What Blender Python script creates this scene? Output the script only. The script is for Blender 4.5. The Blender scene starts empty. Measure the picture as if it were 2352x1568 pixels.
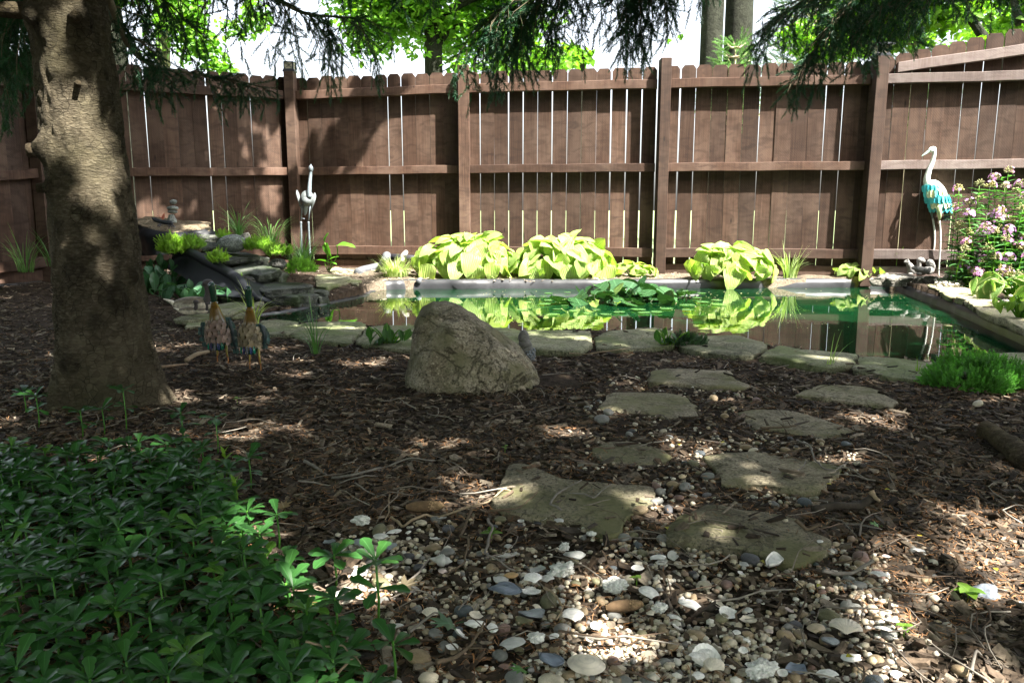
import bpy, math, random
import numpy as np
from mathutils import Vector, Matrix, Euler

# ---------------------------------------------------------------- camera, world, sun, exposure
sc = bpy.context.scene
COL = sc.collection
random.seed(11)
rng = np.random.default_rng(11)
CAM_H, PITCH, FPX = 0.85, math.radians(9.59), 1829.0
cam_data = bpy.data.cameras.new("camera")
cam_data.sensor_width = 36.0
cam_data.lens = 36.0 * FPX / 2352.0
cam_data.clip_start = 0.05
cam_data.clip_end = 600
cam = bpy.data.objects.new("camera", cam_data)
cam.location = (0, 0, CAM_H)
cam.rotation_euler = (math.pi / 2 - PITCH, 0, 0)
COL.objects.link(cam)
sc.camera = cam

SUN = np.array([-0.60, 0.48, -1.0])            # direction the light travels
sun_el = math.atan2(1.0, math.hypot(SUN[0], SUN[1]))
toward = -SUN
sun_az = math.atan2(toward[0], toward[1])
world = bpy.data.worlds.new("World")
sc.world = world
world.use_nodes = True
wn = world.node_tree
wn.nodes.clear()
sky = wn.nodes.new("ShaderNodeTexSky")
sky.sky_type = 'NISHITA'
sky.sun_disc = False
sky.sun_elevation = sun_el
sky.sun_rotation = sun_az
sky.air_density = 1.0
sky.dust_density = 4.5
sky.ozone_density = 1.0
bg = wn.nodes.new("ShaderNodeBackground")
bg.inputs[1].default_value = 0.068
wo = wn.nodes.new("ShaderNodeOutputWorld")
veil = wn.nodes.new("ShaderNodeHueSaturation")        # thin high cloud: the same sky, paler
veil.inputs['Saturation'].default_value = 0.42
veil.inputs['Value'].default_value = 1.5
wn.links.new(sky.outputs[0], veil.inputs['Color'])
wn.links.new(veil.outputs[0], bg.inputs[0])
wn.links.new(bg.outputs[0], wo.inputs[0])

sl = bpy.data.lights.new("sun", 'SUN')
sl.energy = 5.0
sl.angle = math.radians(0.53)
sl.color = (1.0, 0.95, 0.87)
so = bpy.data.objects.new("sun", sl)
so.rotation_euler = Vector(SUN).to_track_quat('-Z', 'Y').to_euler()
so.location = (5, -3, 12)
COL.objects.link(so)

sc.view_settings.view_transform = 'Standard'
sc.view_settings.look = 'None'
sc.view_settings.gamma = 1
sc.view_settings.use_curve_mapping = False
sc.view_settings.exposure = 2.65
sc.render.engine = 'CYCLES'
sc.cycles.max_bounces = 6
sc.cycles.transparent_max_bounces = 4

# ---------------------------------------------------------------- geometry helpers
FWD = np.array([0, math.cos(PITCH), -math.sin(PITCH)])
UP = np.array([0, math.sin(PITCH), math.cos(PITCH)])
RT = np.array([1.0, 0, 0])
CPOS = np.array([0, 0, CAM_H])

def ray(px, py):
    return FWD + (px - 1176) / FPX * RT + (784 - py) / FPX * UP
def W(px, py, Y):                              # place at distance Y in front
    r = ray(px, py); return CPOS + r * (Y / r[1])
def WZ(px, py, zc):
    return CPOS + ray(px, py) * zc
def G(px, py, z=0.0):                          # place at height z
    r = ray(px, py); return CPOS + r * ((z - CAM_H) / r[2])
def GP(pts, z=0.0):
    return np.array([G(a, b, z) for a, b in pts])
def toscreen(P):
    P = np.atleast_2d(P) - CPOS
    zc = P @ FWD
    return 1176 + FPX * (P @ RT) / zc, 784 - FPX * (P @ UP) / zc

def inpoly(x, y, poly):
    x = np.asarray(x, float); y = np.asarray(y, float)
    inside = np.zeros(x.shape, bool)
    n = len(poly)
    for i in range(n):
        x0, y0 = poly[i][0], poly[i][1]; x1, y1 = poly[(i + 1) % n][0], poly[(i + 1) % n][1]
        c = ((y0 > y) != (y1 > y)) & (x < (x1 - x0) * (y - y0) / ((y1 - y0) + 1e-12) + x0)
        inside ^= c
    return inside

def _h(ix, iy, iz):
    n = (ix.astype(np.int64) * 73856093) ^ (iy.astype(np.int64) * 19349663) ^ (iz.astype(np.int64) * 83492791)
    n = (n ^ (n >> 13)) * 1274126177 & 0xffffffff
    n = (n ^ (n >> 16)) * 2246822519 & 0xffffffff
    return ((n ^ (n >> 13)) & 0xffffff) / float(0xffffff)
def vnoise(P):
    P = np.asarray(P, float)
    i = np.floor(P); f = P - i; f = f * f * (3 - 2 * f)
    x, y, z = i[..., 0], i[..., 1], i[..., 2]
    r = 0
    for dx in (0, 1):
        for dy in (0, 1):
            for dz in (0, 1):
                w = (f[..., 0] if dx else 1 - f[..., 0]) * (f[..., 1] if dy else 1 - f[..., 1]) * (f[..., 2] if dz else 1 - f[..., 2])
                r = r + w * _h(x + dx, y + dy, z + dz)
    return r * 2 - 1
def fbm(P, oct=4, gain=.5):
    P = np.asarray(P, float); a = 1; s = 0
    for k in range(oct):
        s = s + a * vnoise(P * (2 ** k) + 17.3 * k); a *= gain
    return s
def sstep(a, b, x):
    t = np.clip((x - a) / (b - a), 0, 1); return t * t * (3 - 2 * t)

class MB:
    """collects shapes for one mesh"""
    def __init__(s): s.V = []; s.F = []; s.C = []; s.L = []; s.n = 0
    def add(s, V, F, col=None, luv=None):
        V = np.asarray(V, float).reshape(-1, 3)
        for f in (F if isinstance(F, list) else [F]):
            f = np.asarray(f)
            if len(f): s.F.append(f + s.n)
        s.V.append(V)
        c = np.ones((len(V), 3)) if col is None else np.broadcast_to(np.asarray(col, float), (len(V), 3))
        s.C.append(c)
        s.L.append(np.zeros((len(V), 2)) if luv is None else luv)
        s.n += len(V)
        return s
    def mesh(s, name, mat, smooth=True, origin=None):
        V = np.concatenate(s.V)
        if origin is not None: V = V - np.asarray(origin)
        me = bpy.data.meshes.new(name)
        me.vertices.add(len(V)); me.vertices.foreach_set('co', V.astype(np.float32).ravel())
        tot = np.concatenate([np.full(len(f), f.shape[1], np.int32) for f in s.F])
        idx = np.concatenate([f.ravel() for f in s.F]).astype(np.int32)
        me.loops.add(len(idx)); me.loops.foreach_set('vertex_index', idx)
        st = np.concatenate([[0], np.cumsum(tot)[:-1]]).astype(np.int32)
        me.polygons.add(len(tot)); me.polygons.foreach_set('loop_start', st); me.polygons.foreach_set('loop_total', tot)
        me.polygons.foreach_set('use_smooth', np.full(len(tot), bool(smooth)))
        C = np.concatenate(s.C); L = np.concatenate(s.L)
        if True:
            a = me.color_attributes.new('Col', 'FLOAT_COLOR', 'POINT')
            a.data.foreach_set('color', np.c_[C, np.ones(len(C))].astype(np.float32).ravel())
        if L.any():
            a = me.color_attributes.new('LUV', 'FLOAT_COLOR', 'POINT')
            a.data.foreach_set('color', np.c_[L, np.zeros(len(L)), np.ones(len(L))].astype(np.float32).ravel())
        me.update(calc_edges=True)
        me.materials.append(mat)
        return me

def tag(o, label=None, cat=None, group=None, kind=None):
    if label: o['label'] = label
    if cat: o['category'] = cat
    if group: o['group'] = group
    if kind: o['kind'] = kind
    return o
def link(name, data, parent=None, loc=(0, 0, 0), rot=None, scale=None):
    o = bpy.data.objects.new(name, data)
    COL.objects.link(o)
    if parent: o.parent = parent
    o.location = tuple(float(v) for v in loc)
    if rot is not None: o.rotation_euler = tuple(float(v) for v in rot)
    if scale is not None: o.scale = (scale,) * 3 if np.isscalar(scale) else tuple(float(v) for v in scale)
    return o
def thing(name, label, cat, base=(0, 0, 0), group=None, rot=None):
    o = link(name, None, None, base, rot)
    o.empty_display_size = .1
    o['_b'] = [float(v) for v in base]
    return tag(o, label, cat, group)
def base_of(o):
    while o.parent: o = o.parent
    return np.array(o['_b']) if '_b' in o else np.array(o.location)
def part(parent, name, mb, mat, smooth=True, label=None, kind=None):      # mb in world coordinates
    me = mb.mesh(name, mat, smooth, base_of(parent))
    return tag(link(name, me, parent), label, None, None, kind)
def solo(name, mb, mat, label, cat, base, smooth=True, group=None, kind=None):
    me = mb.mesh(name, mat, smooth, base)
    o = link(name, me, None, base)
    o['_b'] = [float(v) for v in base]
    return tag(o, label, cat, group, kind)
def setting(name, mb, mat, smooth=True):
    return tag(link(name, mb.mesh(name, mat, smooth)), kind='structure')

# primitive arrays
def rotz(a):
    a = np.atleast_1d(a); c, s = np.cos(a), np.sin(a); m = np.zeros((len(a), 3, 3))
    m[:, 0, 0] = c; m[:, 0, 1] = -s; m[:, 1, 0] = s; m[:, 1, 1] = c; m[:, 2, 2] = 1; return m
def rotx(a):
    a = np.atleast_1d(a); c, s = np.cos(a), np.sin(a); m = np.zeros((len(a), 3, 3))
    m[:, 1, 1] = c; m[:, 1, 2] = -s; m[:, 2, 1] = s; m[:, 2, 2] = c; m[:, 0, 0] = 1; return m
def roty(a):
    a = np.atleast_1d(a); c, s = np.cos(a), np.sin(a); m = np.zeros((len(a), 3, 3))
    m[:, 0, 0] = c; m[:, 0, 2] = s; m[:, 2, 0] = -s; m[:, 2, 2] = c; m[:, 1, 1] = 1; return m
def align(d):                                  # matrices taking +Y onto d, keeping Z upish
    d = np.atleast_2d(d); d = d / np.linalg.norm(d, axis=1, keepdims=True)
    up = np.tile([0, 0, 1.0], (len(d), 1)); up[np.abs(d[:, 2]) > .98] = [1, 0, 0]
    x = np.cross(d, up); x /= np.linalg.norm(x, axis=1, keepdims=True)
    z = np.cross(x, d)
    return np.stack([x, d, z], axis=2)
def scatter(mb, V, F, Ms, Ts, cols=None, basecol=None, luv=None):
    V = np.asarray(V); F = F if isinstance(F, list) else [F]
    N, n = len(Ts), len(V)
    out = np.einsum('nij,vj->nvi', Ms, V) + np.asarray(Ts)[:, None, :]
    off = (np.arange(N) * n)[:, None, None]
    Fs = [(np.asarray(f)[None] + off).reshape(-1, np.asarray(f).shape[1]) for f in F if len(f)]
    c = None
    if cols is not None:
        c = np.repeat(np.asarray(cols)[:, None, :], n, 1)
        if basecol is not None: c = c * basecol[None]
        c = c.reshape(-1, 3)
    elif basecol is not None: c = np.tile(basecol, (N, 1))
    mb.add(out.reshape(-1, 3), Fs, c, None if luv is None else np.tile(luv, (N, 1)))
def smoothpath(P, n):
    P = np.asarray(P, float)
    if len(P) == 2:
        t = np.linspace(0, 1, n)[:, None]; return P[0] * (1 - t) + P[1] * t
    Q = np.vstack([2 * P[0] - P[1], P, 2 * P[-1] - P[-2]])
    t = np.linspace(0, len(P) - 1 - 1e-9, n); i = t.astype(int); f = (t - i)[:, None]
    a, b, c, d = Q[i], Q[i + 1], Q[i + 2], Q[i + 3]
    return .5 * (2 * b + (c - a) * f + (2 * a - 5 * b + 4 * c - d) * f ** 2 + (3 * b - a - 3 * c + d) * f ** 3)
def tube(P, R, sides=8, cap=True, squash=1.0):
    P = np.asarray(P, float); n = len(P); R = np.broadcast_to(np.asarray(R, float), (n,))
    T = np.gradient(P, axis=0); T /= np.linalg.norm(T, axis=1, keepdims=True) + 1e-12
    u = np.array([0, 0, 1.0]) if abs(T[0][2]) < .9 else np.array([1.0, 0, 0])
    A = []; B = []
    for k in range(n):
        u = u - T[k] * (u @ T[k]); u = u / (np.linalg.norm(u) + 1e-12)
        A.append(u); B.append(np.cross(T[k], u))
    A = np.array(A); B = np.array(B)
    th = np.linspace(0, 2 * np.pi, sides, endpoint=False)
    V = P[:, None] + R[:, None, None] * (np.cos(th)[None, :, None] * A[:, None] * squash + np.sin(th)[None, :, None] * B[:, None])
    V = V.reshape(-1, 3)
    i = np.arange(n - 1)[:, None] * sides; j = np.arange(sides)[None]; j2 = (j + 1) % sides
    F = np.stack([i + j, i + j2, i + sides + j2, i + sides + j], -1).reshape(-1, 4)
    Fs = [F]
    if cap:
        V = np.vstack([V, P[0], P[-1]]); c0 = n * sides; jj = np.arange(sides)
        Fs.append(np.c_[np.full(sides, c0), (jj + 1) % sides, jj])
        Fs.append(np.c_[np.full(sides, c0 + 1), (n - 1) * sides + jj, (n - 1) * sides + (jj + 1) % sides])
    return V, Fs
def ico(sub):
    import bmesh
    bm = bmesh.new(); bmesh.ops.create_icosphere(bm, subdivisions=sub, radius=1)
    V = np.array([v.co[:] for v in bm.verts]); F = np.array([[v.index for v in f.verts] for f in bm.faces]); bm.free()
    return V, F
ICO1, ICO2, ICO3, ICO4 = ico(1), ico(2), ico(3), ico(5)
def uvs(nu, nv):                                # sphere, poles on z
    th = np.linspace(0, 2 * np.pi, nu, endpoint=False); ph = np.linspace(0, np.pi, nv)
    V = np.array([[math.sin(p) * math.cos(t), math.sin(p) * math.sin(t), math.cos(p)] for p in ph for t in th])
    i = np.arange(nv - 1)[:, None] * nu; j = np.arange(nu)[None]; j2 = (j + 1) % nu
    return V, np.stack([i + j, i + nu + j, i + nu + j2, i + j2], -1).reshape(-1, 4)
def box(a, b):
    a = np.asarray(a, float); b = np.asarray(b, float)
    V = np.array([[x, y, z] for z in (a[2], b[2]) for y in (a[1], b[1]) for x in (a[0], b[0])])
    F = np.array([[0, 2, 3, 1], [4, 5, 7, 6], [0, 1, 5, 4], [2, 6, 7, 3], [0, 4, 6, 2], [1, 3, 7, 5]])
    return V, F
def bevbox(a, b, r=.004):
    """box with chamfered edges"""
    import bmesh
    bm = bmesh.new(); V, F = box(a, b)
    vs = [bm.verts.new(v) for v in V]; [bm.faces.new([vs[i] for i in f]) for f in F]
    bmesh.ops.bevel(bm, geom=list(bm.edges), offset=r, segments=1, affect='EDGES')
    bm.verts.index_update()
    V = np.array([v.co[:] for v in bm.verts])
    F3 = [[v.index for v in f.verts] for f in bm.faces]; bm.free()
    q = [f for f in F3 if len(f) == 4]; t = [f for f in F3 if len(f) == 3]
    return V, [np.array(q)] + ([np.array(t)] if t else [])
def leafgrid(L, Wd, prof, nl=6, nw=2, droop=.3, fold=.15, wav=0, ribs=0, curl=0):
    """leaf along +Y, prof(t)->relative half width"""
    t = np.linspace(0, 1, nl + 1); u = np.linspace(-1, 1, 2 * nw + 1)
    Tt, Uu = np.meshgrid(t, u, indexing='ij')
    hw = np.array([prof(x) for x in t])[:, None] * Wd * .5
    X = Uu * hw; Z = np.abs(Uu) ** 1.2 * hw * fold
    if wav: Z = Z + wav * np.sin(Tt * 12 + Uu * 1.5) * np.abs(Uu)
    if ribs: Z = Z + ribs * np.cos(Uu * np.pi * nw) * np.sin(Tt * np.pi)
    ang = droop * Tt ** 1.3
    Y = np.cumsum(np.r_[np.zeros((1, 2 * nw + 1)), np.diff(Tt, axis=0) * L * np.cos(ang[1:])], axis=0)
    Zd = -np.cumsum(np.r_[np.zeros((1, 2 * nw + 1)), np.diff(Tt, axis=0) * L * np.sin(ang[1:])], axis=0)
    V = np.stack([X, Y, Z + Zd], -1).reshape(-1, 3)
    m = 2 * nw + 1
    i = np.arange(nl)[:, None] * m; j = np.arange(2 * nw)[None]
    F = np.stack([i + j, i + j + 1, i + m + j + 1, i + m + j], -1).reshape(-1, 4)
    luv = np.stack([Uu * .5 + .5, Tt], -1).reshape(-1, 2)
    return V, F, luv
def p_ovate(t): return max(.02, math.sin(math.pi * min(1, t ** .62)) ** .75)
def p_heart(t): return max(.03, (min(1, t / .14) ** .45) * (1 - t ** 2.6) ** .85) if t > 0 else .35
def p_lance(t): return max(.03, math.sin(math.pi * t ** .8))
def p_obov(t): return max(.05, (t ** 1.1) * (1.0 if t < .72 else max(0, 1 - ((t - .72) / .285) ** 2) ** .5) * 1.25 + .05)

# ---------------------------------------------------------------- materials
class NM:
    def __init__(s, name, rough=.8, spec=.3):
        s.m = bpy.data.materials.new(name); s.m.use_nodes = True
        s.t = s.m.node_tree; s.b = s.t.nodes['Principled BSDF']; s.out = s.t.nodes['Material Output']
        s.b.inputs['Roughness'].default_value = rough; s.b.inputs['Specular IOR Level'].default_value = spec
    def put(s, sock, v):
        if isinstance(v, bpy.types.NodeSocket): s.t.links.new(v, sock)
        elif isinstance(v, (tuple, list)): sock.default_value = (*v, 1) if len(v) == 3 and sock.type == 'RGBA' else v
        else: sock.default_value = v
    def n(s, typ, out=0, props=None, **kw):
        nd = s.t.nodes.new('ShaderNode' + typ)
        for k, v in (props or {}).items(): setattr(nd, k, v)
        for k, v in kw.items():
            key = int(k[1:]) if k[0] == 'i' and k[1:].isdigit() else k.replace('_', ' ')
            s.put(nd.inputs[key], v)
        return nd.outputs[out]
    def obj(s): return s.n('TexCoord', 3)
    def rnd(s): return s.n('ObjectInfo', 5)
    def attr(s, a='Col'): return s.n('Attribute', 0, {'attribute_name': a})
    def mapping(s, v, scale=(1, 1, 1), loc=(0, 0, 0)): return s.n('Mapping', 0, None, i0=v, i1=loc, i3=scale)
    def noise(s, v, sc_, det=4, rough=.55, out=0, dist=0): return s.n('TexNoise', out, None, Vector=v, Scale=sc_, Detail=float(det), Roughness=rough, Distortion=float(dist))
    def vor(s, v, sc_, feat='F1', out=0, rnd=1.0): return s.n('TexVoronoi', out, {'feature': feat}, Vector=v, Scale=sc_, Randomness=rnd)
    def ramp(s, f, stops):
        nd = s.t.nodes.new('ShaderNodeValToRGB'); s.put(nd.inputs[0], f); e = nd.color_ramp.elements
        while len(e) < len(stops): e.new(.5)
        for k, (p, c) in enumerate(stops):
            e[k].position = p; e[k].color = (*c, 1) if not np.isscalar(c) else (c, c, c, 1)
        return nd.outputs[0]
    def mix(s, f, a, b, mode='MIX'):
        nd = s.t.nodes.new('ShaderNodeMix'); nd.data_type = 'RGBA'; nd.blend_type = mode
        s.put(nd.inputs[0], f); s.put(nd.inputs[6], a); s.put(nd.inputs[7], b); return nd.outputs[2]
    def math(s, op, a, b=0.0): return s.n('Math', 0, {'operation': op}, i0=a, i1=b)
    def vadd(s, a, b): return s.n('VectorMath', 0, {'operation': 'ADD'}, i0=a, i1=b)
    def bump(s, h, st=.5, d=.01, nrm=None):
        nd = s.t.nodes.new('ShaderNodeBump'); nd.inputs['Strength'].default_value = st; nd.inputs['Distance'].default_value = d
        s.put(nd.inputs['Height'], h)
        if nrm is not None: s.put(nd.inputs['Normal'], nrm)
        return nd.outputs[0]
    def col(s, c): s.put(s.b.inputs['Base Color'], c); return s
    def nrm(s, c): s.put(s.b.inputs['Normal'], c); return s
    def rough(s, c): s.put(s.b.inputs['Roughness'], c); return s

def leafmat(name, tint, rough=.45, transl=.35, ribs=False, var=.35, useattr=True, tcol=None, spec=.35, edge=None):
    m = NM(name, rough, spec)
    c = m.mix(1.0, tint, m.attr(), 'MULTIPLY') if useattr else m.mix(0.0, tint, tint)
    o = m.obj()
    nz = m.noise(o, 9, 2)
    c = m.mix(1.0, c, m.ramp(nz, [(.3, 1 - var), (.7, 1 + var * .6)]), 'MULTIPLY')
    rv = m.ramp(m.rnd(), [(0, (.78, .82, .8)), (.5, (1, 1, 1)), (1, (1.2, 1.12, .9))])
    c = m.mix(1.0, c, rv, 'MULTIPLY')
    sep = m.n('SeparateXYZ', 0, None, i0=m.attr('LUV'))
    mid = m.math('ABSOLUTE', m.math('SUBTRACT', sep, .5))
    if edge:
        c = m.mix(m.ramp(mid, [(.33, 0), (.42, 1)]), c, edge)
    h = nz
    if ribs:
        sn = m.math('SINE', m.math('MULTIPLY', mid, 62.0))
        h = m.math('MULTIPLY', sn, .5)
        c = m.mix(m.ramp(sn, [(.2, 0), (1, .75)]), c, m.mix(.0, tuple(x * .55 for x in tint), tint))
    else:
        c = m.mix(m.ramp(mid, [(0.0, .55), (.05, 0)]), c, tuple(min(1, x * 1.9 + .02) for x in tint))
    m.col(c).nrm(m.bump(h, .9 if ribs else .15, .006))
    tr = m.n('BsdfTranslucent', 0, None, Color=m.mix(1.0, c, tcol or (1.25, 1.5, .55), 'MULTIPLY'))
    mx = m.n('MixShader', 0, None, i0=transl, i1=m.b.outputs[0], i2=tr)
    m.t.links.new(mx, m.out.inputs[0])
    return m.m

def wood_mat(name, c1, c2, c3):
    m = NM(name, .75, .25)
    o = m.obj(); r = m.rnd()
    off = m.n('CombineXYZ', 0, None, i0=m.math('MULTIPLY', r, 31.0), i1=m.math('MULTIPLY', r, 17.0), i2=m.math('MULTIPLY', r, 53.0))
    v = m.vadd(o, off)
    grain = m.noise(m.mapping(v, (60, 60, 2.2)), 1.0, 5, .6, dist=.6)
    blot = m.noise(m.mapping(v, (3, 3, 1.6)), 1.0, 4, .6)
    smear = m.noise(m.mapping(v, (5, 5, 14)), 1.0, 3, .5, dist=1.0)
    knot = m.vor(m.mapping(v, (5.5, 5.5, 1.7)), 1.0)
    c = m.mix(m.ramp(grain, [(.3, 0), (.75, 1)]), c1, c2)
    c = m.mix(m.ramp(blot, [(.42, 0), (.68, .7)]), c, c3)
    c = m.mix(m.ramp(smear, [(.45, 0), (.7, .55)]), c, tuple(x * .55 for x in c1))
    c = m.mix(m.ramp(knot, [(.035, .85), (.075, 0)]), c, tuple(x * .2 for x in c1))
    c = m.mix(1.0, c, m.ramp(r, [(0, .66), (1, 1.25)]), 'MULTIPLY')
    m.col(c)
    saw = m.n('TexWave', 0, {'bands_direction': 'DIAGONAL'}, Vector=v, Scale=26.0, Distortion=3.0, Detail=1.0)
    h = m.math('ADD', m.math('MULTIPLY', grain, 1.0), m.math('MULTIPLY', saw, .25))
    m.nrm(m.bump(h, .5, .004))
    return m.m
M_fence = wood_mat('stained_fence_wood', (.034, .018, .011), (.080, .045, .029), (.112, .074, .054))
M_rail = wood_mat('stained_rail_wood', (.048, .025, .016), (.092, .052, .034), (.125, .084, .064))
M_greyrail = wood_mat('weathered_rail_wood', (.11, .080, .070), (.165, .13, .118), (.20, .17, .155))

def rock_mat(name, c1, c2, c3=None, sc_=6, speck=120, rough=.9, bump=.6, moss=None, speckc=(.02, .02, .02), useattr=False, strata=False, crack=0):
    m = NM(name, rough, .25)
    o = m.obj(); r = m.rnd()
    v = m.vadd(o, m.n('CombineXYZ', 0, None, i0=m.math('MULTIPLY', r, 9.0), i1=m.math('MULTIPLY', r, 5.0), i2=0.0))
    if strata: vs = m.mapping(v, (1, 1, 7))
    else: vs = v
    n1 = m.noise(vs, sc_, 6, .62, dist=.4); n2 = m.noise(v, sc_ * 4.3, 5, .6)
    c = m.mix(m.ramp(n1, [(.36, 0), (.64, 1)]), c1, c2)
    if c3: c = m.mix(m.ramp(n2, [(.5, 0), (.68, .8)]), c, c3)
    sp = m.noise(v, speck, 2, .7)
    c = m.mix(m.ramp(sp, [(.36, .75), (.46, 0)]), c, speckc)
    c = m.mix(m.ramp(sp, [(.58, 0), (.68, .5)]), c, tuple(min(1, x * 1.7) for x in c2))
    if moss:
        mz = m.noise(v, sc_ * .9, 5, .6)
        c = m.mix(m.ramp(mz, [(.45, 0), (.62, .85)]), c, moss)
    if useattr: c = m.mix(1.0, c, m.attr(), 'MULTIPLY')
    ck = m.ramp(m.noise(v, sc_ * .55, 7, .6, dist=1.2), [(.482, 0), (.497, 1), (.503, 1), (.518, 0)])
    c = m.mix(m.math('MULTIPLY', ck, .55), c, tuple(x * .4 for x in c1))
    c = m.mix(1.0, c, m.ramp(r, [(0, .8), (1, 1.15)]), 'MULTIPLY')
    n1 = m.math('SUBTRACT', n1, m.math('MULTIPLY', ck, .35))
    h = m.math('ADD', m.math('MULTIPLY', n1, 1.2), m.math('ADD', m.math('MULTIPLY', n2, .5), m.math('MULTIPLY', sp, .12)))
    m.col(c).nrm(m.bump(h, bump, .02))
    return m.m
M_boulder = rock_mat('boulder_stone', (.185, .155, .105), (.38, .335, .25), (.10, .08, .05), 6, 95, bump=1.0, moss=(.15, .14, .075), speckc=(.03, .028, .02))
M_step = rock_mat('stepping_stone', (.19, .165, .11), (.31, .27, .19), (.13, .115, .075), 5, 110, bump=.5, moss=(.15, .15, .065))
M_edge = rock_mat('green_flagstone', (.17, .17, .11), (.28, .27, .18), (.12, .13, .07), 4, 90, bump=.55, moss=(.12, .15, .055))
M_ledge = rock_mat('pale_ledge_stone', (.30, .27, .17), (.42, .39, .27), (.19, .17, .10), 6, 90, bump=.7, moss=(.24, .24, .11))
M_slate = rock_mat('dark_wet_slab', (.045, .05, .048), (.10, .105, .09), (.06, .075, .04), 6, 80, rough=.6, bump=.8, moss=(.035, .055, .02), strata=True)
M_toprock = rock_mat('brown_flat_slab', (.12, .095, .06), (.22, .18, .12), (.17, .11, .06), 9, 80, bump=.9, strata=True)
M_granite = rock_mat('grey_granite', (.16, .18, .17), (.30, .33, .31), (.09, .10, .09), 10, 110, bump=.5)
M_palerock = rock_mat('pale_rock', (.32, .29, .25), (.45, .42, .37), None, 7, 80, bump=.5)
M_bluerock = rock_mat('blue_grey_rock', (.17, .20, .24), (.30, .33, .38), None, 12, 60, bump=.3, speckc=(.12, .13, .15))
M_darkrock = rock_mat('dark_rock', (.06, .06, .055), (.12, .12, .11), None, 9, 60, bump=.8)
M_layer = rock_mat('layered_grey_rock', (.20, .19, .16), (.36, .34, .29), (.10, .09, .07), 12, 80, bump=1.0, strata=True)

def simple(name, c, rough=.5, spec=.4, metal=0, bump=None, useattr=False, sc_=40, var=.25):
    m = NM(name, rough, spec); o = m.obj(); nz = m.noise(o, sc_, 4)
    cc = m.mix(1.0, c, m.ramp(nz, [(.3, 1 - var), (.7, 1 + var)]), 'MULTIPLY')
    if useattr: cc = m.mix(1.0, cc, m.attr(), 'MULTIPLY')
    m.col(cc); m.b.inputs['Metallic'].default_value = metal
    m.nrm(m.bump(nz, bump if bump is not None else .2, .003))
    return m.m
M_liner = simple('black_rubber_liner', (.009, .010, .012), .5, .25, sc_=14, bump=.3)  # stream copy of the rubber, colour darkened for the shade there
M_pondliner = simple('pond_liner_rubber', (.026, .027, .03), .42, .5, sc_=14, bump=.4)  # pond copy of the rubber, colour lightened for the sunlit far edge
M_concrete = simple('concrete', (.19, .185, .175), .9, .2, sc_=120, bump=.5)
M_ceramic = simple('painted_ceramic', (1, 1, 1), .55, .4, useattr=True, sc_=60)
M_paint = simple('painted_metal', (1, 1, 1), .38, .5, useattr=True, sc_=50, var=.18)
M_glossy = simple('glossy_paint', (1, 1, 1), .16, .6, useattr=True, sc_=30, var=.1)
M_steel = simple('weathered_grey_steel', (.15, .18, .195), .45, .5, .35, sc_=80, var=.3)
M_speckle = simple('speckled_grey_metal', (.13, .145, .145), .6, .4, .2, sc_=160, var=.6, bump=.8)
M_darkmetal = simple('dark_metal', (.03, .033, .04), .45, .5, .5)
M_plastic = simple('black_plastic', (.03, .03, .035), .35, .5)
M_greypipe = simple('grey_corrugated_plastic', (.10, .105, .115), .5, .4)
M_glass = simple('amber_glass', (.38, .36, .26), .15, .7)
M_twig = simple('twig_bark', (1, 1, 1), .85, .2, useattr=True, sc_=70, bump=.6)
M_chip = simple('mulch_chip', (1, 1, 1), .85, .2, useattr=True, sc_=90, bump=.8, var=.4)
M_peb = simple('pebble', (1, 1, 1), .55, .35, useattr=True, sc_=45, var=.22)
M_shell = simple('shell', (1, 1, 1), .5, .4, useattr=True, sc_=35, var=.14)
M_coral = simple('coral', (.62, .62, .58), .9, .2, sc_=110, bump=1.0, var=.35)

def pebmat(name, c):
    m = NM(name, .5, .35); o = m.obj(); r = m.rnd()
    v = m.vadd(o, m.n('CombineXYZ', 0, None, i0=m.math('MULTIPLY', r, 9.0), i1=r, i2=0.0))
    n1 = m.noise(v, .9, 4); n2 = m.noise(v, 9, 4)
    cc = m.mix(1.0, c, m.ramp(n1, [(.3, .72), (.7, 1.25)]), 'MULTIPLY')
    cc = m.mix(1.0, cc, m.ramp(n2, [(.3, .85), (.7, 1.12)]), 'MULTIPLY')
    cc = m.mix(1.0, cc, m.ramp(r, [(0, .7), (1, 1.2)]), 'MULTIPLY')
    m.col(cc).nrm(m.bump(n2, .25, .05)); return m.m

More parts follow.
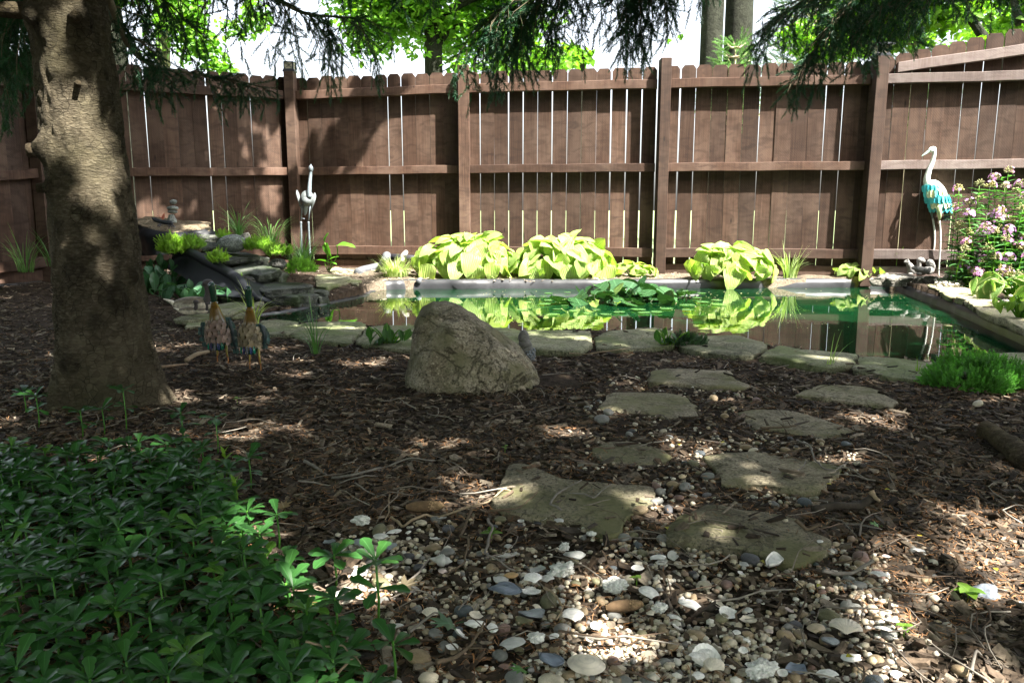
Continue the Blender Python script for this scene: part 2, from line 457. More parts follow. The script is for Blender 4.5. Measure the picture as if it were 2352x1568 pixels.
def bark_mat(name, c1, c2, c3, sx=1.0, moss=None, st=1.0):
    m = NM(name, .92, .15); o = m.obj()
    v = m.mapping(o, (sx, sx, .55 * sx))
    wob = m.noise(v, 8, 3, .6, out=1)
    vv = m.vadd(v, m.n('VectorMath', 0, {'operation': 'SCALE'}, i0=wob, Scale=.022))
    vs_ = m.mapping(vv, (1, 1, 1.9))
    cell = m.n('SeparateColor', 0, None, Color=m.vor(vs_, 34, out=1)); cell2 = m.n('SeparateColor', 1, None, Color=m.vor(vs_, 80, out=1))
    e = m.vor(vs_, 34, 'DISTANCE_TO_EDGE')
    n1 = m.noise(v, 5, 6, .6); n2 = m.noise(m.mapping(o, (40, 40, 120)), 1.0, 3)
    c = m.mix(m.ramp(n1, [(.35, 0), (.65, 1)]), c1, c2)
    c = m.mix(m.ramp(n2, [(.45, 0), (.75, .6)]), c, c3)
    if moss: c = m.mix(m.ramp(m.noise(o, 2.3, 4), [(.45, 0), (.65, .7)]), c, moss)
    msk = m.ramp(m.noise(v, 14, 3), [(.42, 0), (.6, 1)])
    c = m.mix(m.math('MULTIPLY', m.ramp(e, [(.0, .85), (.07, 0)]), msk), c, tuple(x * .3 for x in c1))
    c = m.mix(1.0, c, m.ramp(cell, [(0, .74), (1, 1.18)]), 'MULTIPLY')
    c = m.mix(1.0, c, m.attr(), 'MULTIPLY')
    h = m.math('ADD', m.math('MULTIPLY', cell, .8), m.math('ADD', m.math('MULTIPLY', cell2, .6), m.math('MULTIPLY', m.noise(m.mapping(o, (1, 1, 2.4)), 55, 6, .7), 1.6)))
    h = m.math('ADD', h, m.math('MULTIPLY', n2, .5))
    m.col(c).nrm(m.bump(h, st, .022)); return m.m
M_bark = bark_mat('spruce_bark', (.06, .047, .030), (.175, .145, .098), (.27, .235, .17), 1.0, (.095, .085, .045), 1.0)
M_farbark = bark_mat('grey_bark', (.018, .022, .014), (.040, .043, .030), (.055, .056, .042), .5)
M_palebark = bark_mat('pale_bark', (.40, .36, .26), (.55, .5, .38), (.5, .45, .35), .4)

M_hosta = leafmat('hosta_leaf', (.42, .56, .17), .4, .35, ribs=True, var=.15, tcol=(1.3, 1.5, .5))
M_vhosta = leafmat('striped_hosta_leaf', (.16, .30, .07), .4, .35, ribs=True, var=.15, edge=(.5, .55, .25))
M_pachy = leafmat('pachysandra_leaf', (.034, .115, .026), .36, .22, var=.3, spec=.32)
M_green = leafmat('green_leaf', (.06, .155, .04), .4, .32, var=.3)
M_green2 = leafmat('young_leaf', (.10, .24, .04), .4, .32, var=.3)
M_dock = leafmat('blue_green_leaf', (.05, .135, .065), .4, .3, var=.3)
M_lime = leafmat('lime_leaf', (.2, .34, .05), .4, .4, var=.25)
M_sedum = leafmat('sedum_leaf', (.30, .50, .06), .5, .3, var=.3)
M_sedum2 = leafmat('green_sedum_leaf', (.13, .36, .07), .45, .3, var=.3)
M_thyme = leafmat('thyme_leaf', (.06, .13, .06), .55, .25, var=.3)
M_grass = leafmat('grass_blade', (.10, .22, .07), .45, .35, var=.3)
M_stripegrass = leafmat('striped_grass_blade', (.38, .46, .20), .45, .35, var=.2)
M_phlox = leafmat('phlox_leaf', (.075, .20, .06), .42, .33, var=.25)
M_petal = leafmat('petal', (1, 1, 1), .6, .35, var=.15, tcol=(1.2, 1, 1.2))
M_tree = leafmat('tree_leaf', (.115, .24, .035), .45, .45, var=.35, tcol=(1.5, 1.7, .45))
M_tree2 = leafmat('tree_leaf_deep', (.07, .17, .035), .45, .42, var=.35, tcol=(1.5, 1.6, .5))
M_needle = leafmat('spruce_needle', (.022, .088, .042), .5, .18, var=.4)
M_ltneedle = leafmat('young_spruce_needle', (.11, .22, .06), .5, .3, var=.3)
M_lily = leafmat('lily_pad', (.075, .18, .055), .18, .2, var=.25, spec=.6)
M_lily2 = leafmat('raised_lily_leaf', (.03, .085, .028), .2, .12, var=.4, spec=.6)
M_dryleaf = leafmat('dry_leaf', (.28, .22, .14), .8, .3, var=.3, tcol=(1.2, 1, .7))

m = NM('mulch_soil', .95, .1); o = m.obj()
n1 = m.noise(o, 14, 8, .7); n2 = m.vor(m.mapping(o, (55, 28, 30)), 1.0, out=1)
c = m.mix(m.ramp(n1, [(.35, 0), (.68, 1)]), (.022, .016, .011), (.06, .043, .03))
c = m.mix(.35, c, m.mix(1.0, m.n('SeparateColor', 0, None, Color=n2), (.11, .08, .058), 'MULTIPLY'))
sp = m.n('SeparateXYZ', 1, None, i0=o)
bed = m.ramp(m.noise(o, 60, 5, .7), [(.35, (.07, .055, .038)), (.65, (.22, .18, .135))])
spx = m.n('SeparateXYZ', 0, None, i0=o)
bm_ = m.math('MULTIPLY', m.ramp(m.math('DIVIDE', sp, 20.0), [(.40, 0), (.425, .75)]), m.ramp(m.math('ADD', m.math('DIVIDE', spx, 20.0), .5), [(.393, 0), (.41, 1)]))
c = m.mix(bm_, c, bed)
c = m.mix(m.ramp(m.math('DIVIDE', sp, 20.0), [(.515, 0), (.53, 1)]), c, m.mix(n1, (.15, .20, .09), (.24, .29, .15)))
m.col(c).nrm(m.bump(n1, .8, .03)); M_soil = m.m

m = NM('pond_water', .015, .5); m.b.inputs['IOR'].default_value = 1.42
o = m.obj()
c = m.mix(m.ramp(m.noise(o, .9, 3), [(.35, 0), (.65, 1)]), (.0015, .013, .004), (.003, .028, .009)); m.col(c)
m.nrm(m.bump(m.noise(m.mapping(o, (1, 2.2, 1)), 3.0, 3, .5), .05, .012)); M_water = m.m

# ================================================================ THE SETTING
WATER_Z = -0.03
pond_px = [(560, 742), (700, 752), (850, 757), (1000, 762), (1190, 768), (1360, 770), (1545, 772), (1700, 792), (1765, 802), (1870, 817), (1960, 828),
           (2160, 848), (2400, 862), (2480, 850), (2352, 790), (2290, 762), (2230, 735), (2170, 708), (2120, 690), (2065, 668), (2040, 660), (1850, 661), (1700, 661),
           (1300, 663), (1000, 663), (900, 665), (850, 670), (835, 680), (740, 700), (660, 715), (590, 725)]
POND = GP(pond_px, WATER_Z)
def pond_in(x, y): return inpoly(x, y, POND)

def ground_h(x, y):
    x = np.asarray(x, float); y = np.asarray(y, float)
    h = .06 * sstep(6.2, 8.6, y) + .03 * sstep(8.9, 9.3, y)
    h = np.maximum(h, .09 * sstep(2.9, 3.35, x) * sstep(4.7, 5.2, y))
    h = h + .34 * np.exp(-(((x + 3.2) / .7) ** 2 + ((y - 8.55) / .62) ** 2)) * (y < 10)
    P = np.stack([x, y, 0 * x], -1)
    h = h + .012 * fbm(P * 2.2, 3) + .006 * fbm(P * 9, 2)
    return h
def on_ground(x, y, dz=0): return np.array([x, y, float(ground_h(x, y)) + dz])

xs = np.unique(np.r_[np.linspace(-70, -9, 22), np.linspace(-9, -5.5, 24), np.linspace(-5.5, 5.2, 290), np.linspace(5.2, 9, 24), np.linspace(9, 70, 22)])
ys = np.unique(np.r_[np.linspace(-30, -1, 14), np.linspace(-1, .9, 16), np.linspace(.9, 10.5, 270), np.linspace(10.5, 14, 16), np.linspace(14, 160, 30)])
X, Y = np.meshgrid(xs, ys, indexing='ij')
Z = ground_h(X, Y)
Z = np.where(np.abs(X) + np.abs(Y - 5) > 30, 0.09, Z)
ins = pond_in(X, Y)
Z = np.where(ins, -0.55, Z)
nx, ny = X.shape
i = np.arange(nx - 1)[:, None] * ny; j = np.arange(ny - 1)[None]
F = np.stack([i + j, i + ny + j, i + ny + j + 1, i + j + 1], -1).reshape(-1, 4)
setting('ground', MB().add(np.stack([X, Y, Z], -1).reshape(-1, 3), F), M_soil)

# water: a sheet over the basin, a little wider than the outline so that it ends under the rim
cx, cy = POND[:, 0].mean(), POND[:, 1].mean()
Pw = POND.copy()
Vw = np.vstack([[[cx, cy - .1, WATER_Z]], np.c_[Pw[:, :2] + (Pw[:, :2] - [cx, cy]) * .012, np.full(len(Pw), WATER_Z)]])
n = len(Pw)
import bmesh
bm = bmesh.new()
vs = [bm.verts.new(v) for v in Vw[1:]]
bm.faces.new(vs); bmesh.ops.triangulate(bm, faces=list(bm.faces))
bm.verts.index_update()
wv = np.array([v.co[:] for v in bm.verts]); wf = np.array([[v.index for v in f.verts] for f in bm.faces]); bm.free()
nrm = np.cross(wv[wf[0][1]] - wv[wf[0][0]], wv[wf[0][2]] - wv[wf[0][0]])
if nrm[2] < 0: wf = wf[:, ::-1]
setting('pond_water', MB().add(wv, wf), M_water)

# black rubber liner: one sheet standing up all round the basin, folded over the bed at the far side
Pl = smoothpath(np.vstack([POND, POND[:1]]), 520)
s = np.cumsum(np.r_[0, np.linalg.norm(np.diff(Pl, axis=0), axis=1)])
cen = np.array([cx, cy])
dirs = Pl[:, :2] - cen
tang = np.gradient(Pl[:, :2], axis=0); tang /= np.linalg.norm(tang, axis=1, keepdims=True) + 1e-9
outw = np.c_[-tang[:, 1], tang[:, 0]]
if np.mean(np.sum(outw * dirs, 1)) < 0: outw = -outw
far = sstep(8.3, 8.75, Pl[:, 1]) * sstep(-1.6, -1.2, Pl[:, 0])
rightside = sstep(2.4, 3.0, Pl[:, 0]) * sstep(4.9, 5.4, Pl[:, 1])
top = np.where(Pl[:, 1] > 8.5, .068, np.where(Pl[:, 0] > 3.0, .055, -.012))
wob = fbm(np.c_[s * 3.1, s * 0, s * 0], 3) * .026 + .03 * np.maximum(0, np.sin(s * 9 + 3 * np.sin(s * 1.3))) ** 6
rows = []
for (dz, off) in ((-.5, -.01), (-.12, -.02), (WATER_Z - .01, -.022), (None, -.02), (1, -.004), (2, .03), (3, .12)):
    if dz is None: z = (top + WATER_Z) * .5
    elif dz == 1: z = top - .006
    elif dz == 2: z = top + .006 * far
    elif dz == 3: z = top - .03
    else: z = np.full(len(Pl), dz)
    k = wob * (1.0 if (dz is None or dz in (1, 2)) else .4) * (.3 + far)
    o2 = np.minimum(off, .03) if dz != 3 else .10 * far + .03
    rows.append(np.c_[Pl[:, :2] + outw * (o2 - k)[:, None], z])
R = np.stack(rows, 1); n, mm = R.shape[:2]
i = np.arange(n - 1)[:, None] * mm; j = np.arange(mm - 1)[None]
F = np.stack([i + j, i + mm + j, i + mm + j + 1, i + j + 1], -1).reshape(-1, 4)
solo('pond_liner', MB().add(R.reshape(-1, 3), F), M_pondliner, 'black rubber liner standing in folds round the edge of the garden pond', 'pond liner', (POND[20][0], POND[20][1], 0))

# ---------------------------------------------------------------- flat stones
def slab_arrays(top, thick, seed=0, rough=.012, rings=7, jag=.02, under=.9, zamp=.006):
    """top: outline of the upper face (3-D, any tilt). Returns a closed irregular slab."""
    top = np.asarray(top, float)
    c = top.mean(0)
    n = 64
    per = np.vstack([top, top[:1]])
    seg = np.r_[0, np.cumsum(np.linalg.norm(np.diff(per, axis=0), axis=1))]
    t = np.linspace(0, seg[-1], n, endpoint=False)
    out = np.stack([np.interp(t, seg, per[:, k]) for k in range(3)], 1)
    out = (np.roll(out, 1, 0) + 6 * out + np.roll(out, -1, 0)) / 8
    rad = out - c; L = np.linalg.norm(rad[:, :2], axis=1, keepdims=True)
    out = out + rad / (L + 1e-9) * (fbm(out * 11 + seed * 7.7, 3)[:, None] * jag)
    V = [c[None]]; 
    for r in np.linspace(0, 1, rings + 1)[1:]:
        q = c + (out - c) * (r * .985)
        q[:, 2] += zamp * fbm(q * 6 + seed, 3) + .4 * zamp * fbm(q * 30 + seed, 2) - (.006 * (r > .99))
        V.append(q)
    for (f, s_) in ((.12, 1.0), (.35, 1.004), (.7, .995), (1.0, under)):
        q = c + (out - c) * s_
        hh = rad / (L + 1e-9) * (rough * fbm(np.c_[out[:, :2] * 16, np.full(n, f * 9 + seed)], 3))[:, None]
        q = q + hh; q[:, 2] = out[:, 2] - thick * f
        V.append(q)
    V.append((c - [0, 0, thick])[None])
    nr = len(V) - 2
    jj = np.arange(n); j2 = (jj + 1) % n
    Ft = [np.c_[np.zeros(n, int), 1 + jj, 1 + j2]]
    Fq = []
    for k in range(nr - 1):
        a = 1 + k * n; Fq.append(np.c_[a + jj, a + n + jj, a + n + j2, a + j2])
    a = 1 + (nr - 1) * n; last = 1 + nr * n
    Ft.append(np.c_[np.full(n, last), a + j2, a + jj])
    return np.vstack(V), [np.vstack(Ft), np.vstack(Fq)]
def ccw(P):
    P = np.asarray(P, float); a = np.sum(P[:, 0] * np.roll(P[:, 1], -1) - np.roll(P[:, 0], -1) * P[:, 1])
    return P if a > 0 else P[::-1]
_sd = [0]
def flagstone(name, pts3, thick, mat, label, cat, group=None, **kw):
    _sd[0] += 1
    P = ccw(pts3); V, F = slab_arrays(P, thick, _sd[0] * 3.1, **kw)
    b = P.mean(0) - [0, 0, thick]
    return solo(name, MB().add(V, F), mat, label, cat, b, group=group)

STEPS_PX = [
 ([(1490, 872), (1497, 850), (1525, 842), (1600, 845), (1675, 848), (1690, 868), (1725, 882), (1690, 890), (1640, 888), (1560, 880), (1490, 877)], 'stepping stone nearest the pond, flat and brown grey, above the pebbles'),
 ([(1375, 930), (1400, 898), (1440, 897), (1540, 900), (1580, 912), (1600, 930), (1605, 957), (1540, 957), (1470, 945), (1378, 936)], 'grey stepping stone right of the boulder with large pebbles along its front'),
 ([(1822, 904), (1880, 880), (1990, 882), (2020, 895), (2065, 920), (2050, 932), (2000, 925), (1920, 915)], 'half buried stepping stone left of the round green sedum, mulch on its edges'),
 ([(1690, 945), (1720, 938), (1800, 937), (1850, 945), (1965, 985), (1940, 1000), (1890, 1004), (1800, 987), (1725, 982), (1712, 965)], 'long stepping stone with bits of bark and twigs on its front half'),
 ([(1365, 1045), (1363, 1025), (1400, 1008), (1460, 1010), (1530, 1030), (1548, 1045), (1530, 1060), (1490, 1068), (1400, 1058)], 'small stepping stone half hidden by pebbles behind the star shaped one'),
 ([(1612, 1045), (1650, 1035), (1740, 1033), (1800, 1045), (1930, 1065), (1922, 1080), (1890, 1122), (1860, 1127), (1760, 1110), (1655, 1107), (1648, 1085), (1638, 1062)], 'stepping stone in the middle of the right row, notched at its left end'),
 ([(1126, 1142), (1155, 1108), (1165, 1062), (1188, 1057), (1215, 1062), (1290, 1098), (1400, 1105), (1512, 1112), (1500, 1150), (1442, 1180), (1420, 1215), (1390, 1224), (1330, 1190), (1240, 1180), (1160, 1162)], 'large star shaped stepping stone with broken twigs lying on it'),
 ([(1532, 1205), (1560, 1178), (1620, 1150), (1700, 1165), (1830, 1185), (1850, 1205), (1905, 1235), (1895, 1265), (1830, 1292), (1790, 1290), (1700, 1256), (1620, 1242), (1535, 1235)], 'nearest stepping stone, mossy and speckled with one cream pebble on it'),
]
STEPS = []
for k, (px, lab) in enumerate(STEPS_PX):
    z = .030 if k in (6, 7, 5) else .018
    P = GP(px, z); P[:, 2] = z
    STEPS.append(P)
    flagstone('stepping_stone', P, .06, M_step, lab, 'stepping stone', 'stepping stones across the mulch', jag=.010, rough=.010, zamp=.003)
RIM_PX = [
 ([(600, 737), (640, 733), (682, 737), (692, 758), (655, 768), (600, 762)], 'short green rim stone beside the second metal duck'),
 ([(690, 742), (715, 736), (830, 737), (840, 747), (828, 760), (802, 786), (700, 777), (662, 765)], 'pale sunlit rim stone at the pond edge right of the ducks'),
 ([(842, 750), (868, 745), (950, 745), (970, 760), (960, 800), (900, 797), (815, 782)], 'green rim stone just left of the boulder'),
 ([(955, 750), (1170, 750), (1195, 757), (1190, 785), (1100, 792), (955, 795)], 'rim stone mostly hidden behind the boulder'),
 ([(1196, 755), (1355, 757), (1362, 790), (1335, 806), (1232, 802), (1200, 785)], 'mossy green rim stone right behind the garden figure'),
 ([(1365, 772), (1400, 757), (1500, 750), (1545, 756), (1552, 790), (1440, 800), (1372, 797)], 'rim stone with a broken left end, between two mossy ones'),
 ([(1562, 774), (1600, 768), (1690, 768), (1755, 783), (1767, 797), (1722, 816), (1620, 809), (1562, 792)], 'mossy rim stone right of the creeping thyme'),
 ([(1745, 817), (1768, 798), (1792, 790), (1870, 801), (1965, 812), (1962, 833), (1905, 843), (1850, 834), (1790, 822)], 'blue grey rim stone with grass blades in front of it'),
 ([(1957, 842), (1975, 818), (2060, 820), (2165, 832), (2180, 858), (2150, 872), (2040, 862)], 'cracked green rim stone left of the round green sedum'),
 ([(2160, 828), (2260, 808), (2400, 806), (2520, 835), (2500, 868), (2300, 870), (2185, 862)], 'rim stone behind the round green sedum'),
]
RIMS = []
for k, (px, lab) in enumerate(RIM_PX):
    z = .035
    P = GP(px, z); RIMS.append(P)
    flagstone('rim_stone', P, .07, M_edge, lab, 'edging stone', 'flat stones along the near edge of the pond', jag=.014)
def Q(l, conv): return [(conv[0] + a * conv[2], conv[1] + b * conv[2]) for a, b in l]
c6 = (2009.8, 574.2, .1465)
LED = [
 ([(790, 512), (1000, 522), (1180, 545), (1430, 590), (1640, 620), (1700, 680), (1650, 720), (1240, 710), (1120, 700), (980, 612), (850, 572)], 'cream ledge stone at the far end of the right pond edge'),
 ([(1244, 716), (1650, 726), (1900, 782), (2080, 850), (2085, 900), (1900, 886), (1545, 862), (1500, 830), (1400, 770), (1300, 745)], 'middle ledge stone on the right pond edge under the small knot of roots'),
 ([(1545, 874), (1900, 894), (2120, 912), (2336, 985), (2900, 1180), (2900, 1500), (2336, 1215), (2200, 1160), (2050, 1080), (1900, 1040), (1640, 932)], 'nearest and longest ledge stone on the right pond edge'),
]
for px, lab in LED:
    P = GP(Q(px, c6), .105)
    flagstone('ledge_stone', P, .06, M_ledge, lab, 'edging stone', 'ledge stones along the right pond edge', jag=.03, rough=.03)
P = np.array([W(*Q([p], c6)[0], Yv) for p, Yv in [((15, 420), 8.75), ((130, 345), 8.95), ((500, 362), 8.95), ((1010, 432), 8.75), ((1010, 500), 8.2), ((900, 512), 8.1), ((500, 470), 8.3), ((60, 455), 8.5)]])
P[:, 2] = .16
P2 = np.array([G(*Q([p], c6)[0], .135) for p in [(10, 435), (130, 370), (500, 385), (1010, 445), (1030, 480), (880, 510), (500, 480), (60, 465)]])
P2[:, 1] = np.clip(P2[:, 1], 8.15, 8.95); P2[:, 2] = .145
flagstone('layered_rock', P2, .10, M_layer, 'long layered grey rock at the far right pond corner under the squirrels', 'rock', jag=.04, rough=.05, zamp=.012)

# ================================================================ FENCES
def fence_base(px, spacing, ys_):
    zc = 1679.0 / spacing
    g, b, mrail, t, top_ = [WZ(px, y, zc) for y in ys_]
    return dict(x=g[0], y=g[1], g=g[2], b=b[2], m=mrail[2], t=t[2], top=top_[2])
# pixel rows: ground, centre of bottom rail, middle rail, top rail, picket tops
nL1 = fence_base(-150, 225, (668, 632, 417, 196, 146))
nL0 = fence_base(128, 195.2, (640, 597, 398, 199, 147))
nA = fence_base(690, 165.5, (614, 573, 396, 230, 190))
nB = fence_base(1070, 172, (624, 575, 391, 215, 178))
nC = fence_base(1510, 179, (632, 579, 387, 205, 166))
nD = fence_base(1978, 188, (636, 582, 383, 196, 155))
nE = fence_base(2560, 199.5, (645, 588, 376, 181, 30))
for nd_ in (nL1, nL0, nA, nB, nC, nD, nE): nd_['g'] = .085
ftop = {}
def picket_mesh(name, w, h, th=.018, ear=.034):
    o = np.array([(-w / 2, 0), (w / 2, 0), (w / 2, h - ear), (w / 2 - ear * .9, h), (-w / 2 + ear * .9, h), (-w / 2, h - ear)])
    mb = MB()
    V = np.vstack([np.c_[o[:, 0], np.zeros(6), o[:, 1]], np.c_[o[:, 0], np.full(6, th), o[:, 1]]])
    F6 = np.array([[0, 1, 2, 3, 4, 5]]); B6 = np.array([[11, 10, 9, 8, 7, 6]])
    k = np.arange(6); S = np.c_[k, k + 6, (k + 1) % 6 + 6, (k + 1) % 6]
    mb.add(V, [F6, B6, S])
    return mb.mesh(name, M_fence, False)
PK = {}
def bay(fence, n0, n1, pitch, gapf, railmat, postgap=(.06, .06), seed=0, kick=True, rails=3, topfn=None):
    """pickets behind, rails in front between the posts"""
    rs = random.Random(seed)
    a = np.array([n0['x'], n0['y']]); b = np.array([n1['x'], n1['y']])
    d = b - a; L = np.linalg.norm(d); d /= L; nrm_ = np.array([d[1], -d[0]])      # towards the camera
    if nrm_[1] > 0: nrm_ = -nrm_
    ang = math.atan2(d[1], d[0])
    base = base_of(fence)
    s_ = .02; k = 0
    while s_ < L - .03:
        gap = gapf(k, rs); w = pitch - gap
        w = min(w, L - .01 - s_)
        f = (s_ + w / 2) / L
        lo = .095; hi = (n0['top'] * (1 - f) + n1['top'] * f) + rs.uniform(-.008, .008)
        if topfn: hi = topfn(f, hi)
        key = round(w, 3)
        if key not in PK: PK[key] = picket_mesh('picket', key, 2.0)
        p = a + d * (s_ + w / 2) - nrm_ * rs.uniform(0, .004)
        o = link('picket', PK[key], fence, np.array([p[0], p[1], lo]) - base, (rs.uniform(-.003, .003), rs.uniform(-.003, .003), ang + rs.uniform(-.006, .006)), (1, 1, (hi - lo) / 2.0))
        s_ += pitch; k += 1
    def rail(z0, z1, th, hgt, name, m, s0=postgap[0], s1=L - postgap[1], off=.002, zoff=0):
        u = np.array([d[0], d[1], 0]); nn = np.array([nrm_[0], nrm_[1], 0])
        f0, f1 = s0 / L, s1 / L
        za, zb = z0 * (1 - f0) + z1 * f0, z0 * (1 - f1) + z1 * f1
        V, F = bevbox((0, 0, -hgt / 2), (1, 1, hgt / 2), .0001)
        n_seg = 8
        mb = MB()
        P = []
        for q in range(n_seg + 1):
            t = q / n_seg; c = np.array([*(a + d * (s0 + (s1 - s0) * t)), za + (zb - za) * t + .003 * math.sin(q * 1.7 + seed)])
            ch = .004
            for (oy, oz) in ((off, -hgt / 2 + ch), (off, hgt / 2 - ch), (off + ch, hgt / 2), (off + th - ch, hgt / 2), (off + th, hgt / 2 - ch), (off + th, -hgt / 2 + ch), (off + th - ch, -hgt / 2), (off + ch, -hgt / 2)):
                P.append(c + nn * oy + np.array([0, 0, oz]))
        P = np.array(P); i_ = np.arange(n_seg)[:, None] * 8; j_ = np.arange(8)[None]; j2 = (j_ + 1) % 8
        Fq = np.stack([i_ + j_, i_ + 8 + j_, i_ + 8 + j2, i_ + j2], -1).reshape(-1, 4)
        E = np.array([list(range(8))[::-1], list(range(n_seg * 8, n_seg * 8 + 8))])
        return part(fence, name, mb.add(P, [Fq, E]), m, False)
    rail(n0['t'], n1['t'], .085, .098, 'rail', railmat)
    rail(n0['m'], n1['m'], .085, .095, 'rail', railmat)
    rail(n0['b'], n1['b'], .085, .105, 'rail', railmat)
    if kick: rail(n0['g'] + .055, n1['g'] + .055, .03, .115, 'kickboard', railmat, off=.003)
    return rail
def post(fence, n, w=.118, dep=.17, top=None, cap=None, lean=(0, 0), mat=None):
    x, y = n['x'], n['y']; z1 = top if top else n['top'] + .05
    mb = MB(); V, F = bevbox((x - w / 2, y - dep, n['g'] - .1), (x + w / 2, y + .0, z1), .005)
    t = (V[:, 2:] - z1) / (z1 - n['g'])
    V = V + np.c_[t * lean[0], t * lean[1], t * 0]
    o = part(fence, 'post', mb.add(V, F), mat or M_fence, False)
    if cap:
        cxp, cyp = x, y - dep / 2
        def sub(name, V, F, m_): return part(o, name, MB().add(V, F), m_, False)
        mb = MB(); mb.add(*bevbox((cxp - w * .62, cyp - w * .62, z1), (cxp + w * .62, cyp + w * .62, z1 + .022), .004))
        mb.add(*bevbox((cxp - w * .55, cyp - w * .55, z1 + .0225), (cxp + w * .55, cyp + w * .55, z1 + .034), .003))
        part(o, 'lamp_base', mb, M_darkmetal, False)
        mb = MB(); hh = .075
        mb.add(*box((cxp - w * .44, cyp - w * .44, z1 + .035), (cxp + w * .44, cyp + w * .44, z1 + .035 + hh)))
        part(o, 'lamp_glass', mb, M_glass, False)
        mb = MB()
        for sx in (-1, 1):
            for sy in (-1, 1):
                mb.add(*box((cxp + sx * w * .46 - .006, cyp + sy * w * .46 - .006, z1 + .034), (cxp + sx * w * .46 + .006, cyp + sy * w * .46 + .006, z1 + .036 + hh)))
        for sy in (-1, 1):
            for q in (-1, 1):
                a_ = np.array([cxp - q * w * .44, cyp + sy * w * .455, z1 + .036]); b_ = np.array([cxp + q * w * .44, cyp + sy * w * .455, z1 + .034 + hh])
                mb.add(*tube([a_, b_], .0025, 4))
                a_ = np.array([cxp + sy * w * .455, cyp - q * w * .44, z1 + .036]); b_ = np.array([cxp + sy * w * .455, cyp + q * w * .44, z1 + .034 + hh])
                mb.add(*tube([a_, b_], .0025, 4))
        part(o, 'lamp_frame', mb, M_darkmetal, False)
        if cap == 2:
            mb = MB(); mb.add(*bevbox((cxp - w * .8, cyp - w * .8, z1 + .0365 + hh), (cxp + w * .8, cyp + w * .8, z1 + .052 + hh), .004))
            mb.add(*bevbox((cxp - w * .6, cyp - w * .6, z1 + .0525 + hh), (cxp + w * .6, cyp + w * .6, z1 + .064 + hh), .004))
            part(o, 'lamp_roof', mb, M_darkmetal, False)
        else:
            part(o, 'lamp_roof', MB().add(*bevbox((cxp - w * .52, cyp - w * .52, z1 + .0365 + hh), (cxp + w * .52, cyp + w * .52, z1 + .045 + hh), .003)), M_darkmetal, False)
    return o
fl = thing('wooden_fence', 'left run of the brown board fence, in dappled shade behind the spruce trunk', 'fence', (nL0['x'], nL0['y'], .085), 'runs of tall brown board fence')
fb = thing('wooden_fence', 'back run of the brown board fence behind the pond, ending at two lamp topped posts', 'fence', (nB['x'], nB['y'], .085), 'runs of tall brown board fence')
fr = thing('wooden_fence', 'right run of the brown board fence with rising pickets and a slanting extra rail', 'fence', (nE['x'], nE['y'], .085), 'runs of tall brown board fence')
def g_left(k, r): return .012 if k in (4, 9) else (.009 if k == 10 else .0025)
bay(fl, nL1, nL0, .165, lambda k, r: .011 if k in (2, 7, 12) else .002, M_rail, seed=1)
bay(fl, nL0, nA, .168, g_left, M_rail, seed=2)
def g_ab(k, r): return {6: .018, 7: .014, 0: .012}.get(k, .0022)
def g_bc(k, r): return [.006, .009, .008, .012, .009, .010, .006, .012, .006, .014, .011, .014, .015][k % 13]
def g_cd(k, r): return {0: .016, 1: .013, 3: .004, 7: .005, 9: .005, 10: .006, 4: .004}.get(k, .0025)
bay(fb, nA, nB, .172, g_ab, M_rail, (.065, .065), seed=3)
bay(fb, nB, nC, .172, g_bc, M_rail, (.065, .065), seed=4)
bay(fb, nC, nD, .174, g_cd, M_rail, (.065, .065), seed=5)
base_top = nD['top']
def rise(f, h):
    X_ = nD['x'] + (nE['x'] - nD['x']) * f
    return base_top + .02 + max(0, f) * (nE['top'] - base_top)
rl = bay(fr, nD, nE, .172, lambda k, r: {1: .008, 3: .005, 4: .012, 6: .007}.get(k, .0025), M_greyrail, (.065, .0), seed=6, topfn=rise)
Ld = math.hypot(nE['x'] - nD['x'], nE['y'] - nD['y'])
q0 = WZ(2020, 171, 1679 / 189)[2]; q1 = WZ(2352, 126, 1679 / 195)[2]
sl0 = (q1 - q0) / ((2352 - 2020) / (2560 - 1978.))
rl(q0 - sl0 * .075, q0 + sl0 * .93, .08, .105, 'rail', M_greyrail, s0=.2, s1=Ld, off=.004)
post(fl, nL0, top=nL0['top'] + .03)
post(fb, nA, top=WZ(683, 181, 1679 / 165.5)[2], cap=1)
post(fb, nB, top=WZ(1070, 168, 1679 / 172)[2], w=.13)
post(fb, nC, top=WZ(1516, 153, 1679 / 179)[2], w=.118)
post(fb, nD, top=WZ(1988, 150, 1679 / 188)[2], w=.13, cap=2, lean=(.02, 0))

# ================================================================ SPRUCE: trunk, boughs, crown
TX, TY = -1.80, 3.42
spruce = thing('spruce_tree', 'big spruce with thick scaly trunk and drooping boughs, standing on the mulch behind the pachysandra', 'tree', (TX, TY, 0))
zt = np.unique(np.r_[np.linspace(-.12, 2.6, 230), np.linspace(2.6, 9.5, 60)])
nth = 170
th = np.linspace(0, 2 * np.pi, nth, endpoint=False)
Zt, Th = np.meshgrid(zt, th, indexing='ij')
Rr = np.interp(Zt, [-.12, 0, .08, .2, .45, .8, 1.2, 1.8, 2.4, 9.5], [.26, .225, .207, .192, .178, .165, .152, .142, .136, .06])
Rr = Rr + .035 * np.clip(1 - Zt / .4, 0, 1) ** 2 * (np.sin(Th * 5 + .6) + .5 * np.sin(Th * 3 + 2))
P = np.stack([np.cos(Th) * .2, np.sin(Th) * .2, Zt], -1)
Rr = Rr + .007 * fbm(P * [9, 9, 4], 3)
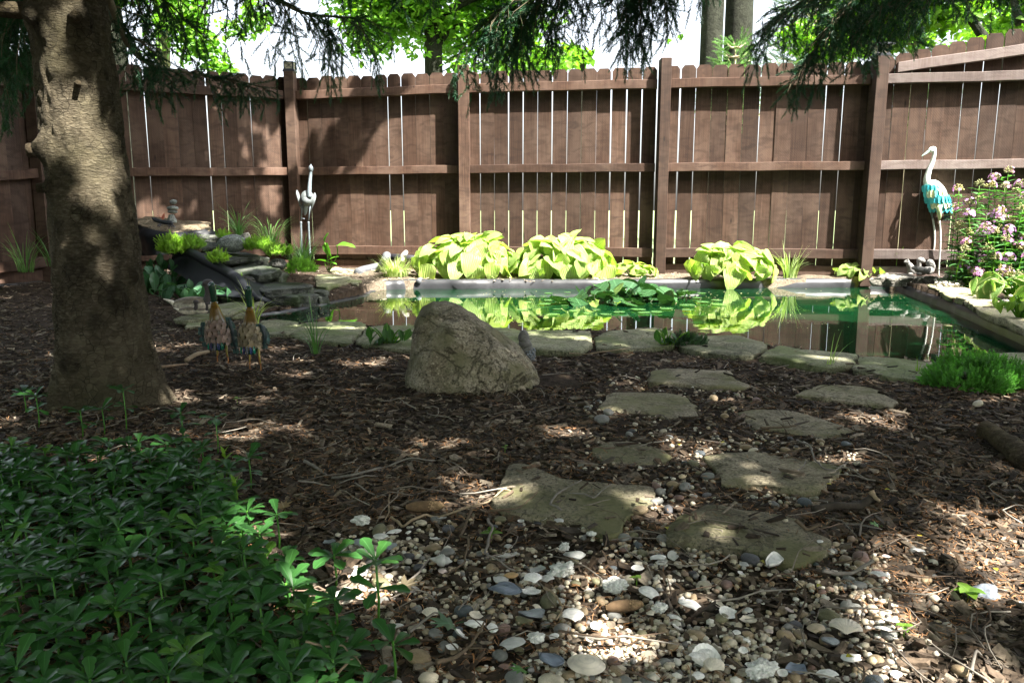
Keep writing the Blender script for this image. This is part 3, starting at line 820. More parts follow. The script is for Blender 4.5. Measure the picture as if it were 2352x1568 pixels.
# flaky plates
pn = fbm(P * [30, 30, 24] + 3, 2); Rr = Rr + .006 * fbm(P * [14, 14, 10] + 8, 2) + .0045 * sstep(-.1, .25, pn) + .002 * fbm(P * [80, 80, 60], 2)
colT = np.ones(Zt.shape)
def knot(px, py, r, h, hollow=.5):
    """branch scar at the picture place on the trunk"""
    global Rr, colT
    p = W(px, py, TY - .17)
    dx = np.clip((p[0] - (TX + .035 - .028 * p[2])) / .17, -.97, .97); a = -math.acos(dx) if True else 0
    z = p[2]
    da = (Th - a + np.pi) % (2 * np.pi) - np.pi
    d = np.sqrt((da * .2) ** 2 + ((Zt - z) * .9) ** 2) / r
    Rr = Rr + h * np.exp(-d ** 2 * 1.3) - h * hollow * np.exp(-(d / .42) ** 2 * 1.5)
    ringd = np.exp(-((d - .75) / .35) ** 2)
    colT = colT * (1 - .5 * ringd * (.55 + .45 * fbm(P * 30, 2))) * (1 - .35 * np.exp(-d ** 2))
    Rr = Rr - .006 * ringd * (.5 + .5 * np.sin(da * 60))
for kx, ky, kr, kh, ho in [(176, 35, .055, .03, .35), (180, 190, .03, .03, .3), (236, 325, .05, .02, .5), (247, 412, .055, .025, .5), (232, 160, .02, .012, .5),
                            (232, 215, .018, .012, .5), (78, 340, .05, .05, .2), (100, 430, .035, .03, .2), (60, 30, .05, .06, .2), (95, 75, .045, .03, .3),
                            (238, 555, .03, .02, .6), (165, 620, .05, .012, .6), (250, 690, .05, .02, .5), (215, 740, .035, .015, .5), (130, 520, .03, .015, .5),
                            (236, 240, .02, .02, .4), (190, 490, .025, .012, .5), (310, 640, .03, .03, .3), (170, 830, .04, .02, .5)]:
    knot(kx, ky, kr, kh, ho)
Vt = np.stack([TX + .035 - .028 * Zt + Rr * np.cos(Th) + .008 * np.sin(Zt * 1.7), TY + Rr * np.sin(Th), Zt], -1).reshape(-1, 3)
i = np.arange(len(zt) - 1)[:, None] * nth; j = np.arange(nth)[None]; j2 = (j + 1) % nth
F = np.stack([i + j, i + j2, i + nth + j2, i + nth + j], -1).reshape(-1, 4)
part(spruce, 'trunk', MB().add(Vt, F, np.repeat(colT.reshape(-1, 1), 3, 1)), M_bark)
# snapped branch stubs at the knots
for kx, ky, r, l in [(176, 35, .022, .035), (180, 190, .012, .03), (72, 345, .03, .05), (60, 25, .03, .10), (97, 432, .02, .03)]:
    p = W(kx, ky, TY - .17 if kx > 120 else TY - .03)
    cx0 = TX + .035 - .028 * p[2]; d = np.array([p[0] - cx0, p[1] - TY, 0]); d /= np.linalg.norm(d)
    q = np.array([cx0, TY, p[2]]) + d * .135
    t = np.linspace(0, 1, 6)[:, None]
    V, F = tube(q + d * (l + .03) * t, r * (1.25 - .3 * t[:, 0]), 10)
    part(spruce, 'branch_stub', MB().add(V + .002 * fbm(V * 60, 2)[:, None], F, (.7, .65, .6)), M_bark)

# needle twig: stem plus needles standing round it, along +Y
def twig_arrays(L, nn, seed, nl=.021, nw=.0026):
    r = np.random.default_rng(seed)
    t = np.linspace(.04, 1.0, nn); ph = r.uniform(0, 2 * np.pi, nn)
    a = r.uniform(.6, 1.0, nn) * np.where(t > .93, .4, 1)
    d = np.stack([np.cos(ph) * np.sin(a), np.cos(a), np.sin(ph) * np.sin(a)], 1)
    base = np.c_[np.zeros(nn), t * L, -.05 * L * t ** 2]
    ln = nl * r.uniform(.75, 1.15, nn)[:, None]
    side = np.cross(d, r.normal(size=(nn, 3))); side /= np.linalg.norm(side, axis=1, keepdims=True)
    V = np.stack([base - side * nw * .6, base + side * nw * .6, base + d * ln], 1).reshape(-1, 3)
    F = np.arange(nn * 3).reshape(-1, 3)
    return V, F
TW = [twig_arrays(.11, 84, 1), twig_arrays(.08, 62, 2), twig_arrays(.14, 100, 3)]
def stems(mb, A, B, r=.0009, col=(.10, .09, .05)):
    """thin 3-sided stems from A to B, vectorised"""
    A = np.asarray(A); B = np.asarray(B); d = B - A
    M3 = align(d); L = np.linalg.norm(d, axis=1)
    base = np.array([[math.cos(a) * r, 0, math.sin(a) * r] for a in (0, 2.1, 4.2)] + [[math.cos(a) * r * .6, 1, math.sin(a) * r * .6] for a in (0, 2.1, 4.2)])
    Ms = M3.copy(); Ms[:, :, 1] *= L[:, None]
    scatter(mb, base, np.array([[0, 1, 4, 3], [1, 2, 5, 4], [2, 0, 3, 5]]), Ms, A, np.tile(col, (len(A), 1)))
def bough(tree, pts, hang, step=.07, r0=.022, seed=0, mat=None, dens=1.0, spread=.18, name='bough', tw=None, side=1.0, droop=1.0):
    """limb with curtains of hanging branchlets; pts world"""
    r = np.random.default_rng(seed)
    P = smoothpath(pts, 40)
    L = np.sum(np.linalg.norm(np.diff(P, axis=0), axis=1))
    mbw = MB(); V, F = tube(P, np.linspace(r0, .004, 40), 7); mbw.add(V + .002 * fbm(V * 40, 2)[:, None], F, (.25, .22, .16))
    T_o = []; T_d = []; S_a = []; S_b = []
    nb = int(L / step * dens)
    for k in range(nb):
        f = r.uniform(.12, 1); idx = min(38, int(f * 39)); o_ = P[idx]
        tan = P[idx + 1] - P[idx]; tan /= np.linalg.norm(tan)
        s_ = np.cross(tan, [0, 0, 1]); s_ /= np.linalg.norm(s_) + 1e-9
        sg = r.choice([-1, 1]); l = hang * r.uniform(.4, 1.1) * (1 - .45 * f * 0)
        d0 = s_ * sg * side * r.uniform(.2, 1) + tan * r.uniform(0, .7) + np.array([0, 0, .1]); d0 /= np.linalg.norm(d0)
        n = 7; t = np.linspace(0, 1, n)[:, None]
        path = o_ + d0 * spread * np.minimum(t * 1.6, 1.2) * r.uniform(.5, 1.2) - np.array([0, 0, 1]) * l * t ** 1.2 * droop + r.normal(0, .012, (n, 3)) * t
        V, F = tube(path, np.linspace(.0045, .0015, n), 4, cap=False); mbw.add(V, F, (.16, .14, .09))
        m_ = max(4, int(l / .031))
        for q in range(m_):
            u = (q + r.uniform(.2, .8)) / m_; ii = min(n - 2, int(u * (n - 1))); fr_ = u * (n - 1) - ii
            p = path[ii] * (1 - fr_) + path[ii + 1] * fr_
            td = path[ii + 1] - path[ii]; td /= np.linalg.norm(td)
            dd = td * r.uniform(.5, 1.1) + r.normal(0, .62, 3) + np.array([0, 0, -.30]); dd /= np.linalg.norm(dd)
            T_o.append(p); T_d.append(dd)
        T_o.append(path[-1]); T_d.append(path[-1] - path[-2])
    # twigs on the limb's outer end
    for k in range(int(30 * dens)):
        f = r.uniform(.35, 1); p = P[min(39, int(f * 39))]
        dd = r.normal(0, 1, 3); dd[2] = -abs(dd[2]) * .4; dd = dd / np.linalg.norm(dd) + (P[-1] - P[-6]) / np.linalg.norm(P[-1] - P[-6])
        T_o.append(p); T_d.append(dd)
    T_o = np.array(T_o); T_d = np.array(T_d); T_d /= np.linalg.norm(T_d, axis=1, keepdims=True)
    mbn = MB(); kind = r.integers(0, 3, len(T_o))
    for q in range(3):
        s_ = kind == q
        if not s_.any(): continue
        V, F = TW[q]
        M3 = align(T_d[s_]) @ roty(r.uniform(0, 6.28, s_.sum())) * r.uniform(.75, 1.25, s_.sum())[:, None, None]
        tint = r.uniform(.7, 1.25, s_.sum())[:, None] * np.array([1, 1, 1]) * (1 + r.uniform(-.1, .25, (s_.sum(), 1)) * [[.6, .3, -.4]])
        scatter(mbn, V, F, M3, T_o[s_], tint)
    Ls = np.array([.11, .08, .14])[kind][:, None]
    stems(mbw, T_o, T_o + T_d * Ls * .95)
    b = part(tree, name, mbw, M_twig)
    part(b, 'needles', mbn, mat or M_needle, False)
    return b
def PX(l): return [W(a, b, Y) for a, b, Y in l]
bough(spruce, PX([(240, -40, 3.55), (262, 30, 3.8), (300, 110, 4.2), (350, 150, 4.5), (420, 165, 4.8), (520, 180, 5.0), (620, 205, 5.2)]), .15, .045, .02, 1, dens=.8, spread=.12)
bough(spruce, PX([(200, -200, 3.6), (250, -90, 3.9), (300, -45, 4.2), (350, -20, 4.4), (385, 10, 4.5)]), .46, .042, .02, 2, dens=.7, spread=.14)
bough(spruce, PX([(200, -260, 3.7), (360, -150, 4.0), (480, -90, 4.3), (600, -60, 4.6)]), .38, .05, .02, 3, dens=.7, spread=.16)
bough(spruce, PX([(230, -330, 3.7), (420, -150, 4.3), (560, -60, 4.7), (640, 0, 4.9), (700, 30, 5.1), (760, 38, 5.2), (840, 42, 5.4)]), .40, .04, .022, 4, dens=.75, spread=.16)
bough(spruce, PX([(140, -150, 3.5), (80, -60, 3.8), (30, -20, 4.1), (-40, 20, 4.3)]), .55, .03, .02, 5, spread=.15)
bough(spruce, PX([(120, -250, 3.6), (40, -120, 4.4), (0, -30, 5.0), (60, 30, 5.4)]), .45, .04, .02, 6, spread=.2)
bough(spruce, PX([(250, -400, 3.6), (520, -220, 4.4), (800, -110, 5.0), (980, -60, 5.4)]), .22, .06, .025, 7, spread=.2)

# ---------------------------------------------------------------- second spruce, its trunk off to the right
SX, SY = 4.3, 1.4
spruce2 = thing('spruce_tree', 'dark spruce whose drooping boughs hang into the top of the view over the pond', 'tree', (SX, SY, 0))
t = np.linspace(0, 1, 40)[:, None]
V, F = tube(np.array([SX, SY, -.1]) + np.array([.1, 0, 9.6]) * t, np.interp(t[:, 0], [0, .03, 1], [.3, .2, .05]), 20)
part(spruce2, 'trunk', MB().add(V + .012 * fbm(V * 9, 3)[:, None], F), M_bark)
bough(spruce2, PX([(2500, -560, 2.6), (1900, -460, 3.4), (1560, -260, 4.2), (1290, -40, 4.6), (1170, 10, 4.8), (1110, 50, 4.9)]), .40, .028, .026, 11, dens=.95, spread=.16)
bough(spruce2, PX([(1500, -110, 4.2), (1300, -60, 4.5), (1220, 40, 4.7), (1170, 110, 4.8)]), .14, .05, .01, 12, spread=.1)
bough(spruce2, PX([(2400, -500, 2.8), (1950, -480, 3.7), (1700, -320, 4.3), (1500, -60, 4.5), (1400, 5, 4.6)]), .28, .04, .022, 13, dens=.7, spread=.13)
bough(spruce2, PX([(2100, -420, 3.4), (1800, -300, 4.1), (1600, -150, 4.5), (1500, -40, 4.7), (1440, -10, 4.8)]), .36, .035, .02, 14, dens=.75, spread=.10)
bough(spruce2, PX([(2600, -500, 3.0), (2200, -200, 3.9), (2000, -70, 4.4), (1880, -20, 4.8), (1790, 40, 5.1)]), .34, .03, .025, 15, dens=.7, spread=.18)
bough(spruce2, PX([(2500, -350, 3.2), (2200, -130, 3.8), (2000, -30, 4.1), (1910, 60, 4.2), (1860, 130, 4.25)]), .17, .03, .02, 16, dens=.9, spread=.14)
bough(spruce2, PX([(2400, -250, 3.4), (2180, -80, 4.0), (2060, 0, 4.3), (1960, 60, 4.5)]), .28, .03, .02, 17, dens=.6, spread=.15)
bough(spruce2, PX([(2550, -300, 3.6), (2400, -120, 4.2), (2250, -60, 4.8), (2120, -20, 5.1)]), .26, .04, .02, 18, dens=.7, spread=.2)

# crowns overhead: whorls of limbs carrying flat sprays; this is what shades the foreground
PATCH = [((545, 985), .15, .10), ((855, 835), .16, .10), ((1105, 1120), .09, .05), ((655, 975), .08, .06), ((800, 1312), .12, .085), ((770, 760), .20, .14),
         ((430, 705), .10, .12), ((1300, 990), .07, .05), ((2230, 1210), .17, .07), ((2320, 1270), .14, .08), ((2140, 1150), .10, .05), ((1980, 1340), .06, .05),
         ((2100, 1500), .10, .05), ((2230, 1545), .16, .06), ((2040, 1420), .05, .05), ((960, 1010), .05, .03), ((420, 900), .05, .05), ((1130, 1105), .05, .03),
         ((700, 860), .12, .05), ((610, 900), .07, .04), ((460, 790), .08, .05), ((650, 800), .06, .05), ((2260, 1330), .08, .04), ((1560, 1325), .03, .03), ((1010, 735), .12, .06), ((640, 1230), .06, .035)]
PG = [(G(*p), a, b) for p, a, b in PATCH]
def lets_sun(Pn):
    """True where a spray would shade a place that lies in sun in the photograph"""
    xg = Pn[:, 0] + SUN[0] * Pn[:, 2]; yg = Pn[:, 1] + SUN[1] * Pn[:, 2]
    Q_ = np.stack([xg, yg, 0 * xg], 1)
    nz = fbm(Q_ * 1.1 + 5, 2)
    lim = 6.15 + .35 * nz
    drop = (xg > -.75) & (yg > lim)
    nz2 = fbm(Q_ * [2.6, 1.5, 1] + 9, 3)
    drop |= (xg <= -.75) & (xg > -5.2) & (yg > 6.7) & (nz2 > np.where(yg < 9.0, .55, .22))
    drop |= (xg > -1.5) & (yg > 7.4)
    drop |= (yg > 12.5)
    nz3 = fbm(Q_ * 5.5 + 31, 2)
    drop |= (nz3 > .42)
    for (c, a, b) in PG:
        drop |= (((xg - c[0]) / (a + .07)) ** 2 + ((yg - c[1]) / (b + .07)) ** 2 + .35 * nz3) < 1
    # dapple on the front of the trunk
    tpar = ((TY - .19) - Pn[:, 1]) / SUN[1]
    hz = Pn[:, 2] - tpar; hx = Pn[:, 0] + SUN[0] * tpar
    nz4 = fbm(np.stack([hx * 6, hz * 2.2, 0 * hx], 1) + 3, 2)
    drop |= (np.abs(hx - TX) < .34) & (hz > .15) & (hz < 3) & (nz4 > np.where(hz > 1.0, -.5, .3)) & (tpar > 0)
    return drop
def crown(tree, cx_, cy_, zr, n, seed, Rf, xl, yl):
    r = np.random.default_rng(seed)
    limb = MB()
    k = 0
    for z in np.arange(zr[0] + .3, zr[1], .45):
        for a in np.linspace(0, 6.28, 8)[:-1] + z * 1.3:
            R_ = Rf(z) * r.uniform(.75, 1)
            e = np.array([cx_ + math.cos(a) * R_, cy_ + math.sin(a) * R_, z - .35])
            if not (xl[0] < e[0] < xl[1] and yl[0] < e[1] < yl[1]): continue
            Pq = smoothpath([[cx_, cy_, z], [(cx_ + e[0]) / 2, (cy_ + e[1]) / 2, z + .05], e], 9)
            if lets_sun(Pq).mean() > .35: continue
            V, F = tube(Pq, np.linspace(.03, .006, 9), 5); limb.add(V, F, (.5, .42, .35))
    b = part(tree, 'upper_limbs', limb, M_twig)
    N = n * 3
    zz = r.uniform(zr[0], zr[1], N); rr = np.sqrt(r.uniform(0, 1, N)); a = r.uniform(0, 6.28, N)
    Rm = np.array([Rf(z) for z in zz])
    Pn = np.stack([cx_ + rr * Rm * np.cos(a), cy_ + rr * Rm * np.sin(a), zz - .3 * rr], 1)
    ok = (Pn[:, 0] > xl[0]) & (Pn[:, 0] < xl[1]) & (Pn[:, 1] > yl[0]) & (Pn[:, 1] < yl[1]) & ~lets_sun(Pn)
    # keep clear of the line of sight through the frame
    zc = (Pn - CPOS) @ FWD; sx, sy = toscreen(Pn)
    ok &= ~((zc > .2) & (sx > -260) & (sx < 2620) & (sy > -110) & (sy < 1700))
    Pn = Pn[ok][:n]
    L_, w_ = .24, .085
    tq = np.array([[0, 0, 0], [w_ * .5, L_ * .3, -.01], [w_ * .35, L_ * .7, -.03], [0, L_, -.06], [-w_ * .35, L_ * .7, -.03], [-w_ * .5, L_ * .3, -.01]])
    Fq = np.array([[0, 1, 2, 3], [0, 3, 4, 5]])
    out_ = np.stack([Pn[:, 0] - cx_, Pn[:, 1] - cy_, -.25 * np.ones(len(Pn))], 1) + r.normal(0, .6, Pn.shape) * [1, 1, .3]
    M3 = align(out_) @ roty(r.normal(0, .5, len(Pn))) * r.uniform(.6, 1.1, len(Pn))[:, None, None]
    mb = MB(); scatter(mb, tq, Fq, M3, Pn, r.uniform(.7, 1.3, (len(Pn), 1)) * np.ones((1, 3)))
    part(b, 'crown', mb, M_needle, False, kind='stuff')
crown(spruce, TX, TY, (2.7, 7.6), 30000, 5, lambda z: 4.1 - .32 * (z - 2.7), (-9, 1.6), (-2, 7))
crown(spruce2, SX, SY, (2.6, 8.6), 40000, 6, lambda z: 6.2 - .38 * (z - 2.6), (-1.5, 9), (-3.5, 6))

# ================================================================ TREES BEYOND THE FENCE
def leaf_cloud(mb, blobs, n, size, seed, V=None, F=None, luv=None, cols=((.8, 1, .8), (1.25, 1.15, .8)), flat=.5):
    r = np.random.default_rng(seed)
    blobs = np.array([[*b[:3], *(b[3:6])] for b in blobs], float); vol = blobs[:, 3] * blobs[:, 4] * blobs[:, 5]
    w = r.choice(len(blobs), n, p=vol / vol.sum())
    d = r.normal(size=(n, 3)); d /= np.linalg.norm(d, axis=1, keepdims=True)
    rad = r.uniform(.15, 1, n) ** .6
    P = blobs[w, :3] + d * rad[:, None] * blobs[w, 3:6]
    nz = fbm(P * 1.6 + seed, 3)
    keep = nz > -.12; P = P[keep]; d = d[keep]; n = len(P)
    dirs = r.normal(size=(n, 3)); dirs[:, 2] = dirs[:, 2] * flat - .35
    M3 = align(dirs) @ roty(r.normal(0, .6, n)) * (size * r.uniform(.7, 1.3, n))[:, None, None]
    t = r.uniform(0, 1, (n, 1)); cc = np.array(cols[0]) * (1 - t) + np.array(cols[1]) * t
    scatter(mb, V, F, M3, P, cc, None, luv)
    return P
LV, LF, LL = leafgrid(1.0, .62, p_ovate, 3, 1, .35, .2)
def far_tree(label, px, ytop, Yd, width_px, name='deciduous_tree', blobs=(), nleaf=4000, lsize=.11, mat=None, bark=None, limbs=(), seed=1, lean=0, group='trees beyond the fence', ivy=None, taper=.75):
    base = W(px, 600, Yd); base[2] = 0
    r0 = width_px / FPX * Yd * .5
    topz = W(px, ytop, Yd)[2]
    t = thing(name, label, 'tree', base, group)
    n = 26; tt = np.linspace(0, 1, n)
    P = np.stack([base[0] + lean * tt, base[1] + 0 * tt, -.1 + (topz + .1) * tt], 1)
    V, F = tube(P, r0 * np.interp(tt, [0, .08, 1], [1.35, 1.08, taper]), 24)
    d = V - np.array([base[0], base[1], 0]); V = V + .05 * r0 * fbm(V * [7, 7, 1.5] + seed, 3)[:, None] * [1, 1, 0]
    trunk = part(t, 'trunk', MB().add(V, F), bark or M_farbark)
    for lp, lr in limbs:
        Pm = smoothpath(PX(lp), 16); V, F = tube(Pm, np.linspace(lr, lr * .35, 16), 8)
        part(t, 'limb', MB().add(V + .1 * lr * fbm(V * 6, 2)[:, None], F), bark or M_farbark)
    if blobs:
        mb = MB(); bl = []
        for (bx, by, bY, rw, rh) in blobs:
            c = W(bx, by, bY); s_ = bY / FPX; bl.append([*c, rw * s_, rw * s_ * .8, rh * s_])
        leaf_cloud(mb, bl, nleaf, lsize, seed, LV, LF, LL)
        part(t, 'crown', mb, mat or M_tree, True)
    return t
far_tree('maple with a slim trunk and bright leafy crown above the fence left of centre', 1003, -150, 14.5, 44, blobs=[(960, 20, 14.5, 150, 75), (860, 60, 14.2, 90, 60), (1080, 70, 14.8, 110, 70), (1010, -60, 14.5, 260, 80), (1180, 90, 14.5, 90, 60), (1240, 140, 14.2, 95, 32), (1060, 150, 14.2, 70, 25), (840, 110, 14, 60, 30), (820, 20, 14.5, 80, 60), (900, 0, 14.5, 110, 80), (1190, 20, 15, 120, 50), (960, 110, 14, 40, 25), (1000, -160, 15, 300, 70)],
         nleaf=32000, lsize=.115, seed=3, limbs=[([(1003, 60, 14.5), (930, 20, 14.3), (830, 40, 14.1)], .09), ([(1005, 40, 14.5), (1080, 0, 14.6), (1180, -30, 14.8)], .09), ([(1003, 110, 14.5), (1050, 60, 14.3), (1130, 60, 14.2)], .05)])
far_tree('thick rough barked trunk seen just right of the spruce trunk above the fence', 292, -200, 12.5, 96, blobs=[(330, 20, 12.0, 60, 60), (240, -40, 12.2, 120, 40), (340, 90, 12.0, 18, 40)], nleaf=1300, lsize=.13, seed=5, lean=-.1)
far_tree('pale leaning trunk wrapped in light green ivy above the left fence', 385, -180, 13.0, 34, lean=.25, bark=M_palebark, blobs=[(420, 60, 12.7, 48, 75), (470, 95, 12.6, 50, 60), (400, -30, 12.8, 80, 50), (500, 150, 12.6, 40, 30), (440, 140, 12.6, 30, 20), (560, 40, 13, 60, 50), (480, 20, 12.8, 60, 40)], nleaf=3000, lsize=.11, seed=6)
far_tree('left and slimmer one of the twin dark trunks above the fence', 1614, -200, 13.0, 50, seed=7, taper=.9, blobs=[(1560, 60, 12.8, 22, 22), (1545, 85, 12.8, 16, 12), (1560, -60, 13, 50, 25)], nleaf=420, lsize=.12)
far_tree('right and thicker one of the twin dark trunks above the fence', 1672, -200, 13.2, 62, seed=8, taper=.9)
far_tree('leafy tree with a grey slanting limb above the right fence', 2385, -200, 12.0, 40, blobs=[(2200, 30, 12, 90, 40), (2330, 30, 12, 70, 45), (2100, 20, 12.3, 90, 45), (2050, 90, 12.5, 60, 30), (2150, 85, 12.3, 50, 22), (2280, 95, 11.6, 50, 18), (1960, 10, 12.5, 70, 40), (2340, -40, 12, 120, 40), (2120, -40, 12, 140, 40), (2180, 60, 14, 120, 60), (2320, 60, 14.5, 90, 60), (2010, 60, 14, 90, 60), (1900, 90, 15, 110, 50)],
         nleaf=20000, lsize=.12, mat=M_tree, seed=9, limbs=[([(2290, 118, 11.6), (2262, 90, 11.7), (2235, 50, 11.8), (2200, 10, 12), (2160, -40, 12)], .085), ([(2345, 55, 11.8), (2330, 10, 11.9), (2325, -60, 12)], .07), ([(2290, 125, 11.6), (2330, 240, 11.8), (2385, 400, 12)], .10)])
far_tree('soft green tree low behind the fence right of the maple', 1330, 120, 20, 20, blobs=[(1290, 130, 20, 70, 26), (1180, 150, 20, 60, 18)], nleaf=900, lsize=.18, seed=15)

def conifer(label, base_px, Yd, tip_py, rad, n_whorl, seed, mat=None, group='small conifers behind the fence', lo=.3):
    base = W(base_px, 600, Yd); base[2] = 0
    r = np.random.default_rng(seed)
    t = thing('young_spruce', label, 'tree', base, group)
    H = W(base_px, tip_py, Yd)[2]
    V, F = tube(base + np.array([0, 0, 1.]) * np.linspace(-.1, H, 12)[:, None], np.linspace(.05, .008, 12), 8)
    part(t, 'trunk', MB().add(V, F, (.5, .42, .3)), M_twig)
    mbn = MB(); mbw = MB(); To = []; Td = []
    for z in np.linspace(H * lo, H, n_whorl):
        R_ = rad * (1 - (z / H) ** 1.5) + .12
        for a in np.linspace(0, 6.28, 8)[:-1] + r.uniform(0, 6):
            d = np.array([math.cos(a), math.sin(a), .35])
            e = base + [0, 0, z] + d * R_
            s0 = base + [0, 0, z]
            V, F = tube(smoothpath([s0, (s0 + e) / 2 - [0, 0, .03], e], 5), np.linspace(.012, .004, 5), 4); mbw.add(V, F, (.5, .42, .3))
            for q in range(max(3, int(R_ / .045))):
                f = r.uniform(.15, 1); To.append(s0 + (e - s0) * f); Td.append(d + r.normal(0, .6, 3))
            To.append(e); Td.append(d)
    To = np.array(To); Td = np.array(Td)
    V, F = TW[0]
    M3 = align(Td) * r.uniform(1.2, 2.0, len(To))[:, None, None]
    scatter(mbn, V, F, M3, To, r.uniform(.8, 1.3, (len(To), 1)) * np.ones((1, 3)))
    part(t, 'branches', mbw, M_twig); part(t, 'needles', mbn, mat or M_ltneedle, False)
conifer('small bright spruce top poking over the fence in front of the twin trunks', 1668, 10.9, 108, .62, 9, 21, lo=.66)
conifer('tall light green conifer standing behind the fence left of the right hand lamp post', 1840, 16.5, -260, 1.35, 26, 22, lo=.5)
conifer('small conifer tip behind the lamp post at the right fence corner', 2060, 12.5, 55, 1.0, 12, 23, lo=.55)

# unseen trees added outside the frame to block light: their crowns close the sky behind and beside the camera
def unseen_shade_tree(label, x, y, h, blobs, n, seed, filt=False, r0=.22, lsize=.22):
    t = thing('unseen_shade_tree', label, 'tree', (x, y, 0), 'unseen shade trees round the yard')
    tt = np.linspace(0, 1, 20)
    V, F = tube(np.stack([x + 0 * tt, y + .2 * tt, -.1 + h * tt], 1), r0 * np.interp(tt, [0, .06, 1], [1.5, 1.1, .4]), 16)
    part(t, 'trunk', MB().add(V + .03 * fbm(V * 4, 2)[:, None] * [1, 1, 0], F), M_farbark)
    mb = MB(); r = np.random.default_rng(seed)
    b = np.array(blobs, float); vol = b[:, 3] * b[:, 4] * b[:, 5]; w = r.choice(len(b), n, p=vol / vol.sum())
    d = r.normal(size=(n, 3)); d /= np.linalg.norm(d, axis=1, keepdims=True)
    Pn = b[w, :3] + d * (r.uniform(0, 1, n) ** .5)[:, None] * b[w, 3:6]
    if filt:
        Pn = Pn[~lets_sun(Pn)]
    sx, sy = toscreen(Pn); zc = (Pn - CPOS) @ FWD
    Pn = Pn[~((zc > .2) & (sx > -400) & (sx < 2750) & (sy > -160) & (sy < 1800))]
    dirs = r.normal(size=Pn.shape); M3 = align(dirs) * (lsize * r.uniform(.7, 1.3, len(Pn)))[:, None, None]
    scatter(mb, LV, LF, M3, Pn, r.uniform(.8, 1.2, (len(Pn), 1)) * np.ones((1, 3)), None, LL)
    part(t, 'crown', mb, M_tree2, True, kind='stuff')
unseen_shade_tree('tall leafy tree left of the spruce, shading the rock pile and the left fence', -6.6, 4.6, 9.5, [(-3.6, 6.3, 6.6, 3.2, 3.0, 1.5), (-1.4, 7.2, 6.8, 2.8, 2.4, 1.3), (-5.5, 4.5, 7.5, 3, 3, 2)], 46000, 41, True)
unseen_shade_tree('added low leafy tree outside the view, blocking light at the left side of the yard', -8.6, 3.6, 4.5, [(-8.4, 4.2, 2.3, 1.7, 3.2, 2.3)], 6000, 46)
unseen_shade_tree('added unseen leafy tree closing the sky behind the camera, left one of the back row', -5.5, -7.5, 10, [(-5.5, -7, 5, 3.6, 2.6, 4.6), (-9, -2.5, 4.5, 2, 4, 4.4)], 9000, 42)
unseen_shade_tree('added unseen leafy tree closing the sky behind the camera, middle of the back row', .2, -9.5, 10, [(0, -9, 4.8, 3.8, 2, 4.6)], 6000, 43)
unseen_shade_tree('added unseen leafy tree closing the sky behind the camera, right one of the back row', 6, -8.5, 7, [(6.5, -8.5, 3.4, 3.6, 2, 3.4)], 5000, 44)
unseen_shade_tree('added leafy tree right of the pond outside the view, closing the sky there', 11, 3, 6.5, [(11, 2, 3.2, 2, 5.5, 3.2)], 6000, 45)

# ================================================================ BOULDER AND ROCKS
def lofted_rock(xl, top, bottom, hd, y0, nx=220, nr=150, power=2.7, seed=0, amp=.012, tilt=0.0):
    """rock from its side outline: width along x, front and back rounded"""
    Vs = []
    t = .5 - .5 * np.cos(np.linspace(0, np.pi, nx))
    xs_ = xl[0] + (xl[1] - xl[0]) * t
    a = np.linspace(0, 2 * np.pi, nr, endpoint=False)
    for k, x in enumerate(xs_):
        zt_, zb = np.interp(x, top[:, 0], top[:, 1]), bottom
        e = (x - (xl[0] + xl[1]) / 2) / ((xl[1] - xl[0]) / 2)
        dep = hd * max(.02, 1 - abs(e) ** 2.5) ** .5
        zc_, hz = (zt_ + zb) / 2, (zt_ - zb) / 2
        c, s = np.cos(a), np.sin(a)
        yy = np.sign(c) * np.abs(c) ** (2 / power) * dep; zz = np.sign(s) * np.abs(s) ** (2 / power) * hz
        w = (zz / max(hz, 1e-6) + 1) / 2
        yy = yy * (1 - .26 * w ** 1.8) + tilt * w
        Vs.append(np.stack([np.full(nr, x), y0 + yy, zc_ + zz], 1))
    V = np.vstack(Vs); i = np.arange(nx - 1)[:, None] * nr; j = np.arange(nr)[None]; j2 = (j + 1) % nr
    F = np.stack([i + j, i + nr + j, i + nr + j2, i + j2], -1).reshape(-1, 4)
    c0 = len(V); V = np.vstack([V, V[:nr].mean(0), V[-nr:].mean(0)]); jj = np.arange(nr)
    Ft = np.vstack([np.c_[np.full(nr, c0), jj, (jj + 1) % nr], np.c_[np.full(nr, c0 + 1), (nx - 1) * nr + (jj + 1) % nr, (nx - 1) * nr + jj]])
    ctr = V.mean(0); d = V - ctr; d /= np.linalg.norm(d, axis=1, keepdims=True)
    rid = -np.abs(fbm(V * 5.5 + seed, 3)); 
    V = V + d * (amp * 1.6 * fbm(V * 3 + seed, 3) + amp * 1.1 * rid + amp * .25 * fbm(V * 22 + seed, 3) + amp * .10 * fbm(V * 70, 2))[:, None]
    return V, [F, Ft]
YB = 3.86
sil = [(933, 872), (934, 830), (938, 800), (950, 745), (962, 715), (975, 704), (992, 698), (1020, 699), (1045, 706), (1080, 726), (1120, 747), (1160, 772), (1195, 796), (1220, 824), (1236, 850), (1245, 875), (1248, 893)]
tp = np.array([[W(a, b, YB)[0], W(a, b, YB)[2]] for a, b in sil])
V, F = lofted_rock((tp[0, 0], tp[-1, 0]), tp, -.10, .33, YB, seed=2, amp=.017, tilt=.03)
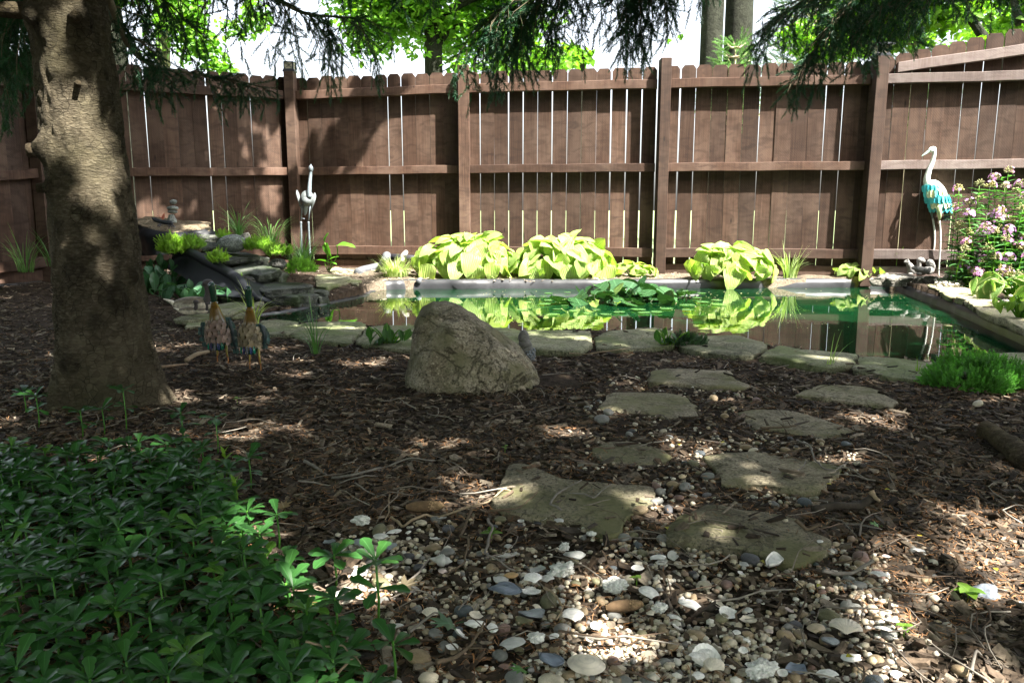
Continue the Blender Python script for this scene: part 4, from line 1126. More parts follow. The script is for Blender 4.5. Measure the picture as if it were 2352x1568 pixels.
# carved hollows on the face
for (px, py, r_, h_) in [(1075, 810, .05, .022), (1090, 845, .035, .024), (1010, 800, .06, .020), (975, 775, .03, .008), (1120, 855, .03, .010), (1130, 745, .03, .014), (1040, 760, .04, -.008), (1170, 880, .04, -.008)]:
    c = W(px, py, YB - .2); dd = np.linalg.norm((V - c) * [1, .6, 1.4], axis=1); V[:, 1] += h_ * np.exp(-(dd / r_) ** 2)
crk = np.abs(fbm(V * [5, 5, 8] + 40, 3)); V[:, 1] += .010 * np.exp(-(crk / .035) ** 2) * (fbm(V * 3 + 7, 2) > .1)
solo('boulder', MB().add(V, F), M_boulder, 'large grey brown boulder sloping down to the right, in the middle of the mulch', 'boulder', (0.0, YB, 0))

def lump(center, rx, ry, rz, seed=0, amp=.14, base=ICO4, ang=0, flat=0, freq=1.6):
    V, F = base; V = V.copy()
    n = fbm(V * freq + seed * 5.1, 4); n2 = vnoise(V * 1.1 + seed)
    V = V * (1 + amp * n + amp * .6 * n2)[:, None]
    if flat:   # knock facets off
        r = np.random.default_rng(seed)
        for q in range(flat):
            d = r.normal(size=3); d /= np.linalg.norm(d); h = r.uniform(.55, .8); o_ = V @ d - h
            V = V - np.where(o_ > 0, o_ * .85, 0)[:, None] * d
    V = V * [rx, ry, rz]
    c, s = math.cos(ang), math.sin(ang); V = V @ np.array([[c, s, 0], [-s, c, 0], [0, 0, 1]])
    return V + np.asarray(center), F
def rock(name, c, r3, mat, label, cat='rock', seed=0, group=None, **kw):
    V, F = lump(c, *r3, seed=seed, **kw)
    return solo(name, MB().add(V, F), mat, label, cat, (c[0], c[1], c[2] - r3[2]), group=group)
c1 = (287.1, 459.4, .1953)
def z1(x, y): return (c1[0] + x * c1[2], c1[1] + y * c1[2])
def W1(x, y, Y): return W(*z1(x, y), Y)
rock('granite_rock', W1(1262, 512, 7.75), (.145, .09, .085), M_granite, 'round pale speckled granite rock on the waterfall stones', seed=3, amp=.08)
rock('tan_rock', W1(1410, 440, 8.1), (.062, .055, .062), M_palerock, 'blocky tan rock behind the speckled granite one', seed=4, flat=7, amp=.06)
rock('tan_rock', W1(1448, 515, 7.95), (.05, .045, .04), M_palerock, 'small tan rock wedged right of the granite rock', seed=5, flat=5, amp=.08)
rock('dark_rock', W1(1425, 965, 7.15), (.075, .06, .045), M_darkrock, 'rough dark lava like rock low on the waterfall', seed=6, amp=.3)
rock('dark_rock', W1(1180, 850, 7.3), (.06, .06, .05), M_darkrock, 'dark rock beside the black liner lip', seed=7, flat=5)
rock('brown_rock', W1(790, 600, 7.8), (.10, .05, .045), M_toprock, 'brown rock tucked under the left sedum at the top of the liner', seed=8, amp=.2, ang=-.5)
rock('dark_rock', W1(1800, 760, 7.6), (.085, .05, .06), M_darkrock, 'dark broken rock under the right hand sedum on the waterfall', seed=9, flat=6)
c2 = (689.0, 516.8, .3662)
def z2(x, y): return (c2[0] + x * c2[2], c2[1] + y * c2[2])
rock('pale_rock', G(*z2(125, 262), .08) + [0, 0, .045], (.16, .10, .055), M_palerock, 'low white rock at the foot of the grey heron statue', seed=10, amp=.12, ang=.1)
rock('blue_rock', G(2252, 1378, 0) + [0, 0, .016], (.040, .030, .027), M_bluerock, 'angular blue grey rock lying on the mulch at the lower right', seed=11, flat=9, amp=.05)

# ---------------------------------------------------------------- waterfall slabs
def WF(pts, Yb, Yf, y0, y1):
    """outline in the crop's pixels; distance runs from Yb at row y0 to Yf at row y1"""
    return np.array([W1(x, y, Yb + (Yf - Yb) * (y - y0) / (y1 - y0)) for x, y in pts])
S0 = WF([(122, 262), (160, 225), (232, 184), (330, 190), (480, 210), (640, 236), (820, 240), (980, 255), (1016, 322), (980, 345), (860, 358), (700, 372), (560, 386), (420, 378), (300, 350), (200, 300)], 8.75, 8.15, 184, 386)
flagstone('top_slab', S0, .04, M_toprock, 'brown flat slab crowning the waterfall under the stone cairn', 'slab', 'stacked waterfall slabs', jag=.03, zamp=.01)
flagstone('slab', WF([(870, 470), (960, 478), (1105, 512), (1095, 545), (1000, 560), (925, 580), (860, 560)], 8.1, 7.9, 470, 580), .03, M_slate, 'small dark slab just below the top slab, above the left sedum', 'slab', 'stacked waterfall slabs')
flagstone('slab', WF([(860, 655), (900, 620), (1060, 580), (1300, 594), (1450, 612), (1600, 642), (1590, 652), (1400, 680), (1230, 704), (1000, 700)], 8.0, 7.5, 580, 704), .055, M_slate, 'grey blue slab directly under the granite rock', 'slab', 'stacked waterfall slabs')
flagstone('slab', WF([(1200, 800), (1330, 755), (1500, 740), (1700, 768), (1826, 810), (1822, 832), (1700, 852), (1550, 874), (1350, 870), (1230, 852)], 7.7, 7.2, 740, 874), .085, M_slate, 'mossy slab in the middle of the waterfall', 'slab', 'stacked waterfall slabs', jag=.03, rough=.03)
flagstone('slab', WF([(1450, 1012), (1560, 985), (1760, 962), (2050, 962), (2212, 985), (2232, 1010), (2120, 1032), (1850, 1052), (1650, 1064), (1500, 1050)], 7.35, 6.85, 962, 1064), .125, M_slate, 'thick dark slab at the foot of the waterfall above the water', 'slab', 'stacked waterfall slabs', jag=.03, rough=.03)
# filler stones deep in the stack
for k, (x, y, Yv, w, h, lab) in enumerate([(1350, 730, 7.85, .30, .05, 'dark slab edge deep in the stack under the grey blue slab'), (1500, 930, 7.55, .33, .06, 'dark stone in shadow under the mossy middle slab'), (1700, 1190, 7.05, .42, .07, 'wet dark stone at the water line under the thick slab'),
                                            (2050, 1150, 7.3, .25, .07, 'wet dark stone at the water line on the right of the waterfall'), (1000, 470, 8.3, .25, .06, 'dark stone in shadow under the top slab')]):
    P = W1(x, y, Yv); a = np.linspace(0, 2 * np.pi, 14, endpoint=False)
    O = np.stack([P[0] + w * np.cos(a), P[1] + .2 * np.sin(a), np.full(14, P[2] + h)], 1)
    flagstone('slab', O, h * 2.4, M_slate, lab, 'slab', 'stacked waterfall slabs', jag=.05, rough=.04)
# right of the waterfall
for pts, z, th_, mt, lab in [
    ([(180, 282), (235, 235), (285, 215), (400, 218), (462, 232), (440, 262), (400, 286), (300, 300), (215, 300)], .10, .05, M_ledge, 'pale sunlit slab lying behind the pond left corner'),
    ([(88, 318), (110, 305), (200, 305), (322, 322), (318, 345), (200, 372), (170, 390), (100, 378)], .10, .06, M_edge, 'thick grey slab in sun right of the waterfall foot'),
    ([(120, 396), (200, 380), (320, 358), (330, 372), (300, 392), (170, 420), (135, 420)], .03, .05, M_edge, 'lower grey slab stepping down to the water right of the waterfall'),
    ([(310, 340), (350, 336), (385, 350), (360, 366), (325, 366)], .08, .05, M_edge, 'small grey slab beside the liner corner'),
    ([(52, 385), (90, 382), (150, 440), (120, 455), (70, 430)], .05, .06, M_slate, 'tilted wet slab at the right foot of the waterfall')]:
    P = GP([z2(*p) for p in pts], z); flagstone('slab', P, th_, mt, lab, 'slab', 'slabs at the left corner of the pond', jag=.03)
for pts, z, th_, mt, lab in [
    ([(575, 1398), (640, 1372), (760, 1345), (980, 1322), (1210, 1335), (1220, 1362), (1000, 1385), (740, 1424), (610, 1412)], .045, .035, M_edge, 'long thin green slab in front of the ceramic ducks'),
    ([(1000, 1240), (1200, 1200), (1480, 1160), (1630, 1180), (1640, 1215), (1500, 1250), (1330, 1300), (1190, 1345), (1010, 1330)], .06, .035, M_edge, 'green mossy slab behind the two metal ducks'),
    ([(1180, 1340), (1380, 1295), (1500, 1262), (1600, 1275), (1480, 1330), (1250, 1370)], .03, .035, M_edge, 'low green slab at the pond edge between the metal ducks'),
    ([(725, 1452), (800, 1440), (960, 1425), (975, 1452), (880, 1470), (740, 1484)], .03, .03, M_edge, 'smallest green slab half under the mulch left of the metal ducks')]:
    P = GP([z1(*p) for p in pts], z); flagstone('slab', P, th_, mt, lab, 'slab', 'slabs near the metal ducks', jag=.02)

# black liner of the stream: a rolled lip running down and the sheet hanging from it
def sheet(A, B, nv=14, bulge=.04, seed=0, wr=.004):
    n = len(A); t = np.linspace(0, 1, nv)[None, :, None]
    V = A[:, None] * (1 - t) + B[:, None] * t
    V = V + np.array([0, -1, .3]) * bulge * np.sin(np.pi * t ** .7)
    V = V + np.array([0, -1, .2]) * wr * fbm(V * [5, 5, 9] + seed, 3)[..., None]
    i = np.arange(n - 1)[:, None] * nv; j = np.arange(nv - 1)[None]
    return V.reshape(-1, 3), np.stack([i + j, i + nv + j, i + nv + j + 1, i + j + 1], -1).reshape(-1, 4)
lip = smoothpath([W1(560, 640, 7.75), W1(700, 612, 7.75), W1(800, 632, 7.65), W1(960, 722, 7.45), W1(1180, 835, 7.2), W1(1330, 930, 6.95), W1(1420, 1030, 6.8), W1(1560, 1175, 6.65)], 60)
low = smoothpath([W1(480, 800, 7.7), W1(600, 850, 7.6), W1(760, 960, 7.4), W1(900, 1070, 7.15), W1(1080, 1120, 6.9), W1(1250, 1135, 6.75), W1(1400, 1150, 6.65), W1(1545, 1190, 6.6)], 60)
mb = MB(); mb.add(*tube(lip, .045 * np.interp(np.linspace(0, 1, 60), [0, .1, .8, 1], [.4, 1, 1, .5]), 18))
mb.add(*sheet(lip - [0, .03, .02], low, 16, -.03, 1))
mb.add(*sheet(lip + [0, .01, .0], lip + [.25, .35, -.12], 8, .0, 2))
solo('stream_liner', mb, M_liner, 'black rubber liner running down the left side of the waterfall in a rolled lip', 'liner', (lip[30][0], lip[30][1], 0.05))
A = smoothpath([W1(118, 278, 8.55), W1(300, 340, 8.2), W1(560, 380, 8.15), W1(860, 352, 8.2), W1(1010, 345, 8.3), W1(1105, 410, 8.3)], 60)
B = smoothpath([W1(130, 650, 8.45), W1(300, 650, 8.15), W1(560, 640, 8.1), W1(800, 640, 8.1), W1(960, 600, 8.1), W1(1110, 520, 8.2)], 60)
solo('basin_liner', MB().add(*sheet(A, B, 18, .03, 5, .03)), M_liner, 'black rubber sheet hanging in folds under the brown top slab', 'liner', (A[30][0], A[30][1], 0.1))

# ---------------------------------------------------------------- cairn and insect ornament on the top slab
cb = W1(552, 268, 8.4)
t = thing('stone_cairn', 'small cairn of balanced rounded stones on the brown top slab', 'cairn', cb)
def stone_at(zx, zy, wx, wz, seed, name='cairn_stone', mt=M_granite):
    c = W1(zx, zy, 8.4); s_ = .1953 / FPX * 8.5
    V, F = lump(c, wx * s_, wx * s_ * .85, wz * s_, seed, .06, ICO3); part(t, name, MB().add(V, F), mt)
Vp, Fp = uvs(24, 14)
s_ = .1953 / FPX * 8.5
bell = np.array([[math.cos(a) * r_ * s_, math.sin(a) * r_ * s_ * .8, z_ * s_] for r_, z_ in [(0, 0), (55, 0), (58, 12), (50, 40), (36, 66), (33, 84), (24, 96), (0, 98)] for a in np.linspace(0, 2 * np.pi, 20, endpoint=False)])
i = np.arange(7)[:, None] * 20; j = np.arange(20)[None]; j2 = (j + 1) % 20
part(t, 'base_stone', MB().add(bell + W1(552, 268, 8.4), np.stack([i + j, i + j2, i + 20 + j2, i + 20 + j], -1).reshape(-1, 4)), M_granite)
stone_at(558, 138, 58, 22, 5); stone_at(560, 97, 66, 27, 6); stone_at(570, 22, 42, 28, 7); 
part(t, 'pin', MB().add(*tube([W1(561, 70, 8.4), W1(562, 45, 8.4)], .004, 6)), M_darkmetal)
t = thing('insect_ornament', 'dark metal insect ornament with rust red wings beside the cairn', 'ornament', W1(480, 300, 8.2))
V, F = tube(smoothpath([W1(318, 212, 8.2), W1(360, 235, 8.2), W1(440, 258, 8.2), W1(540, 270, 8.2), W1(565, 272, 8.2)], 14), np.interp(np.linspace(0, 1, 14), [0, .2, .8, 1], [.008, .022, .022, .014]), 10); part(t, 'body', MB().add(V, F), M_darkmetal)
for a, b, c in [((420, 262), (405, 285), (385, 310)), ((440, 265), (420, 290), (408, 314)), ((520, 275), (545, 300), (552, 318)), ((540, 272), (565, 298), (588, 322)), ((500, 275), (515, 300), (520, 316))]:
    part(t, 'leg', MB().add(*tube(smoothpath([W1(*a, 8.2), W1(*b, 8.15), W1(*c, 8.12)], 6), .0045, 5)), M_darkmetal)
for (a, b) in (((440, 235), (-.6, .3)), ((448, 232), (.25, .3))):
    V, F, L = leafgrid(.075, .038, p_ovate, 6, 2, .1, .3)
    c = W1(*a, 8.22); Mx = align([[b[0], -.15, .8]])[0]
    part(t, 'wing', MB().add(V @ Mx.T + c, F, (.30, .09, .06)), M_paint)

# ================================================================ STATUES
def col_tube(parent, name, pts, rad, col, mat=M_paint, sides=14, n=24, squash=1.0):
    P = smoothpath(pts, n); R_ = np.interp(np.linspace(0, 1, n), np.linspace(0, 1, len(rad)), rad)
    V, F = tube(P, R_, sides, squash=squash)
    return part(parent, name, MB().add(V, F, col), mat)
FV, FF, FL = leafgrid(1.0, .62, lambda t: min(1, (t / .18) ** .5 if t > 0 else .3) * (1 - max(0, (t - .55) / .45) ** 2.2) ** .5 + .03, 7, 2, .22, .18, ribs=.02)
FV = FV.copy(); FV[:, 2] += .012 * np.sin(FL[:, 1] * 60)
def feather(parent, pos, dirv, nrm_, L, w, col, mat=M_paint, name='feather'):
    d = np.asarray(dirv, float); d /= np.linalg.norm(d); n_ = np.asarray(nrm_, float); n_ = n_ - d * (n_ @ d); n_ /= np.linalg.norm(n_)
    x = np.cross(d, n_); M3 = np.stack([x * w / .62, d * L, n_ * L], 1)
    return part(parent, name, MB().add(FV @ M3.T + pos, FF, col, FL), mat)
def blob_body(center, axes, R3, col, nu=28, nv=18, taper=0.0):
    """ellipsoid with its long axis given"""
    V, F = uvs(nu, nv); V = V.copy()
    k = 1 - taper * V[:, 2]; V = V * np.stack([k, k, np.ones(len(V))], 1) * np.asarray(R3)
    ax = np.asarray(axes, float); ax /= np.linalg.norm(ax)
    u = np.cross(ax, [0, 1, 0]) if abs(ax[1]) < .9 else np.cross(ax, [1, 0, 0]); u /= np.linalg.norm(u); w = np.cross(ax, u)
    return V @ np.stack([u, w, ax], 0) + center, F

# turquoise crane at the right
YC = 8.72
def c3(x, y): return (2038.5 + x * .2051, 321.6 + y * .2051)
def WC(x, y, Y=YC): return W(*c3(x, y), Y)
gb = WC(575, 1520)
crane = thing('crane_statue', 'tall painted crane statue, white neck and turquoise feathered body, by the phlox', 'statue', (gb[0], gb[1], gb[2]))
s3 = .2051 / FPX * YC
V, F = blob_body(WC(545, 620), [-.42, 0, 1.0], [110 * s3, 95 * s3, 178 * s3], None, taper=.12); part(crane, 'body', MB().add(V, F, (.75, .85, .80)), M_paint)
col_tube(crane, 'neck', [WC(455, 500), WC(440, 440), WC(465, 340), WC(505, 240), WC(522, 160), WC(515, 110), WC(498, 98)], np.array([44, 35, 26, 22, 20, 26, 28]) * s3, (.82, .86, .78))
V, F = blob_body(WC(498, 108), [1, 0, .35], [30 * s3, 26 * s3, 44 * s3], None); part(crane, 'head', MB().add(V, F, (.85, .88, .82)), M_paint)
col_tube(crane, 'beak', [WC(478, 112), WC(430, 150), WC(380, 182)], np.array([17, 10, 2]) * s3, (.45, .75, .65), n=10)
V, F = tube(smoothpath([WC(505, 85), WC(530, 88), WC(545, 95)], 5), np.array([8, 7, 5, 4, 2]) * s3, 6); part(crane, 'crest', MB().add(V, F, (.8, .85, .7)), M_paint)
rr = np.random.default_rng(5)
TQ = [(.06, .50, .55), (.10, .58, .62), (.05, .42, .50)]; CRM = [(.62, .66, .38), (.72, .76, .50)]
for row, (yy, n, lenf) in enumerate([(505, 7, 70), (560, 8, 78), (620, 9, 80), (680, 8, 80), (725, 7, 75)]):
    for k in range(n):
        f = (k + .5 * (row % 2)) / (n - 1) - .5
        ang = f * 2.5 - .2
        cxz = np.interp(yy, [480, 600, 760], [470, 540, 590]) ; wr = np.interp(yy, [480, 560, 640, 760], [75, 112, 125, 95])
        p = WC(cxz + math.sin(ang) * wr, yy) + np.array([0, -math.cos(ang) * wr * s3 * .92, 0])
        c = CRM[k % 2] if (row in (1, 3) and k % 3 != 0) else TQ[(k + row) % 3]
        feather(crane, p, [.25 + math.sin(ang) * .3, -.12, -1], [math.sin(ang), -math.cos(ang), .25], lenf * s3 * 1.2, 46 * s3, c)
for k in range(7):
    feather(crane, WC(655 + k * 4, 730 + k * 8, YC + .03 * (k - 3)), [1, -.1 + .08 * k, -.45 - .12 * k], [.1, -1, .4], 105 * s3, 24 * s3, [(.08, .45, .5), (.55, .65, .35), (.05, .08, .09)][k % 3], name='tail_feather')
for k in range(4):
    feather(crane, WC(640 + k * 9, 790), [.1 * k, -.1, -1], [0, -1, .2], 120 * s3, 24 * s3, (.05, .08, .07), name='tail_feather')
V, F = tube([WC(578, 725, YC - .07), WC(582, 815, YC - .07), WC(583, 905, YC - .07)], np.array([44, 27, 9]) * s3, 14); part(crane, 'thigh', MB().add(V, F, (.62, .74, .40)), M_paint)
V, F = tube([WC(470, 740, YC + .05), WC(490, 800, YC + .05), WC(505, 880, YC + .05)], np.array([26, 16, 8]) * s3, 12); part(crane, 'thigh', MB().add(V, F, (.10, .16, .15)), M_paint)
col_tube(crane, 'leg', [WC(583, 900, YC - .07), WC(592, 1050, YC - .07), WC(590, 1200, YC - .07), WC(575, 1420, YC - .05), WC(574, 1530, YC - .05)], np.array([8, 10, 9, 8, 8]) * s3, (.62, .64, .60), n=20)
col_tube(crane, 'leg', [WC(505, 870, YC + .05), WC(525, 1010, YC + .05), WC(528, 1120, YC + .05), WC(515, 1300, YC + .05), WC(512, 1500, YC + .05)], np.array([8, 11, 9, 8, 8]) * s3, (.62, .64, .60), n=20)

# grey heron statue at the left post
YH = 9.35
def WH(x, y, Y=YH): return W(620.2 + x * .15376, 367.5 + y * .15376, Y)
s4 = .15376 / FPX * YH
gb = WH(540, 1470)
heron = thing('heron_statue', 'slim grey metal heron statue in front of the left lamp post', 'statue', tuple(gb))
V, F = blob_body(WH(555, 570), [0, .35, 1], [98 * s4, 90 * s4, 118 * s4], None); part(heron, 'body', MB().add(V, F), M_speckle)
V, F = blob_body(WH(548, 610, YH - .05), [0, -.2, 1], [70 * s4, 60 * s4, 60 * s4], None); part(heron, 'breast', MB().add(V, F), M_speckle)
col_tube(heron, 'neck', [WH(590, 560, YH - .07), WH(588, 470, YH - .06), WH(596, 330, YH - .02), WH(605, 230), WH(608, 150)], np.array([34, 32, 27, 24, 22]) * s4, (1, 1, 1), M_steel)
V, F = blob_body(WH(610, 130), [0, -.15, 1], [34 * s4, 40 * s4, 52 * s4], None); part(heron, 'head', MB().add(V, F), M_steel)
col_tube(heron, 'beak', [WH(611, 90), WH(612, 60)], np.array([14, 3]) * s4, (1, 1, 1), M_steel, n=6)
for a, b, c, nm in [((400, 450), (430, 580), (468, 740), 'wing'), ((668, 490), (655, 600), (610, 760), 'wing')]:
    P = smoothpath([WH(*a, YH + .06), WH(*b, YH), WH(*c, YH + .02)], 12)
    V, F = tube(P, np.interp(np.linspace(0, 1, 12), [0, .2, .6, 1], [8, 26, 22, 4]) * s4, 10, squash=.45); part(heron, nm, MB().add(V, F), M_speckle)
V, F = tube(smoothpath([WH(540, 650, YH + .08), WH(530, 740, YH + .12), WH(523, 825, YH + .14)], 8), np.array([38, 42, 42, 40, 36, 30, 24, 10]) * s4, 10, squash=.3); part(heron, 'tail', MB().add(V, F), M_steel)
def twisted(pts, r, turns, n=90, sides=10):
    P = smoothpath(pts, n); V, F = tube(P, r, sides); V = V.copy()
    a = np.arange(n)[:, None] / n * turns * 2 * np.pi + np.arange(sides)[None] / sides * 2 * np.pi
    k = (1 + .22 * np.cos(a * 2)).reshape(-1)
    V[:n * sides] = np.repeat(P, sides, 0) + (V[:n * sides] - np.repeat(P, sides, 0)) * k[:, None]
    return V, F
for (x0, x1, x2) in ((485, 462, 480), (603, 575, 602)):
    lg = part(heron, 'leg', MB().add(*tube([WH(x0, 650), WH((x0 + x1) / 2, 780), WH(x1, 925)], np.array([10, 9, 9]) * s4, 8)), M_steel)
    part(lg, 'shank', MB().add(*twisted([WH(x1, 930), WH((x1 + x2) / 2 - 2, 1180), WH(x2, 1475)], 14 * s4, 12)), M_steel)
    V, F = blob_body(WH(x1, 935), [0, 0, 1], [20 * s4, 20 * s4, 16 * s4], None, 12, 8); part(lg, 'knee', MB().add(V, F), M_steel)
part(heron, 'spur', MB().add(*tube([WH(475, 872), WH(518, 878)], .004, 6)), M_steel)

# the two metal ducks, seen from behind
def metal_duck(label, ox, oy, Y, head, ring, bodyc, bodyw, bodyh, feet, wl, wr, seed):
    def WD(x, y, Yd=0.0): return W(401.9 + x * .15382, 620.1 + y * .15382, Y + Yd)
    s = .15382 / FPX * Y
    b = WD((feet[0][0] + feet[1][0]) / 2, feet[0][1]); r = np.random.default_rng(seed)
    t = thing('duck_statue', label, 'statue', tuple(b), 'pair of painted metal ducks')
    hx, hy = head; rx_, ry = ring
    col_tube(t, 'head', [WD(rx_, ry), WD(rx_ - 8, ry - 90), WD(rx_ - 22, ry - 190), WD(hx + 4, hy + 52), WD(hx - 8, hy + 30, -.0)], np.array([43, 46, 52, 56, 30]) * s, (.012, .05, .028), M_glossy, n=26)
    V, F = blob_body(WD(hx, hy + 52, .03), [0, 1, .12], [54 * s, 52 * s, 72 * s], None); part(t, 'crown', MB().add(V, F, (.015, .045, .035)), M_glossy)
    col_tube(t, 'bill', [WD(hx, hy + 66, .075), WD(hx - 4, hy + 74, .12), WD(hx - 6, hy + 82, .155)], np.array([26, 26, 14]) * s, (.55, .33, .05), M_glossy, squash=.4, n=8)
    V, F = tube([WD(rx_ - 1, ry - 9), WD(rx_, ry + 9)], 52 * s, 20); part(t, 'neck_ring', MB().add(V, F, (.72, .74, .76)), M_paint)
    bx, by = bodyc
    # body: yellow shoulders widening to a rounded rump
    yy = np.array([ry + 5, ry + 60, ry + 150, ry + 240, by - 60, by + 40, by + bodyh * .55, by + bodyh * .85, by + bodyh])
    ww = np.array([46, 60, 88, 112, bodyw * .96, bodyw, bodyw * .86, bodyw * .55, 14])
    xx = np.interp(yy, [ry, by, by + bodyh], [rx_, bx, bx + 6])
    pts = [WD(a_, b_, -.02 + .03 * math.sin(i_ * .4)) for i_, (a_, b_) in enumerate(zip(xx, yy))]
    n = 34; P = smoothpath(pts, n); R_ = np.interp(np.linspace(0, 1, n), np.linspace(0, 1, len(ww)), ww) * s
    V, F = tube(P, R_, 30)
    tcol = np.linspace(0, 1, n)[:, None]
    cA, cB, cC = np.array([.17, .095, .014]), np.array([.12, .08, .03]), np.array([.008, .07, .05])
    cc = np.where(tcol < .45, cA * (1 - tcol / .45) + cB * tcol / .45, np.where(tcol < .68, cB, cC)); cc = np.repeat(cc, 30, 0); cc = np.vstack([cc, cA, cC])
    part(t, 'body', MB().add(V, F, cc), M_glossy)
    def surf(yp, ang):
        k = (yp - yy[0]) / (yy[-1] - yy[0]); c = WD(np.interp(yp, yy, xx), yp, -.02); w = np.interp(yp, yy, ww) * s * 1.02
        return c + np.array([math.sin(ang) * w, -math.cos(ang) * w, 0]), np.array([math.sin(ang), -math.cos(ang), .35])
    PKC = np.array([[.30, .20, .16], [.22, .15, .12], [.38, .27, .22]]) if seed == 1 else np.array([[.23, .18, .10], [.30, .24, .15], [.17, .135, .08]])
    y_ = by - 170
    rows = 8
    for q in range(rows)[::-1]:
        yp = by - 195 + q * (bodyh * .95 + 195) / rows * .74
        nf = int(4 + q * .5)
        for k in range(nf):
            a = ((k + .5 * (q % 2)) / max(1, nf - .5) - .5) * (1.9 + .14 * q) + r.uniform(-.05, .05)
            p, nn = surf(yp + r.uniform(-8, 8), a); c = PKC[r.integers(0, 3)] * r.uniform(.6, 1.3)
            feather(t, p + nn * (.002 + .0008 * (rows - q)), [math.sin(a) * .28, -.10, -1], nn, 84 * s * r.uniform(.9, 1.1), 70 * s, c)
    for k in range(5):   # green and violet tail coverts
        a = (k / 4 - .5) * 1.1; p, nn = surf(by + bodyh * .50, a)
        feather(t, p + nn * .008, [math.sin(a) * .3, -.1, -1], nn, 120 * s, 40 * s, [(.01, .16, .10), (.05, .05, .12), (.12, .13, .14), (.04, .06, .16), (.01, .15, .09)][k], M_glossy, 'tail_feather')
    for side, wpts in ((-1, wl), (1, wr)):
        if not wpts: continue
        w0 = wpts
        P = smoothpath([WD(*p_, -.01) for p_ in w0[0]], 14)
        wg = part(t, 'wing', MB().add(*(lambda q_: (q_[0], q_[1], (.02, .035, .04)))(tube(P, np.interp(np.linspace(0, 1, 14), [0, .25, .7, 1], [.3, 1, .9, .15]) * w0[1] * s, 12, squash=.45))), M_paint)
        for k in range(w0[2]):
            f = (k // 3 + .3) / (w0[2] / 3 + .3); ii = min(13, int(f * 13)); e = (k % 3 - 1) * .62
            wv = np.interp(f, [0, .25, .7, 1], [.3, 1, .9, .15]) * w0[1] * s
            p = P[ii] + np.array([e * wv, -.55 * wv * (1 - abs(e) * .5) - .004, 0])
            feather(wg, p, [.12 * side + e * .2, -.05, -1], [e * .6, -1, .2], 74 * s, 42 * s, np.array([.035, .085, .08]) * r.uniform(.6, 1.5), M_paint, 'feather')
    for (fx, fy), tx in zip(feet, (feet[0][0] * .75 + bx * .25, feet[1][0] * .8 + bx * .2)):
        lg = col_tube(t, 'leg', [WD(tx, by + bodyh * .72), WD((tx + fx) / 2, (by + bodyh + fy) / 2 - 20), WD(fx, fy - 70), WD(fx + 4, fy + 6)], np.array([22, 15, 9, 9]) * s, (.36, .15, .05), n=16)
        V, F = tube([WD(tx, by + bodyh * .7, -.01), WD(tx * .7 + fx * .3, by + bodyh + 30, -.01), WD(fx, fy - 95, -.01)], np.array([30, 18, 8]) * s, 10, squash=.6); part(lg, 'trouser_feather', MB().add(V, F, (.42, .36, .10)), M_paint)
        V, F = tube(smoothpath([WD(fx, fy, .0), WD(fx - 2, fy + 6, .03), WD(fx - 4, fy + 2, .06)], 6), np.array([8, 10, 12, 14, 14, 8]) * s, 8, squash=.35); part(lg, 'foot', MB().add(V, F, (.40, .17, .05)), M_paint)
    return t
metal_duck('left one of two painted metal mallards, rosy breast feathers and dark glossy head', 0, 0, 4.12, (545, 175), (583, 487), (655, 930), 172, 265, [(632, 1365), (793, 1385)],
           ([(424, 775), (405, 880), (430, 1020), (520, 1180)], 42, 15), ([(800, 700), (850, 850), (890, 1050), (935, 1280)], 78, 24), 1)
metal_duck('right one of two painted metal mallards, tan feathers and a fanned dark wing', 0, 0, 3.98, (1090, 232), (1115, 563), (1130, 990), 158, 265, [(1115, 1465), (1280, 1490)],
           ([(1000, 880), (975, 960), (985, 1080), (1030, 1180)], 30, 9), ([(1250, 800), (1330, 890), (1350, 1020), (1320, 1180)], 88, 24), 2)

# ceramic duck family on the slab
def ceramic_duck(label, x, y, Y, L, headup, seed, name='ceramic_duck', face=1):
    c = W1(x, y, Y); s = .1953 / FPX * Y
    t = thing(name, label, 'figurine', tuple(c - [0, 0, .0]), 'ceramic duck family')
    V, F = blob_body(c + [0, 0, L * .18], [1, 0, .0], [L * .2, L * .17, L * .5], None, taper=-.15 * face)
    hz = V[:, 2] - c[2]; cc = np.where(hz[:, None] > L * .22, [[.20, .16, .12]], [[.52, .46, .38]]); cc = cc * (1 + .5 * fbm(V * 60, 2)[:, None])
    part(t, 'body', MB().add(V, F, np.clip(cc, .03, .8)), M_ceramic)
    V, F = tube(smoothpath([c + [-face * L * .42, 0, L * .2], c + [-face * L * .56, 0, L * .27], c + [-face * L * .7, 0, L * .32]], 8), np.linspace(L * .12, L * .02, 8), 10, squash=.5); part(t, 'tail', MB().add(V, F, (.62, .56, .45)), M_ceramic)
    hx = face * L * .38
    col_tube(t, 'neck', [c + [hx, 0, L * .22], c + [hx + face * L * .06, 0, L * .22 + headup * .5], c + [hx + face * L * .04, 0, L * .22 + headup]], [L * .12, L * .085, L * .085], (.05, .04, .04), M_ceramic)
    V, F = blob_body(c + [hx + face * L * .06, 0, L * .24 + headup], [1, 0, 0], [L * .105, L * .1, L * .14], None); part(t, 'head', MB().add(V, F, (.05, .04, .04)), M_ceramic)
    col_tube(t, 'bill', [c + [hx + face * L * .17, 0, L * .22 + headup], c + [hx + face * L * .29, 0, L * .19 + headup]], [L * .045, L * .02], (.06, .05, .05), M_ceramic, n=6, squash=.5)
    return t
ceramic_duck('large brown headed ceramic duck behind the left metal duck', 790, 1310, 5.95, .30, .14, 1)
ceramic_duck('ceramic duckling nearest the front, head turned beside the mother', 740, 1342, 5.75, .145, .055, 2, 'ceramic_duckling', 1)
ceramic_duck('ceramic duckling on the right, close to the left metal duck', 900, 1332, 5.75, .10, .045, 3, 'ceramic_duckling', 1)

